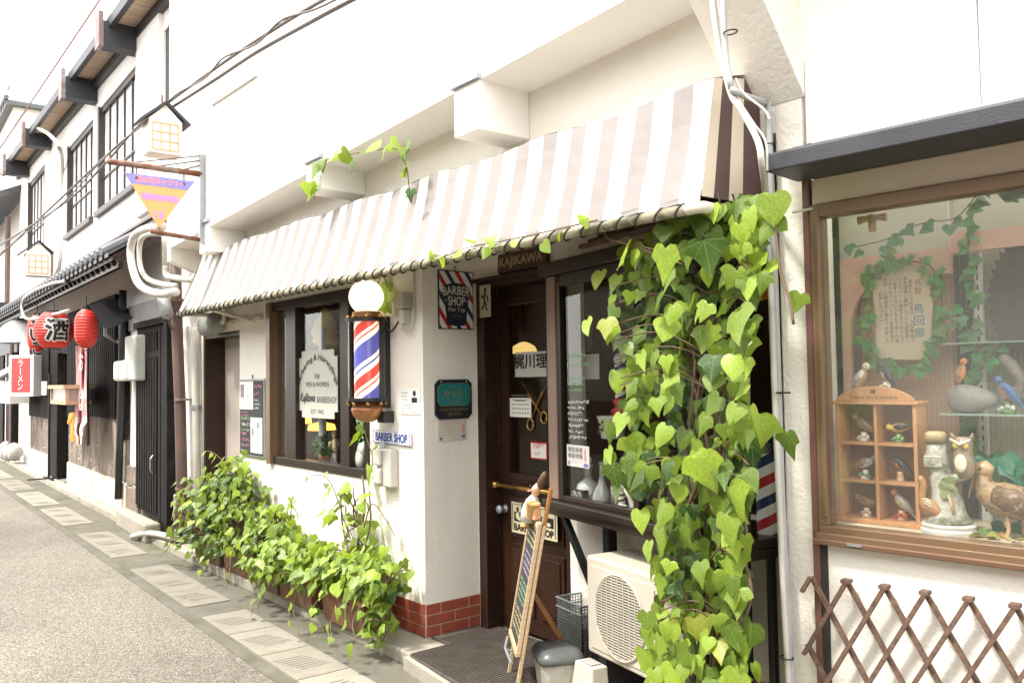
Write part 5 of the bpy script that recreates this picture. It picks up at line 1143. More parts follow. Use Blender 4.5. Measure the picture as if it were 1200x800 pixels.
for x, y, Y in ((856, 38, 2.39), (899, 170, 2.69), (918, 460, 2.68), (922, 770, 2.68)):
    p = at_y(x, y, Y); mb = MB(); mb.tube([p+V3((.025*math.cos(t), .02*math.sin(t), 0)) for t in [2*math.pi*j/10 for j in range(11)]], .003, 5); mb.build('cable_tie', BLACK, T)

# ================================================================== gift shop on the right
GF = Frame((-1.664, 2.742, 0), (.9952, .098, 0)); GW = 2.3
GS = thing('gift_shop', GF.p(1, 0, 0), 'white stuccoed gift shop with a big bronze framed display window', 'building')
win_ = (.008, GW, .925, 2.102)
mb = MB(); wall_grid(mb, GF, .012, 3.2, -.08, 2.195, [(win_[0]-.01, 3.3, .925, 2.102)], 0, .08); mb.build('lower_wall', WHITE2, GS)
mb = MB(); mb.box(.0, 3.2, -.002, .1, 2.33, 6.0, GF); mb.box(.02, 3.2, -.006, .1, 2.196, 2.329, GF); mb.build('upper_wall', UPPER, GS)
mb = MB(); mb.box(.0, 3.2, -.31, -.004, 3.15, 6.2, GF); mb.build('upper_storey', UPPER, GS)
mb = MB()
for u, w0, w1, v in ((.575, 2.335, 3.15, -.0025), (.50, 2.105, 2.19, -.0065), (1.4, 2.335, 3.15, -.0025)): mb.box(u-.002, u+.002, v-.0008, v, w0, w1, GF)
mb.build('panel_joint', INKG, GS)
mb = MB(); mb.box(-.018, .006, -.014, .06, -.08, 2.20, GF); mb.build('corner_trim', M('red_brown_trim', (.16, .075, .065), rough=.5, var=.2, vs=12), GS)
mb = MB(); mb.box(.0065, .030, -.008, .06, -.08, .912, GF); mb.build('dark_gap', SLOT, GS)
mb = MB(); mb.box(.022, 3.2, -.010, -.0065, 2.104, 2.193, GF); mb.build('fascia_panel', M('cream_panel', (.66, .57, .45), rough=.7, var=.05), GS)
mb = MB(); mb.box(.010, .044, -.022, .05, .97, 2.10, GF); mb.box(.044, 3.2, -.022, .05, 2.055, 2.10, GF); mb.box(.010, 3.2, -.022, .05, .925, .969, GF); mb.box(.004, 3.2, -.036, -.0225, .912, .945, GF); mb.box(.03, .044, -.0225, -.028, 1.0, 2.03, GF)
wf_ = mb.build('display_frame', BRONZEL, GS, bevel=.003)
mb = MB(); mb.box(-.004, 3.2, -.046, -.0365, .905, .925, GF); mb.build('sill', M('sill_bronze', (.17, .095, .06), rough=.4, metal=.3), GS, bevel=.004)
mb = MB(); mb.box(.12, .17, -.049, -.0462, .914, .923, GF); mb.build('latch', STEEL, wf_)
mb = MB(); mb.box(.044, 3.2, .0, .005, .969, 2.055, GF); mb.build('pane', GLASSC, wf_)
# canopy
mb = MB(); pr = [(-.262, 2.19), (-.262, 2.248), (-.02, 2.322), (-.008, 2.322), (-.008, 2.197), (-.03, 2.19)]
u0, u1 = -.028, 3.2
mb.add([GF.p(u0, v, w) for v, w in pr]+[GF.p(u1, v, w) for v, w in pr], [(5, 4, 3, 2, 1, 0), (6, 7, 8, 9, 10, 11)] + [(i, (i+1) % 6, (i+1) % 6+6, i+6) for i in range(6)])
mb.build('canopy', CHAR, GS, bevel=.004)
mb = MB(); mb.tube([GF.p(-.04, -.05, 2.08), GF.p(.01, -.03, 2.085), GF.p(.03, -.012, 2.09)], .005); mb.build('wire_stub', PIPEW, GS)
# display interior
D1 = .50
mb = MB(); mb.box(-.11, 3.2, .06, D1, .93, .966, GF); mb.build('display_floor', M('display_floor', (.62, .50, .36), rough=.7, var=.1), GS)
mb = MB(); mb.box(-.115, -.03, D1, D1+.03, .966, 2.2, GF); mb.box(-.125, -.1155, .06, D1+.03, .93, 2.2, GF); mb.build('pink_wall', M('pale_pink', (.62, .49, .45), rough=.8, var=.04), GS)
mb = MB(); mb.box(.326, 3.2, D1+.0, D1+.03, .966, 2.2, GF); mb.build('sage_wall', SAGE, GS)
# woven pattern of the mesh screen in front of the back boards
mb = MB()
for i in range(70):
    u = -.03+i*.0165
    mb.box(u, u+.0009, D1-.0351, D1-.0345, .97, 1.93, GF)
r = random.Random(5)
for i in range(70):
    for j in range(16):
        w = .98+(j+(.5 if i % 2 else 0))*.058; mb.box(-.03+i*.0165, -.03+(i+1)*.0165, D1-.0352, D1-.0346, w, w+.0011, GF)
mb.build('wire_screen', M('screen_wire', (.26, .21, .17), rough=.6), GS)
def arch_pts():
    # board with a rounded upper left inner opening
    (a, _), (b, _) = GF.at(1003, 400, D1-.08), GF.at(1116, 400, D1-.08)
    return a, b
mb = MB(); a, b, top_, sp0 = -.085, .33, 1.955, 1.66
mb.box(a, a+.035, D1-.07, D1-.045, .966, sp0, GF)
arc_ = [(a+.035+.15*(1-math.cos(t)), sp0+.20*math.sin(t)) for t in [j*math.pi/24 for j in range(13)]] + [(b, sp0+.20)]
for (p0, q0), (p1, q1) in zip(arc_, arc_[1:]):
    if p1 > p0+1e-6: mb.prism([(p0, q0), (p1, q1), (p1, top_), (p0, top_)], D1-.07, D1-.045, GF)
mb.box(a, a+.035, D1-.07, D1-.045, sp0+.0005, top_, GF)
mb.build('arched_board', PINKW, GS)
mb = MB(); mb.box(-.029, .325, D1-.02, D1-.001, .966, 1.95, GF); mb.build('peach_panel', PEACH, GS)
mb = MB(); mb.box(.34, 3.2, D1-.10, D1-.061, 1.93, 2.0, GF); mb.build('valance', PINKW, GS)
mb = MB(); mb.box(-.11, 3.2, D1-.02, D1-.002, 1.956, 2.2, GF) if False else mb.box(-.11, .32, D1-.05, D1-.03, 1.957, 2.2, GF); mb.build('upper_board', SAGE, GS)
mb = MB(); mb.box(.327, .375, D1-.03, D1-.002, .966, 1.93, GF); mb.build('dark_post', M('dark_green_post', (.06, .075, .07)), GS)
# slotted shelf standard
SB = D1-.06
(ua, _), (ub, _) = GF.at(1139, 300, SB), GF.at(1149, 300, SB)
T = thing('shelf_standard', GF.p((ua+ub)/2, SB, .966), 'white slotted shelf upright inside the display window', 'shelf upright')
mb = MB(); mb.box(ua, ub, SB, SB+.02, .967, 1.93, GF); mb.build('upright', SIGNWH, T)
mb = MB()
for i in range(26): mb.box((ua+ub)/2-.0025, (ua+ub)/2+.0025, SB-.001, SB, 1.0+i*.036, 1.018+i*.036, GF)
mb.build('slot', INK, T)
def shelf(y_front, label, x0, Vf, Vb):
    (u, w) = GF.at(x0, y_front, Vf); T = thing('glass_shelf', GF.p(u+.5, Vf, w), label, 'shelf'); mb = MB(); mb.box(u, u+1.3, Vf, Vb, w-.006, w, GF); mb.build('glass', M('shelf_glass', (.33, .42, .37), rough=.1, coat=.5), T)
    mb = MB(); mb.bar(GF.p((ua+ub)/2, SB-.002, w-.012), GF.p((ua+ub)/2, Vf+.04, w-.010), .004, .012); mb.build('bracket', STEEL, T); return w
w_s1 = shelf(484, 'lower glass shelf carrying the grey rock in the display window', 1101, .20, .47)
w_s2 = shelf(402, 'upper thin glass shelf behind the poster in the display window', 1104, .36, .47)
# ornaments
(u, w) = GF.at(1022, 258, .08); T = thing('wooden_cross', GF.p(u, .08, w-.03), 'small carved wooden cross hanging at the top of the display window', 'ornament')
mb = MB(); mb.loft([GF.p(u-.05, .08, w+.005), GF.p(u-.02, .08, w+.008), GF.p(u+.02, .08, w+.008), GF.p(u+.05, .08, w+.005)], [(.010, .016), (.008, .011), (.008, .011), (.010, .016)], 8); mb.loft([GF.p(u, .08, w+.02), GF.p(u, .08, w-.04)], [.016, .012], 8); mb.build('cross', M('tan_wood', (.34, .20, .08), rough=.5, var=.3, vs=30), T, smooth=True)
# poster
pv = D1-.045; (a, d), (b, c) = GF.at(1029, 318, pv), GF.at(1100, 422, pv)
T = thing('story_panel', GF.p((a+b)/2, pv, c), 'cream paper panel of vertical Japanese text framed by silk ivy in the display window', 'panel')
mb = MB(); mb.prism([(a, c), (a+.25*(b-a), c+.006), (b, c+.002), (b-.005, c+.3*(d-c)), (b+.004, c+.6*(d-c)), (b-.014, d+.004), (a+.1*(b-a), d-.006), (a-.004, c+.8*(d-c)), (a+.004, c+.4*(d-c))], pv-.05, pv-.045, GF); mb.build('paper', M('cream_paper', (.68, .60, .43), rough=.75, var=.04), T)
hb = b-a; vv = pv-.0515
mb = MB(); mb.vtext('鳥回廊', GF, a+.78*hb, c+.60*(d-c), .036, vv, 1.25); mb.build('blue_title', M('title_blue', (.13, .22, .36)), T)
mb = MB(); mb.vtext('鳥取', GF, a+.78*hb, c+.86*(d-c), .025, vv, 1.25); mb.build('red_title', M('title_red', (.50, .13, .10)), T)
mb = MB()
for i, ln_ in enumerate(('鳥取という姓名は　大和朝廷で', '鳥を捕獲し飼育していた鳥取部（', 'ととりべ）に由来すると言われて', 'います。それにちなんで多くの鳥', '（ポーセリンバード）を鳥取県の', '中央　三朝温泉に集めてみました', '　　　お楽しみ下さい。')):
    mb.vtext(ln_, GF, a+hb*(.655-.088*i), c+(.90 if i else .86)*(d-c), .0148, vv, 1.13)
mb.build('print', M('brown_ink', (.16, .12, .08)), T)
# silk garland
T = thing('silk_ivy_garland', GF.p(a+.2, pv-.05, c), 'green silk ivy garland winding round the cream text panel', 'garland')
lv = Leaves(411); r = random.Random(411); mb = MB()
gp = [(1018, 345), (1017, 380), (1020, 410), (1040, 425), (1062, 430), (1085, 425), (1098, 400), (1104, 370), (1102, 340), (1090, 312), (1060, 306), (1030, 312), (1020, 330)]
pts = curve([GF.p(*(lambda q: (q[0], pv-.06, q[1]))(GF.at(x, y, pv-.06))) for x, y in gp], 6); mb.loft(pts, [.003]*len(pts), 5)
for p in pts:
    for _ in range(2):
        if r.random() < .5: lv.add(p+GF.d(r.gauss(0, .012), -abs(r.gauss(0, .012)), r.gauss(0, .012)), (r.gauss(0, .6), -.2, -.6+r.gauss(0, .5)), GF.d(r.gauss(0, .4), -1, .3), r.uniform(.028, .055), (.07+r.random()*.08, .19+r.random()*.14, .06))
lv.build('foliage', LEAFP, T); mb.build('vine', STEM, T)
T = thing('silk_ivy_vine', GF.p((ua+ub)/2, SB-.03, 1.0), 'second silk ivy vine trailing down the slotted shelf upright', 'garland')
lv = Leaves(412); mb = MB(); pts = curve([GF.p(*(lambda q: (q[0], SB-.04, q[1]))(GF.at(x, y, SB-.04))) for x, y in ((1140, 250), (1134, 300), (1142, 340), (1130, 380), (1148, 400), (1160, 420), (1135, 450), (1130, 500), (1140, 530), (1160, 545), (1190, 560), (1215, 580))], 6); mb.loft(pts, [.003]*len(pts), 5)
for p in pts:
    for _ in range(1 if p.z > 1.35 else 2): lv.add(p+GF.d(r.gauss(0, .018), -abs(r.gauss(0, .012)), r.gauss(0, .018)), (r.gauss(0, .6), -.2, -.6+r.gauss(0, .5)), GF.d(r.gauss(0, .4), -1, .3), r.uniform(.03, .055), (.06+r.random()*.06, .19+r.random()*.14, .09))
for x, y in ((1142, 545), (1150, 550), (1180, 555), (1190, 560), (1175, 545), (1195, 548), (1185, 575), (1192, 590), (1178, 628), (1193, 622)):
    u, w = GF.at(x, y, .25); lv.add(GF.p(u, .25, w+.03), (r.gauss(0, .5), -.2, -.7), GF.d(r.gauss(0, .3), -1, .4), r.uniform(.05, .075), (.02, .17, .10))
lv.build('foliage', LEAFP, T); mb.build('vine', STEM, T)
T = thing('silk_ivy_swag', GF.p(.8, .09, 2.0), 'faint silk ivy swag along the top edge of the display window', 'garland')
lv = Leaves(413); mb = MB(); pts = curve([GF.p(*(lambda q: (q[0], .07, q[1]))(GF.at(x, y, .07))) for x, y in ((1000, 290), (1040, 280), (1080, 262), (1120, 255), (1150, 225), (1175, 228), (1200, 222), (1230, 215))], 6); mb.loft(pts, [.002]*len(pts), 5)
for p in pts[::2]: lv.add(p+GF.d(r.gauss(0, .015), -.005, r.gauss(0, .012)), (r.gauss(0, .6), -.2, -.6), GF.d(r.gauss(0, .4), -1, .3), r.uniform(.03, .05), (.12, .24, .14))
lv.build('foliage', LEAFP, T); mb.build('vine', STEM, T)
# round spiky wooden wreath
(u, w) = GF.at(1205, 350, .42); T = thing('spiky_wreath', GF.p(u, .42, w-.2), 'dark spiky round wooden wreath standing on a gnarled root at the right edge', 'wreath')
mb = MB(); 
def disc(mb, u, w, ru, rw, v0, v1, spikes=0):
    pts = []
    n = 72
    for i in range(n):
        t = 2*math.pi*i/n; k = 1.12 if (spikes and i % 2 == 0) else 1.0; pts.append((u+ru*k*math.cos(t), w+rw*k*math.sin(t)))
    mb.prism(pts, v0, v1, GF)
disc(mb, u, w, .115, .20, .42, .44, 1); mb.build('disc', M('dark_bark', (.075, .055, .045), rough=.8, var=.3, vs=20, bump=.5, bs=40), T)
mb = MB(); mb.loft(curve([GF.p(u-.09, .42, w-.20), GF.p(u-.05, .41, w-.24), GF.p(u-.03, .42, w-.30), GF.p(u-.06, .42, w-.33)], 4), [.022]*13, 8); mb.loft([GF.p(u-.07, .42, w-.335), GF.p(u+.1, .42, w-.335)], [(.02, .02)]*2, 8); mb.loft([GF.p(u+.02, .42, w-.20), GF.p(u, .42, w-.32)], [.035, .03], 8); mb.build('root', M('pale_root', (.34, .28, .24), rough=.8, var=.3, vs=25), T, smooth=True)

# ---- bird cabinet and figurines
cv = .13; (a, _), (b, _) = GF.at(982, 590, cv), GF.at(1078, 600, cv); wb = .967; wt_ = GF.at(1040, 474, cv)[1]
CBT = thing('display_cabinet', GF.p((a+b)/2, cv, wb), 'small orange wooden cabinet with six pigeonholes and an arched top', 'cabinet')
cdp = .10; t_ = .014; hh = wt_-wb
mb = MB(); mb.box(a-.01, b+.012, cv-.012, cv+cdp, wb, wb+.016, GF); mb.box(a, a+t_, cv, cv+cdp, wb+.016, wt_, GF); mb.box(b-t_, b, cv, cv+cdp, wb+.016, wt_, GF); mb.box((a+b)/2-.006, (a+b)/2+.006, cv+.004, cv+cdp-.006, wb+.016, wt_, GF); mb.box(a-.008, b+.008, cv-.008, cv+cdp, wt_, wt_+.012, GF); mb.build('case', CABW, CBT, bevel=.002)
lv_w = [wb+.016, wb+.016+(hh-.016)/3, wb+.016+2*(hh-.016)/3]
mb = MB()
for w in lv_w[1:]:
    for e0, e1 in ((a+t_, (a+b)/2-.0065), ((a+b)/2+.0065, b-t_)): mb = MB(); mb.box(e0, e1, cv+.006, cv+cdp-.006, w-.010, w, GF); mb.build('shelf', CABW, CBT)
mb = MB(); mb.box(a+t_, b-t_, cv+cdp-.006, cv+cdp-.001, wb+.017, wt_, GF); mb.build('back_panel', M('cabinet_back', (.33, .17, .08), rough=.5, var=.15, vs=20), CBT)
mb = MB(); cu_ = (a+b)/2; hw = (b-a)/2-.004; mb.prism([(cu_-hw, wt_+.0125)] + [(cu_+hw, wt_+.0125)] + [(cu_+hw*math.cos(t), wt_+.0125+.052*math.sin(t)**1.3) for t in [math.pi*j/20 for j in range(1, 20)]], cv-.004, cv+.010, GF); mb.build('arched_top', CABW, CBT, bevel=.002)
mb = MB(); mb.text('Classic Art Collection', GF, cu_, wt_+.020, .013, cv-.005, width=hw*1.2); mb.box(cu_-.008, cu_+.008, cv-.0056, cv-.0048, wt_+.040, wt_+.052, GF); mb.build('lettering', M('burnt_letters', (.12, .05, .02)), CBT)
def bird(name, label, u, v, w, s, face, body, belly, wing, head, beak, base, flower=None, upright=.45, tail=1.0, bill=.12, crest=None, perch='rock'):
    T = thing(name, GF.p(u, v, w), label, 'bird figurine'); F = Frame(GF.p(u, v, w), GF.U*face if face > 0 else -GF.U)
    Q = lambda x, y, z: F.o + GF.U*(face*x*s) + GF.V*(y*s) + V3((0, 0, z*s))
    bz = .30; up = upright; c, sn = math.cos(up), math.sin(up)
    L = lambda t, lift=0: Q(-.05+t*c - lift*sn, 0, bz+.20+t*sn + lift*c)
    mb = MB(); mb.loft([L(-.62*tail), L(-.50*tail), L(-.34), L(-.22), L(-.05), L(.12), L(.24), L(.32, .02)], [(.03*s, .012*s), (.05*s, .018*s), (.055*s, .03*s), (.10*s, .09*s), (.155*s, .15*s), (.15*s, .15*s), (.11*s, .11*s), (.05*s, .05*s)], 12)
    for i, f in enumerate(mb.f):
        cz = sum((mb.v[k] for k in f), V3())/len(f); ax = L(0); side = (cz-ax).dot(V3((0, 0, c))) + (cz-ax).dot(GF.U*face)*(-sn); mb.m[i] = 1 if side < -.035*s else 0
    mb.build('body', [body, belly], T, smooth=True)
    hp = Q(-.05+.34*c+.03, 0, bz+.20+.34*sn+.06)
    mb = MB(); mb.ball(hp, (.105*s, .10*s, .10*s), 12, 8)
    if crest: mb.loft([hp+V3((0, 0, .05*s)), hp+V3((0, 0, .16*s))-GF.U*(face*.08*s)], [(.05*s, .02*s), .008*s], 8)
    hd = mb.build('head', head, T, smooth=True)
    mb = MB(); mb.loft([hp+GF.U*(face*.08*s), hp+GF.U*(face*(.10+bill)*s)-V3((0, 0, .02*s))], [.028*s, .004*s], 8); mb.build('beak', beak, hd)
    for sd in (-1, 1): mb = MB(); mb.ball(hp+GF.U*(face*.05*s)+GF.V*(sd*.082*s)+V3((0, 0, .025*s)), .017*s, 8, 6); mb.build('eye', INK, hd)
    for sd in (-1, 1):
        mb = MB(); mb.loft([L(.16, .03)+GF.V*(sd*.12*s), L(.0, .02)+GF.V*(sd*.155*s), L(-.2, .01)+GF.V*(sd*.115*s), L(-.40, .02)+GF.V*(sd*.05*s)], [(.03*s, .05*s), (.03*s, .10*s), (.025*s, .075*s), (.008*s, .015*s)], 8); mb.build('wing', wing, T, smooth=True)
    for sd in (-1, 1): mb = MB(); mb.tube([Q(.0, .04*sd, bz+.10), Q(.02, .045*sd, bz-.04)], .012*s, 5); mb.build('leg', beak, T)
    mb = MB(); r = random.Random(int(u*1000)); 
    if perch == 'rock': mb.lathe(F.o, [(.17*s, 0), (.18*s, .05*s), (.12*s, .16*s), (.09*s, (bz-.02)*s), (.03*s, bz*s)], 9)
    elif perch == 'stump': mb.lathe(F.o, [(.15*s, 0), (.11*s, .06*s), (.09*s, .2*s), (.10*s, (bz-.01)*s), (.05*s, bz*s)], 10)
    pb = mb.build('perch', base, T, smooth=True)
    if flower:
        mb = MB()
        for i in range(7): t = i*.9; mb.ball(Q(.15*math.cos(t), -.10-.05*math.sin(t), .10+.10*((i*37) % 5)/5), (.065*s, .05*s, .05*s), 8, 5)
        mb.build('flower', flower, pb, smooth=True)
    return T
cB = lambda n, c: M('bird_'+n, tuple(min(.8, q*1.35) for q in c), rough=.35, var=.18, vs=60, coat=.2)
BRN, TAN, YLW, ORG, BLK, CRM, GRN, BLU, GRYB = cB('brown', (.20, .11, .06)), cB('tan', (.40, .26, .14)), cB('yellow', (.55, .42, .07)), cB('orange', (.50, .20, .05)), cB('black', (.03, .028, .03)), cB('cream', (.62, .55, .42)), cB('leaf', (.14, .24, .08)), cB('blue', (.06, .13, .26)), cB('grey', (.28, .25, .23))
S = .118; cu1, cu2 = a+(b-a)*.30, a+(b-a)*.73; v_ = cv+.045
bird('bird_figurine', 'rusty crested bird figurine in the top left pigeonhole', cu1, v_, lv_w[2], S, -1, BRN, TAN, BRN, BRN, BLK, PORC, CRM, crest=1, upright=.6)
bird('bird_figurine', 'yellow bird figurine with raised tail in the top right pigeonhole', cu2, v_, lv_w[2], S*.92, -1, YLW, YLW, BLK, YLW, BLK, GRN, GRN, upright=-.15, tail=1)
bird('bird_figurine', 'striped grey brown sparrow figurine in the middle left pigeonhole', cu1, v_, lv_w[1], S*.95, 1, GRYB, CRM, BRN, GRYB, BLK, PORC, GRN, upright=.35)
bird('bird_figurine', 'black backed orange breasted bird figurine in the middle right pigeonhole', cu2, v_, lv_w[1], S*.98, -1, BLK, ORG, BLK, BLK, BLK, TAN, upright=.75, perch='stump')
bird('bird_figurine', 'small brown wren figurine among pink flowers in the bottom left pigeonhole', cu1, v_, lv_w[0], S*.92, -1, BRN, TAN, BRN, BRN, BLK, CRM, M('peach_flower', (.62, .36, .22), rough=.4), upright=.2)
bird('bird_figurine', 'yellow and grey waxwing figurine with orange head in the bottom right pigeonhole', cu2, v_, lv_w[0], S*1.0, -1, GRYB, YLW, GRYB, ORG, BLK, TAN, RED, upright=.85)
tw = wt_+.045
bird('bird_figurine', 'pale owl-like bird figurine perched at the top left of the cabinet', a+.03+.045, cv+.06, wt_+.013, S*1.2, 1, CRM, TAN, GRYB, CRM, TAN, CRM, upright=1.1, bill=.05)
bird('bird_figurine', 'black and white woodpecker figurine perched on the cabinet top', cu_+.02, cv+.06, wt_+.05, S*.9, -1, BLK, PORC, BLK, BLK, BLK, CRM, CRM, upright=1.0)
# rock with robin, kingfisher
(u, w) = GF.at(1139, 484, .29); RK = thing('grey_rock', GF.p(u, .29, w_s1), 'smooth grey rock on the lower glass shelf', 'rock')
mb = MB(); mb.ball(GF.p(u, .29, w_s1+.045), (.085, .06, .050), 24, 14)
for i, q in enumerate(mb.v): d = q-GF.p(u, .29, w_s1+.045); k = 1+.10*math.sin(40*d.x+3)+.06*math.sin(70*d.z+20*d.x); mb.v[i] = GF.p(u, .29, w_s1+.045)+d*k
for q in mb.v: q.z = max(q.z, w_s1+.001)
mb.build('rock', ROCK, RK, smooth=True)
bird('bird_figurine', 'plump orange breasted robin figurine standing on the grey rock', u-.025, .28, w_s1+.075, .115, 1, BRN, ORG, BRN, ORG, BLK, ROCK, upright=1.3, tail=.5, perch='')
(u, w) = GF.at(1181, 484, .27); bird('bird_figurine', 'blue and orange kingfisher figurine on white flowers at the right of the rock', u, .27, w_s1, .135, -1, BLU, ORG, BLU, BLU, BLK, GRN, PORC, upright=.9, bill=.28)
# tree stump with owl and squirrel
(u, w) = GF.at(1112, 622, .12); SF = GF.p(u, .12, .967); T = thing('stump_figurine', SF, 'porcelain tree stump figurine with a perched owl and a squirrel on a white base', 'figurine')
Q = lambda x, y, z: SF+GF.U*x+GF.V*y+V3((0, 0, z))
mb = MB(); mb.lathe(SF, [(.084, 0), (.086, .012), (.080, .018), (.084, .028), (.080, .034)], 32); mb.build('base', PORC, T, smooth=False)
GLZ = M('glazed_bark', (.50, .47, .41), rough=.25, var=.35, vs=28, bump=.9, bs=55, dist=.008, col2=(.20, .24, .12), c2s=16, c2lo=.5, c2hi=.62, coat=.4)
mb = MB(); mb.loft([Q(0, 0, .034), Q(-.002, 0, .06), Q(-.004, 0, .10), Q(-.012, 0, .15), Q(-.020, 0, .20), Q(-.026, 0, .26), Q(-.030, 0, .30)], [(.080, .075), (.070, .06), (.055, .048), (.044, .04), (.038, .035), (.034, .032), (.034, .032)], 18)
for i, q in enumerate(mb.v): q += V3((.005*math.sin(q.z*90+q.x*60), .004*math.sin(q.z*70+1), 0))
mb.loft([Q(.01, .0, .17), Q(.04, .0, .185), Q(.062, -.005, .19)], [.022, .016, .012], 10); mb.build('stump', GLZ, T, smooth=True)
mb = MB(); mb.loft([Q(-.030, 0, .298), Q(-.031, 0, .325), Q(-.031, 0, .333)], [(.036, .034), (.035, .033), (.026, .024)], 16); mb.build('cut_top', M('cut_wood', (.50, .38, .20), rough=.4, var=.3, vs=40), T, smooth=True)
mb = MB(); mb.loft([Q(.058, -.005, .185), Q(.058, -.008, .21), Q(.056, -.008, .245), Q(.056, -.008, .275), Q(.056, -.008, .30), Q(.056, -.008, .318)], [(.020, .018), (.031, .029), (.032, .030), (.027, .026), (.031, .029), (.018, .018)], 16)
for s_ in (-1, 1): mb.loft([Q(.056+s_*.024, -.014, .308), Q(.056+s_*.033, -.016, .332)], [.010, .002], 8)
ow = mb.build('owl', M('owl_feather', (.36, .27, .19), rough=.35, var=.35, vs=60, bump=.5, bs=120, col2=(.20, .13, .08), c2s=60, c2lo=.52, c2hi=.62), T, smooth=True)
mb = MB()
for s_ in (-1, 1): mb.ball(Q(.056+s_*.014, -.034, .292), (.011, .005, .011), 10, 6)
mb.build('owl_eye', YLW, ow, smooth=True)
mb = MB(); mb.loft([Q(.025, -.034, .312), Q(.056, -.043, .296), Q(.087, -.034, .312)], [.004, .006, .004], 6); mb.ball(Q(.056, -.038, .235), (.02, .006, .03), 10, 6); mb.build('owl_face', CRM, ow, smooth=True)
mb = MB(); mb.loft([Q(-.062, -.045, .075), Q(-.050, -.05, .09), Q(-.030, -.052, .085), Q(-.012, -.055, .070), Q(.0, -.056, .062)], [(.016, .018), (.026, .028), (.022, .024), (.018, .018), (.007, .007)], 12); mb.loft(curve([Q(-.066, -.04, .085), Q(-.068, -.035, .12), Q(-.064, -.03, .155), Q(-.078, -.03, .185)], 4), [.012]*12+[.005], 8); mb.build('squirrel', cB('chestnut', (.30, .15, .06)), T, smooth=True)
mb = MB()
for s_ in (-1, 0, 1): mb.tube([Q(-.058+.0*s_, -.066, .104+.008*s_), Q(-.044, -.073, .108+.008*s_), Q(-.028, -.072, .100+.008*s_)], .0022, 5)
mb.build('squirrel_stripe', CRM, T)
mb = MB(); PLQ = Frame(Q(-.028, -.040, .235), GF.turned(-4).U); mb.box(-.030, .030, -.004, .008, -.018, .020, PLQ); pq = mb.build('plaque', GLZ, T, bevel=.003)
mb = MB(); mb.scribble(PLQ, -.024, .024, -.013, .016, -.005, 3, seed=71, ch=.5); mb.build('plaque_writing', INK, pq)
mb = MB(); mb.loft([Q(.035, -.052, .07), Q(.030, -.052, .10), Q(.018, -.048, .135)], [(.012, .004), (.018, .005), (.004, .003)], 8); mb.build('oak_leaf', TAN, T, smooth=True)
lv = Leaves(77)
for p, sz, ang_ in (((.0, -.052, .17), .05, .4), ((.015, -.05, .185), .045, 1.2), ((.0, -.054, .14), .04, .2)): lv.add(Q(*p), GF.U*math.cos(ang_)+V3((0, 0, -math.sin(ang_))), GF.d(0, -1, .3), sz, (.22, .25, .10))
lv.build('painted_leaf', LEAFP, T)
# woodcock
(u, w) = GF.at(1172, 622, .16); WK = GF.p(u, .16, .967); T = thing('woodcock_figurine', WK, 'large brown long-billed woodcock figurine at the right of the stump', 'bird figurine')
Q = lambda x, y, z: WK+GF.U*x+GF.V*y+V3((0, 0, z))
FEA = M('woodcock_feather', (.36, .23, .12), rough=.5, var=.35, vs=70, bump=.5, bs=110, col2=(.12, .07, .04), c2s=45, c2lo=.52, c2hi=.62)
mb = MB(); mb.loft([Q(.15, 0, .085), Q(.11, 0, .10), Q(.06, 0, .11), Q(.0, 0, .12), Q(-.035, 0, .145), Q(-.045, 0, .175), Q(-.042, 0, .20)], [(.012, .01), (.045, .035), (.065, .055), (.06, .058), (.04, .04), (.028, .028), (.02, .02)], 16); mb.build('body', FEA, T, smooth=True)
mb = MB(); mb.loft([Q(-.015, 0, .205), Q(-.035, 0, .212), Q(-.058, 0, .208), Q(-.070, 0, .195)], [(.018, .018), (.028, .03), (.024, .026), (.010, .012)], 12); hd = mb.build('head', TAN, T, smooth=True)
mb = MB(); mb.loft([Q(-.066, 0, .195), Q(-.076, -.004, .165), Q(-.088, -.008, .115)], [.007, .005, .002], 6); mb.build('bill', TAN, hd)
mb = MB(); mb.ball(Q(-.045, -.026, .215), .005); mb.build('eye', INK, hd)
mb = MB(); mb.loft([Q(.0, -.050, .14), Q(.05, -.060, .125), Q(.11, -.040, .10), Q(.16, -.015, .09)], [(.02, .03), (.016, .042), (.012, .03), (.004, .008)], 10); mb.build('wing', M('woodcock_wing', (.17, .10, .055), rough=.5, var=.4, vs=80, col2=(.45, .36, .26), c2s=50, c2lo=.55, c2hi=.62), T, smooth=True)
mb = MB(); mb.tube([Q(.03, -.03, .07), Q(.035, -.035, .03), Q(.03, -.04, .003)], .006); mb.build('leg', TAN, T); mb = MB(); mb.tube([Q(.06, .02, .07), Q(.065, .02, .003)], .006); mb.build('leg', TAN, T)
T = thing('leaf_litter', GF.p(u-.03, .1, .967), 'scattered autumn leaves and moss on the display floor by the woodcock', 'leaves'); lv = Leaves(79); r = random.Random(79)
for i in range(34):
    lv.add(GF.p(u+r.uniform(-.09, .16), r.uniform(.08, .17), .970+r.uniform(0, .02)), GF.d(r.gauss(0, 1), -.6, r.uniform(-.2, .4)), (0, -.5, 1), r.uniform(.02, .045), r.choice(((.30, .28, .06), (.42, .19, .05), (.10, .20, .05), (.45, .36, .12))))
lv.build('foliage', LEAFP, T)

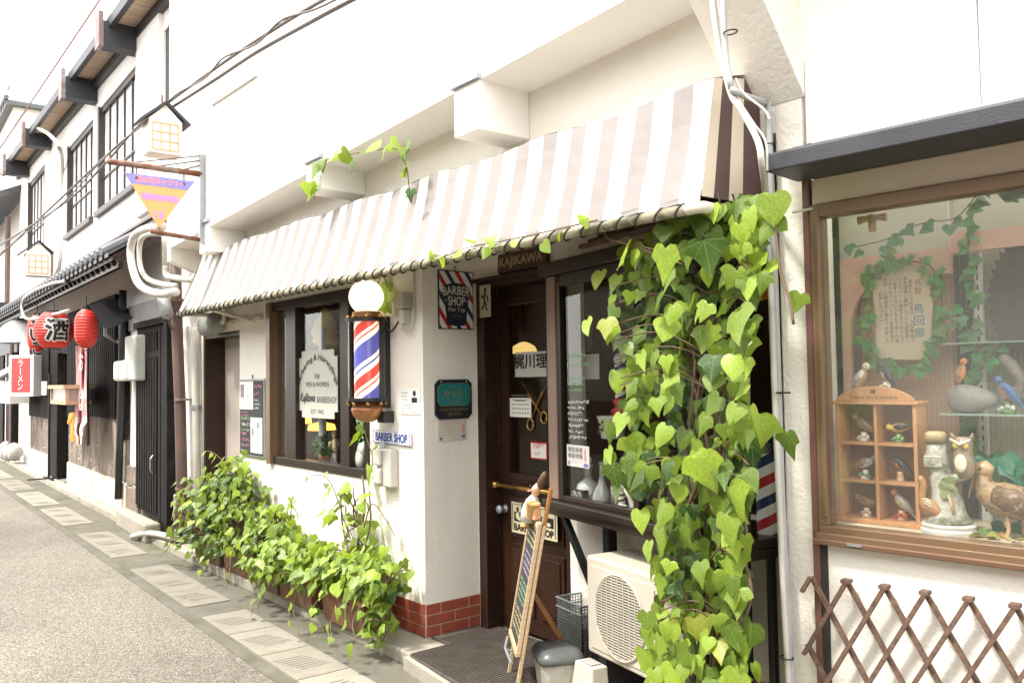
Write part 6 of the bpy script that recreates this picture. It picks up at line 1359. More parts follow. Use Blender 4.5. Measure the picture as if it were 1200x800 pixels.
# wooden trellis -------------------------------------------------------
T = thing('trellis', GF.p(.6, -.05, 0), 'expanding brown wooden lattice trellis standing below the display window', 'trellis')
sp = .1275; tips = [(.112+sp*(i), .787 + .002*i) for i in range(-1, 12)]
def tbar(p, q, v):
    mb = MB(); mb.bar(GF.p(p[0], v, p[1]), GF.p(q[0], v, q[1]), .013, .017, GF.V); mb.build('slat', TREL, T)
for i, (u, w) in enumerate(tips):
    # bars falling to the left (front layer)
    du = .43; ul = max(u-du, -.045); dw = (u-ul)*1.72
    if u > -.04: tbar((u+.002, w+.003), (ul, w-dw), -.052)
    du = min(.43, 1.5-u); u0 = u; w0 = w
    if u < -.03: u0 = u-.0; w0 = w
    if u < 1.35: tbar((u0-.001, w0+.002), (u0+du, w0-du*1.72), -.034)
tbar((-.04, .55), (.25, .55-.29*1.72), -.034)
for u, w in tips[1:]:
    mb = MB(); mb.box(u-.013, u+.015, -.062, -.026, w+.001, w+.013, GF); mb.build('slat_end', TREL, T)

# ================================================================== tavern on the left
FB = Frame((-8.7, 2.73, 0), (1, -.031, 0))
def fb(x, y, v=0): return FB.at(x, y, v)
def fp(x, y, v=0): u, w = FB.at(x, y, v); return FB.p(u, v, w)
TV = thing('tavern', FB.p(-5, 0, 0), 'old white upper-walled tavern with black boarded ground floor and tiled pent roof', 'building')
W1 = (-3.62, -1.62, 3.83, 5.25); W2 = (-5.86, -4.02, 3.83, 5.22); W3 = (-9.95, -8.1, 3.98, 5.45); SL = (-.47, -.26, 4.3, 5.25)
mb = MB(); wall_grid(mb, FB, -11.2, .75, 3.12, 6.3, [W1, W2, W3, SL], 0, .18); mb.box(-1.46, -.50, -.05, -.002, 3.4, 6.2, FB); mb.build('upper_wall', PINKPAINT, TV)
mb = MB(); mb.box(-11.2, .75, .5, .6, 3.0, 6.3, FB); mb.build('room_back', M('dim_room', (.22, .21, .21), rough=.9), TV)
def lattice_window(h, cols, name='window'):
    mb = MB(); a, b, c, d = h
    mb.box(a-.04, a+.05, -.02, .16, c-.03, d+.02, FB); mb.box(b-.05, b+.02, .02, .16, c, d, FB); mb.box(a+.05, b-.05, .02, .16, d-.07, d, FB); mb.box(a-.06, b+.06, -.06, .16, c-.07, c-.0, FB); mb.box(a+.05, b-.05, .02, .16, c+.001, c+.05, FB)
    o = mb.build(name, M('dark_window_frame', (.05, .038, .035), rough=.5), TV)
    mb = MB()
    for i in range(1, cols): u = a+(b-a)*i/cols; mb.box(u-.014, u+.014, .04, .0615, c+.05, d-.07, FB)
    mb.box(a+.05, b-.05, .042, .0605, c+(d-c)*.32, c+(d-c)*.32+.025, FB); mb.build('muntin', M('dark_window_frame', (.05, .038, .035)), o)
    mb = MB(); mb.box(a+.05, b-.05, .062, .068, c+.05, d-.07, FB); mb.build('pane', M('frosted_pane', (.55, .55, .555), rough=.6, var=.08, vs=3, spec=.2), o)
lattice_window(W1, 5); lattice_window(W2, 5); lattice_window(W3, 5)
mb = MB(); mb.box(SL[0], SL[1], .02, .10, SL[2], SL[3], FB); mb.build('slit_window', BLACK, TV)
# eaves with beam ends
zt = lambda u: 5.60 + (-u-1.5)*.032
mb = MB(); mb.add([FB.p(u, v, zt(u)+.01*(v < 0)) for u, v in ((-11.3, 0.1), (-.05, .1), (-.05, -.30), (-11.3, -.30))] + [FB.p(u, v, zt(u)+.06) for u, v in ((-11.3, 0.1), (-.05, .1), (-.05, -.30), (-11.3, -.30))], [(0, 1, 2, 3), (7, 6, 5, 4), (0, 4, 5, 1), (1, 5, 6, 2), (2, 6, 7, 3), (3, 7, 4, 0)]); mb.build('eave_boards', wood('eave_boards', (.30, .19, .12), (.75, .60, .46), rough=.8, scale=(5, .4, 1)), TV)
mb = MB(); mb.bar(FB.p(-11.3, -.32, zt(-11.3)+.0), FB.p(-.05, -.32, zt(-.05)+.0), .06, .12); mb.bar(FB.p(-11.3, -.035, zt(-11.3)-.06), FB.p(-.05, -.035, zt(-.05)-.06), .06, .12); mb.build('gutter', CHAR, TV)
for px, py in ((163, 35), (113, 97), (60, 155), (34, 190)):
    u, w = fb(px, py); mb = MB(); mb.box(u-.10, u+.10, -.40, -.001, w-.30, w-.02, FB); k = mb.build('beam_end', CHAR, TV)
    mb = MB(); mb.box(u-.11, u+.11, -.45, -.401, w-.32, w+.08, FB); mb.build('end_plate', M('worn_plate', (.20, .13, .115), rough=.6, var=.2, col2=(.33, .35, .36), c2s=4), k)
mb = MB(); mb.add([FB.p(u, v, w) for u, v, w in ((-11.3, -.34, zt(-11.3)+.08), (-.05, -.34, zt(-.05)+.08), (-.05, 2.5, zt(-.05)+.95), (-11.3, 2.5, zt(-11.3)+.95))], [(0, 1, 2, 3)]); mb.build('upper_roof', M('pale_roof', (.5, .48, .47), rough=.7), TV)
mb = MB(); p0, p1 = at_y(0, 174, 2.4), at_y(117, 0, 2.4); d_ = p1-p0; mb.tube([p0-d_*.2, p1+d_*.25], .014, 6); tag(mb.build('overhead_cable', M('red_brown_cable', (.34, .16, .14))), 'thin reddish overhead cable above the tavern eaves', 'cable')
# pent roof of tiles
E0, E1 = -.52, 0.0; zE, zW = 2.80, 3.14
u0, u1 = -10.8, -.35
mb = MB(); mb.add([FB.p(u, v, w) for u, v, w in ((u0, E0, zE-.05), (u1, E0, zE-.05), (u1, .0, zW-.05), (u0, .0, zW-.05), (u0, E0, zE), (u1, E0, zE), (u1, .0, zW), (u0, .0, zW))], [(3, 2, 1, 0), (4, 5, 6, 7), (0, 1, 5, 4), (1, 2, 6, 5), (2, 3, 7, 6), (3, 0, 4, 7)]); mb.build('pent_roof', DKW, TV)
mb = MB(); sp_ = .26; i = 0; u = u0+.1
while u < u1-.05:
    p, q = FB.p(u, E0-.05, zE+.045), FB.p(u, -.05, zW+.035)
    mb.loft([p, p.lerp(q, .02), q], [.062, .062, .06], 10)
    for s in (0,): mb.ball(p+FB.d(0, -.005, 0), (.052, .018, .052), 10, 6)
    mb.bar(FB.p(u+sp_/2, E0-.035, zE+.012), FB.p(u+sp_/2, -.05, zW+.01), sp_*.62, .02)
    mb.box(u+.05, u+sp_-.05, E0-.045, E0-.036, zE-.02, zE+.022, FB)
    u += sp_
mb.build('roof_tiles', TILEK, TV, smooth=False)
mb = MB(); mb.box(u0, u1, -.07, -.002, 3.12, 3.26, FB); mb.bar(FB.p(u0, -.09, 3.27), FB.p(u1+.2, -.09, 3.27), .03, .03); mb.build('flashing', M('flashing', (.10, .085, .085), rough=.5), TV)
mb = MB()
for i in range(42): u = u0+.1+i*.255; mb.bar(FB.p(u, E0+.02, zE-.075), FB.p(u, 0, zW-.075), .04, .05)
mb.box(u0, u1, E0+.05, E0+.10, zE-.12, zE-.055, FB); mb.build('rafter', DKW, TV)
# ground floor
mb = MB(); wall_grid(mb, FB, -11.2, .55, -.05, 3.1, [(-6.5, -5.62, -.05, 2.02), (-1.4, -.1, -.05, 2.10)], .02, .2); mb.build('ground_wall', PINKPAINT, TV)
mb = MB(); mb.box(-6.6, -5.5, .9, 1.0, 0, 2.3, FB); mb.box(-1.4, 0, .6, .7, -.05, 2.3, FB); mb.build('dark_inside', BLACK, TV)
def boards(u0, u1, w0, w1, v=-.03, step=.055, name='board_wall'):
    mb = MB(); mb.box(u0, u1, v+.012, .018, w0, w1, FB); n = int((u1-u0)/step)
    for i in range(n): a = u0+(u1-u0)*(i+.14)/n; b = u0+(u1-u0)*(i+.86)/n; mb.box(a, b, v-.012, v+.0118, w0, w1, FB)
    return mb.build(name, BLKW, TV)
boards(-4.22, -2.46, 1.08, 2.62, step=.11); boards(-5.60, -4.22, 1.02, 2.6, step=.11); boards(-9.40, -7.25, .95, 2.5, step=.09)
mb = MB(); mb.box(-2.22, -1.95, -.04, .018, .85, 2.40, FB); mb.build('dark_post', BLKW, TV); mb = MB(); mb.box(-7.24, -6.5, -.02, .018, .0, 2.45, FB); mb.box(-6.5, -5.62, -.03, .018, 2.02, 2.5, FB); mb.box(-6.545, -6.499, -.028, .85, .0, 2.5, FB); mb.build('door_surround', BLKW, TV)
mb = MB(); mb.box(-5.60, -1.95, -.012, .018, .34, 1.08, FB); mb.box(-9.40, -7.25, -.012, .018, .34, .95, FB); mb.box(-1.94, -1.42, -.02, .018, -.05, .55, FB); mb.build('flagstone_base', FLAG, TV)
mb = MB(); mb.box(-5.60, -1.94, -.035, -.0, -.02, .34, FB); mb.box(-9.40, -7.25, -.035, -.0, -.02, .34, FB); mb.build('footing', CONCW, TV, bevel=.01)
mb = MB(); mb.box(-1.94, -.0, -.005, .019, 2.13, 2.42, FB); mb.build('grey_band', M('grey_band', (.33, .315, .31), rough=.8, var=.1, bump=.2, bs=40), TV)
# black slatted door panel
mb = MB(); mb.box(-1.40, -.12, -.035, .0, .12, 2.12, FB); SD = mb.build('slatted_door', BLKW, TV)
mb = MB()
for i in range(9): u = -1.37+.098*i; mb.box(u, u+.062, -.055, -.0352, .16, 1.78, FB)
for i in range(9): u = -1.37+.098*i; mb.box(u, u+.062, -.055, -.0352, 1.86, 2.06, FB)
for i in range(3): u = -.44+.115*i; mb.box(u, u+.085, -.06, -.0352, .0, 2.10, FB)
mb.box(-1.40, -.47, -.05, -.0355, 1.785, 1.855, FB); mb.build('slat', BLKW, SD)
mb = MB(); mb.box(-.13, .0, -.09, .0, -.05, 2.13, FB); mb.box(-1.42, -.13, -.075, -.0, 2.122, 2.19, FB); mb.build('door_post', BLKW, TV)
mb = MB(); mb.tube([FB.p(-.62, -.06, .75), FB.p(-.60, -.09, .72), FB.p(-.60, -.09, .60), FB.p(-.62, -.06, .57)], .01); mb.build('door_pull', STEEL, SD)
mb = MB(); mb.add([FB.p(u, v, w) for w in (-.08, .11) for u, v in ((-1.55, -.22), (-.15, -.26), (-.15, -.1), (-1.55, -.1))], [(3, 2, 1, 0), (4, 5, 6, 7), (0, 1, 5, 4), (1, 2, 6, 5), (2, 3, 7, 6), (3, 0, 4, 7)]); tag(mb.build('step_stone', CONC, bevel=.02), 'rough stone block step under the black slatted door', 'step')
mb = MB(); mb.tube(curve([FB.p(-.45, -.30, -.04), FB.p(-.1, -.22, .03), FB.p(.55, -.14, .06)], 5), .03, 10); tag(mb.build('loose_pipe', PIPEW, smooth=True), 'loose off-white pipe lying on the ground beside the drainpipe', 'pipe')
# narrow white strip, pipes between tavern and shop
mb = MB(); mb.box(.12, .54, -.02, .3, .42, 2.05, FB); mb.build('white_strip', UPPER, TV); mb = MB(); mb.box(.08, .54, -.05, .3, -.06, .415, FB); mb.build('strip_base', CONC, TV, bevel=.01)
T = thing('brown_drainpipe', (-8.30, 2.62, 0), 'tall faded brown drainpipe between the slatted door and the barber shop', 'drainpipe')
mb = MB(); pts = [(206, 300), (206.5, 350), (208, 400), (211, 470), (213, 560), (213, 590), (206, 640)]
mb.tube([at_y(x, y, 2.60) for x, y in pts], .052, 14); mb.build('pipe', PIPEB, T, smooth=True); mb = MB()
for x, y in ((207, 352), (212, 468), (213, 572)): p = at_y(x, y, 2.60); mb = MB(); mb.lathe(p, [(.058, -.012), (.058, .012)], 14); mb.box(p.x-.01, p.x+.12, 2.60, 2.70, p.z-.008, p.z+.008); mb.build('clamp', RUST, T)
T = thing('white_drainpipe', (-8.12, 2.68, 0), 'slim white drainpipe at the left edge of the barber shop front', 'drainpipe')
mb = MB(); mb.tube([at_y(x, y, 2.69) for x, y in ((228, 384), (229, 420), (230.5, 520), (232, 635))], .036, 12); mb.build('pipe', PIPEW, T, smooth=True); mb = MB(); p = at_y(230, 477, 2.69); mb.lathe(p, [(.045, -.02), (.045, .02)], 12); mb.build('clamp', STEEL, T)
T = thing('junction_box', at_y(248, 392, 2.70), 'grey rounded electrical box under the left end of the awning', 'box')
mb = MB(); p = at_y(247, 380, 2.66); mb.loft([p+V3((-.20, 0, .02)), p+V3((-.16, 0, 0)), p+V3((.18, 0, .01)), p+V3((.22, 0, .03))], [(.05, .07), (.07, .10), (.07, .10), (.05, .07)], 12); mb.build('box', M('weathered_grey', (.22, .225, .21), rough=.6, var=.2), T, smooth=True)
mb = MB(); mb.tube(curve([p+V3((.20, 0, .02)), p+V3((.30, 0, .0)), p+V3((.33, 0, .10)), p+V3((.33, .02, .3))], 4), .018); mb.build('conduit', PIPEW, T)
# big pipes under the triangle sign
T = thing('curved_duct', fp(160, 300, -.3), 'thick off-white insulated pipes curving out below the triangular sign', 'pipe')
mb = MB(); mb.tube(curve([fp(x, y, -.42) for x, y in ((190, 266), (172, 268), (158, 276), (153, 295), (157, 320), (166, 336), (185, 344), (206, 342))], 5), .037, 12); mb.tube(curve([fp(x, y, -.30) for x, y in ((190, 274), (172, 275), (164, 285), (164, 310), (172, 326), (190, 333), (206, 335))], 5), .026, 12); mb.build('insulated_pipe', PIPEW, T, smooth=True)
mb = MB(); mb.tube([at_y(x, y, 2.52) for x, y in ((193, 262), (194, 315))], .031, 12); mb.tube(curve([at_y(x, y, 2.52) for x, y in ((194, 312), (195, 322), (202, 325), (228, 328))], 4), .031, 12); mb.build('square_bend', PIPEW, T, smooth=True)
T = thing('floodlight', fp(193, 352, -.25), 'grey metal floodlight cup hanging above the black slatted door', 'lamp')
mb = MB(); p, q = fp(188, 340, -.25), fp(196, 368, -.30); mb.loft([p, p.lerp(q, .2), q], [.045, .052, .056], 14); mb.build('lamp_hood', PIPEG, T, smooth=True); mb = MB(); mb.tube([q, fp(200, 382, -.2), fp(204, 392, -.05)], .012); mb.build('cable', WIRE, T)
# meters
T = thing('electric_meter', fp(148, 440, -.05), 'pale grey electricity meter box on the white wall strip', 'meter')
mb = MB(); (a, d), (b, c) = fb(152.5, 394, -.1), fb(164, 446, -.1); mb.box(a, b, -.16, .0, c, d, FB); mb.build('meter_box', M('meter_case', (.52, .54, .48), rough=.5), T, bevel=.03, seg=3)
mb = MB(); (a, d), (b, c) = fb(141, 423, -.12), fb(154, 446, -.12); k = (b-a)/2; mb.box(a, a+k-.02, -.20, .0, c, d, FB); mb.box(a+k+.02, b, -.20, .0, c, d, FB); mb.build('breaker', SIGNWH, T, bevel=.03)
T = thing('wall_pole', fp(141, 560, -.06), 'dark vertical conduit pole on the boarded tavern wall', 'pole')
mb = MB(); mb.tube([fp(x, y, -.08) for x, y in ((144, 340), (143, 420), (141, 500), (138.5, 584))], .042, 10); mb.build('pole', M('dark_grey_pole', (.035, .036, .038), rough=.5, spec=.3), T, smooth=True)
# extractor hood
T = thing('extractor_hood', fp(125, 370, -.3), 'black slanted metal extractor hood jutting out above the boarded wall', 'hood')
q = [fp(104, 358, -.62), fp(122, 384, -.62), fp(152, 371, -.05), fp(152, 338, -.05)]
q[3] = q[0]+q[2]-q[1]
mb = MB(); off = FB.d(-.14, .08, .0); P = q + [v+off for v in (q[0], q[1], q[2], q[3])]
mb.add(P, [(0, 1, 2, 3), (7, 6, 5, 4), (0, 4, 5, 1), (1, 5, 6, 2), (2, 6, 7, 3), (3, 7, 4, 0)]); mb.build('hood', M('hood_black', (.018, .018, .020), rough=.5, spec=.25), T); mb = MB(); mb.bar(fp(123, 392, -.35), fp(138, 401, -.04), .03, .03); mb.bar(fp(123, 392, -.35), fp(123, 382, -.35), .03, .03); mb.build('bracket', STEEL, T)
# lanterns
def lantern(name, label, x, y, v, rx, rz, squash=False):
    p = fp(x, y, v); T = thing(name, V3((p.x, p.y, p.z-rz)), label, 'lantern', 'red paper lanterns on the tavern front'); mb = MB(); n = 26; pr = []
    for i in range(n+1):
        t = -1+2*i/n; base = math.cos(t*1.25)**.55 if squash else (1-abs(t)**3.2)**.5*.97+.03; base = max(base, .4); pr.append((rx*base*(1+.022*(1 if i % 2 else -1)), rz*t*.9))
    mb.lathe(p, pr, 24); mb.build('paper_shade', REDL, T, smooth=False)
    mb = MB()
    for s in (-1, 1): mb.lathe(p+V3((0, 0, s*rz*.9)), [(rx*.42, -.02), (rx*.42, .03 if s > 0 else -.03)], 18)
    mb.tube([p+V3((0, 0, rz*.9)), p+V3((0, 0, rz*1.5))], .008); mb.build('rim', BLACK, T); return T, p
T, p = lantern('paper_lantern', 'large round red lantern with the black character for sake, outlined in white', 63, 387, -.55, .235, .25, True)
vw = (CAM-p); vw.z = 0; vw.normalize(); side = V3((-vw.y, vw.x, 0)); LF = Frame(p+vw*.0+side*.0, side)
def wrap_text(ch, p, rx, h, mat, name, T, az, grow=0., th=.004, wz=0):
    vs, fs = text_mesh(ch); x0, x1 = min(q[0] for q in vs), max(q[0] for q in vs); y0, y1 = min(q[1] for q in vs), max(q[1] for q in vs); mb = MB(); P = []
    for x, y, _ in vs:
        xx = (x-(x0+x1)/2)/(y1-y0)*h; zz = (y-(y0+y1)/2)/(y1-y0)*h; k = math.cos(min(1, abs(zz+wz)/.26)*1.1)**.5; r = rx*max(k, .6)*1.03+th; t = az+xx/rx
        P.append(p+V3((r*math.cos(t), r*math.sin(t), zz+wz)))
    mb.add(P, fs); mb.build(name, mat, T)
az0 = math.atan2(vw.y, vw.x)+.20
for k in range(12): pass
mb = MB(); vs, fs = text_mesh('酒')
def thick(mb, ch, p, rx, h, az, gro, th, wz=0.):
    vs, fs = text_mesh(ch); x0, x1 = min(q[0] for q in vs), max(q[0] for q in vs); y0, y1 = min(q[1] for q in vs), max(q[1] for q in vs)
    for i in range(10):
        dx, dz = gro*math.cos(i*.628), gro*math.sin(i*.628); P = []
        for x, y, _ in vs:
            xx = (x-(x0+x1)/2)/(y1-y0)*h+dx; zz = (y-(y0+y1)/2)/(y1-y0)*h+dz+wz; k = math.cos(min(1, abs(zz)/.26)*1.2)**.5; r = rx*max(k, .6)*1.03+th+i*.0001; t = az+xx/rx; P.append(p+V3((r*math.cos(t), r*math.sin(t), zz)))
        mb.add(P, fs)
mb = MB(); thick(mb, '酒', p, .235, .27, az0, .026, .003); mb.build('white_outline', PWHITE, T)
mb = MB(); thick(mb, '酒', p, .235, .27, az0, .009, .007); mb.build('character', INK, T)
T, p = lantern('paper_lantern', 'plain bright red barrel lantern half hidden by the black hood', 101, 385, -.50, .122, .245)
T, p = lantern('paper_lantern', 'narrow long red lantern with white edged brush writing, leftmost of the lanterns', 43, 391, -.50, .125, .30)
vw = (CAM-p); az1 = math.atan2(vw.y, vw.x)
for gro, th, mt_, nm in ((.016, .006, PWHITE, 'white_outline'), (.005, .010, INK, 'character')):
    mb = MB()
    for i, ch in enumerate('中いこ'): thick(mb, ch, p, .14, .17, az1+.1, gro, th, .18-.20*i)
    mb.build(nm, mt_, T)
# white dome canopy
p = fp(29, 402, -.25); T = thing('dome_canopy', p, 'white quarter-dome canopy beside the lanterns on the tavern front', 'canopy')
mb = MB(); n = 10; Rr = .62; vs = []; fs = []
for i in range(n+1):
    for j in range(n+1): a_, b_ = math.pi*.5*i/n, math.pi*j/n; vs.append(p+FB.d(Rr*.8*math.cos(b_)*math.cos(a_), -.45*math.sin(b_)*math.cos(a_), .45*math.sin(a_)))
for i in range(n):
    for j in range(n): fs.append((i*(n+1)+j, i*(n+1)+j+1, (i+1)*(n+1)+j+1, (i+1)*(n+1)+j))
mb.add(vs, fs); mb.build('shell', SIGNWH, T, smooth=True)
mb = MB(); mb.tube(curve([fp(x, y, -.58) for x, y in ((75, 330), (62, 332), (40, 341), (27, 352), (27, 368), (35, 374), (60, 369), (80, 364))], 4), .022, 8); tag(mb.build('cable_loop', PIPEW, smooth=True), 'off-white cable conduit looping over the tiled pent roof above the round lantern', 'conduit')
# ramen sign
T = thing('ramen_sign', fp(25, 460, -.4), 'upright red light-box sign with white vertical katakana reading ramen', 'sign')
(a, d), (b, c) = fb(15, 418, -.45), fb(35, 465, -.45); RS = Frame(FB.p((a+b)/2, -.45, (c+d)/2), (.86, .50, 0))
hw = .28; hz = (d-c)/2; mb = MB(); mb.box(-hw, hw, .0, .16, -hz, hz, RS); mb.build('case', SIGNWH, T, bevel=.01); mb = MB(); mb.box(-hw+.07, hw-.07, -.006, -.001, -hz+.07, hz-.05, RS); mb.build('red_panel', RED, T); mb = MB(); mb.vtext('ラーメン', RS, 0, hz-.075, (2*hz-.17)/4.15, -.009, 1.03); mb.build('lettering', PWHITE, T)
# banner, orange banner, menu box, notices
T = thing('cloth_banner', fp(95, 520, -.25), 'tall pink and white cloth banner hanging beside the tavern door', 'banner')
mb = MB(); rows = 18; P = []
for i in range(rows+1):
    t = i/rows; x0 = 88+1.2*math.sin(5*t)+(3 if t > .9 else 0); x1 = 102-.8*math.sin(4*t)-(5 if t > .8 else 0); y = 405+115*t
    for k in range(5): P.append(fp(x0+(x1-x0)*k/4, y, -.28+.03*math.sin(4*t+2.2*k)))
for i in range(rows):
    for k in range(4): mb.c = 1 if i > 12 and (i+k) % 3 else 0; mb.add([P[i*5+k], P[i*5+k+1], P[(i+1)*5+k+1], P[(i+1)*5+k]], [(0, 1, 2, 3)])
mb.build('cloth', [M('banner_pink', (.68, .32, .32), rough=.8, var=.1, vs=8, col2=(.78, .66, .64), c2s=4), M('banner_white', (.72, .62, .58), rough=.8, var=.1)], T, smooth=True)
mb = MB(); BB = Frame(fp(95, 412, -.33), FB.U); mb.vtext('お　は', BB, 0, -.0, .24, 0, 1.05); mb.build('lettering', PWHITE, T); mb = MB(); mb.tube([fp(103, 400, -.28), fp(103, 522, -.28)], .014); mb.build('pole', BLACK, T)
T = thing('orange_pennant', fp(84, 520, -.15), 'small orange cloth banner in the tavern doorway', 'banner'); mb = MB(); P = [fp(x, y, -.15-.02*(i % 2)) for i, (x, y) in enumerate(((81, 484), (90, 482), (91, 516), (82.5, 517), (82.5, 498), (78.5, 496)))]; mb.poly(*P); mb.build('cloth', M('orange_cloth', (.72, .27, .02), rough=.8, var=.1), T)
T = thing('menu_lantern', fp(78, 472, -.3), 'wooden framed translucent box lamp hanging by the tavern doorway', 'lamp'); (a, d), (b, c) = fb(68.5, 451, -.35), fb(87, 474, -.35); mb = MB(); mb.box(a, b, -.45, -.15, c, c+.05, FB); mb.box(a-.03, b+.03, -.48, -.12, d-.05, d, FB); mb.box(a, a+.04, -.45, -.41, c+.05, d-.05, FB); mb.box(b-.04, b, -.45, -.41, c+.05, d-.05, FB); mb.build('frame', PALEW, T); mb = MB(); mb.box(a+.02, b-.02, -.43, -.17, c+.05, d-.05, FB); mb.build('panel', M('smoky_panel', (.34, .27, .25), rough=.3), T)
T = thing('paper_notice', fp(50, 462, -.06), 'white paper notice with pink margin on the black boards', 'notice'); (a, d), (b, c) = fb(44.5, 447, -.06), fb(55, 463, -.06); mb = MB(); mb.box(a, b, -.062, -.056, c, d, FB); mb.build('paper', PWHITE, T); mb = MB(); mb.box(a, a+.12, -.065, -.0625, c, d, FB); mb.scribble(FB, a+.2, b-.05, c+.05, d-.05, -.065, 5, seed=90); mb.build('print', PINK, T)
T = thing('pole_stand', fp(59, 560, -.45), 'thin black banner stand pole with flat foot on the pavement', 'pole'); p = at_z(57, 561, 0.0); mb = MB(); mb.tube([p, V3((p.x, p.y, 1.7))], .018); mb.build('pole', BLACK, T); mb = MB(); mb.box(p.x-.35, p.x+.35, p.y-.02, p.y+.02, .002, .02); mb.box(p.x-.02, p.x+.02, p.y-.3, p.y+.3, .002, .022); mb.build('foot', BLACK, T)
# lantern houses on the wall
def house_lamp(label, x, y, s, v):
    p = fp(x, y, v); H = Frame(p, (.03, 1, 0)); T = thing('house_lantern', p, label, 'lamp', 'little house-shaped lanterns on the tavern wall'); hw = .19*s; h = .40*s
    mb = MB(); mb.prism([(-hw, -h/2), (hw, -h/2), (hw, h/2), (0, h/2+.19*s), (-hw, h/2)], -hw*.8, hw*.8, H); mb.build('box', M('lantern_white', (.78, .70, .64), rough=.6), T)
    mb = MB()
    for sg_ in (-1, 1): mb.bar(H.p(sg_*.0, 0, h/2+.215*s), H.p(sg_*(hw+.09*s), 0, h/2-.02), hw*2.1, .02, H.V.cross(V3((sg_*.7, 0, 1))) if False else (0, 0, 1))
    mb.build('roof', CHAR, T)
    mb = MB(); f = -hw*.8-.006; gw = hw*.78; gh = h*.40
    for k in range(-1, 3): u = gw*(2*k-1)/3; mb.box(u-.008*s, u+.008*s, f, f+.005, -gh, gh, H)
    for k in range(4): w = -gh+2*gh*k/3; mb.box(-gw, gw, f-.001, f+.004, w-.008*s, w+.008*s, H)
    mb.build('grille', M('lantern_lattice', (.62, .38, .22), rough=.6), T)
    mb = MB(); mb.tube([H.p(0, 0, h/2+.2*s), H.p(0, 0, h/2+.2*s+.10)], .008); mb.build('hook', RUST, T); return T
house_lamp('nearer house-shaped white lantern with lattice front, above the triangular sign', 190, 164, .68, -.56)
house_lamp('farther small house-shaped lantern low on the white upper wall', 43.5, 311, .95, -.22)
# triangle sign on its bracket
SX = -7.013; SF_ = Frame((SX, 0, 0), (0, 1, 0)); 
T = thing('sign_bracket', (SX, 2.43, 2.68), 'rusty steel wall bracket with two arms holding the triangular sign', 'bracket')
mb = MB(); mb.box(SX-.02, SX+.02, 2.385, 2.425, 2.66, 3.40); mb.build('post', STEEL, T)
mb = MB(); mb.tube([(SX, 2.40, 3.235), (SX, 1.68, 3.235)], .024, 10); mb.build('arm', RUST, T, smooth=True); mb = MB(); mb.tube([(SX, 2.40, 2.685), (SX, 2.0, 2.72)], .018, 10); mb.build('arm', RUST, T, smooth=True)
mb = MB()
for y, z in ((1.75, 3.25), (1.95, 3.25), (2.15, 3.25)): mb = MB(); mb.tube([(SX, 2.40, 3.39-.05*(y-1.75)*4), (SX, y+.1, z)], .006); mb.build('stay_wire', WIRE, T)
T = thing('triangle_sign', (SX, 2.05, 2.74), 'orange inverted triangle gallery sign with blue top band numbered 13', 'sign')
tl, tr, tb = (1.80, 3.165), (2.345, 3.165), (2.065, 2.745)
mb = MB(); mb.prism([tl, tb, tr], -.006, .006, SF_); mb.build('panel', M('sign_orange', (.80, .36, .13), rough=.45, var=.06, vs=6), T)
kz = .19; il = (tl[0]+(tb[0]-tl[0])*kz, tl[1]+(tb[1]-tl[1])*kz); ir = (tr[0]+(tb[0]-tr[0])*kz, il[1])
for vv, nm in ((-.0072, 'blue_band'),):
    mb = MB(); mb.prism([tl, il, ir, tr], -.0085, -.0062, SF_); mb.build(nm, M('sign_violet', (.22, .22, .55), rough=.45, var=.08), T)
mb = MB(); um = (tl[0]+tr[0])/2
mb.text('蔵の街ギャラリー', SF_, um, il[1]+.016, .052, -.0095, width=.37, bold=.0035); mb.build('pink_lettering', M('sign_pink', (.78, .24, .33), rough=.5), T)
mb = MB(); mb.text('理容資料館', SF_, um-.003, il[1]-.115, .05, -.0075, width=.28, bold=.003); mb.text('13', SF_, tb[0]+.0, tb[1]+.085, .055, -.0075, width=.06, bold=.004); mb.build('violet_lettering', M('sign_lilac', (.55, .25, .62), rough=.5), T)
for u in (1.89, 2.26): mb = MB(); mb.tube([SF_.p(u, 0, 3.215), SF_.p(u, 0, 3.13)], .006); mb.ball(SF_.p(u, -.01, 3.135), .011, 8, 5); mb.build('hanger', RUST, T)
mb = MB(); mb.tube([SF_.p(tb[0], 0, 2.76), SF_.p(tb[0], 0, 2.70)], .01); mb.build('hanger', RUST, T)
# overhead wires along the front
def wire(label, pts, r, name='overhead_cable'):
    mb = MB(); mb.tube(curve([at_y(x, y, Y) for x, y, Y in pts], 8), r, 6); return tag(mb.build(name, WIRE, smooth=True), label, 'cable', 'cables strung along the fronts')
wire('upper twisted cable crossing the white upper walls', [(440, -30, 2.15), (372, 4, 2.15), (300, 48, 2.15), (250, 82, 2.15), (195, 122, 2.15), (160, 150, 2.15), (120, 195, 2.15), (70, 242, 2.15), (-20, 300, 2.15)], .012)
wire('lower straight cable crossing the white upper walls', [(440, -14, 2.2), (372, 22, 2.2), (300, 62, 2.2), (250, 95, 2.2), (195, 130, 2.2), (160, 152, 2.2), (122, 185, 2.2), (72, 232, 2.2), (-20, 318, 2.2)], .013)
wire('thin wavy cable twisted round the upper one', [(440, -24, 2.14), (372, 10, 2.14), (330, 24, 2.14), (300, 52, 2.14), (262, 68, 2.14), (240, 92, 2.14), (205, 112, 2.14), (180, 138, 2.14), (140, 168, 2.14), (118, 190, 2.14), (60, 250, 2.14), (-20, 312, 2.14)], .007)
mb = MB(); mb.tube(curve([fp(x, y, -.3) for x, y in ((36, 138), (45, 150), (58, 158), (70, 174))] + [fp(73, 200, -.02), fp(71, 300, -.02), fp(62, 326, -.05)], 4), .03, 8); tag(mb.build('wall_conduit', PIPEW, smooth=True), 'off-white conduit dropping from the tavern eaves between two windows', 'conduit')

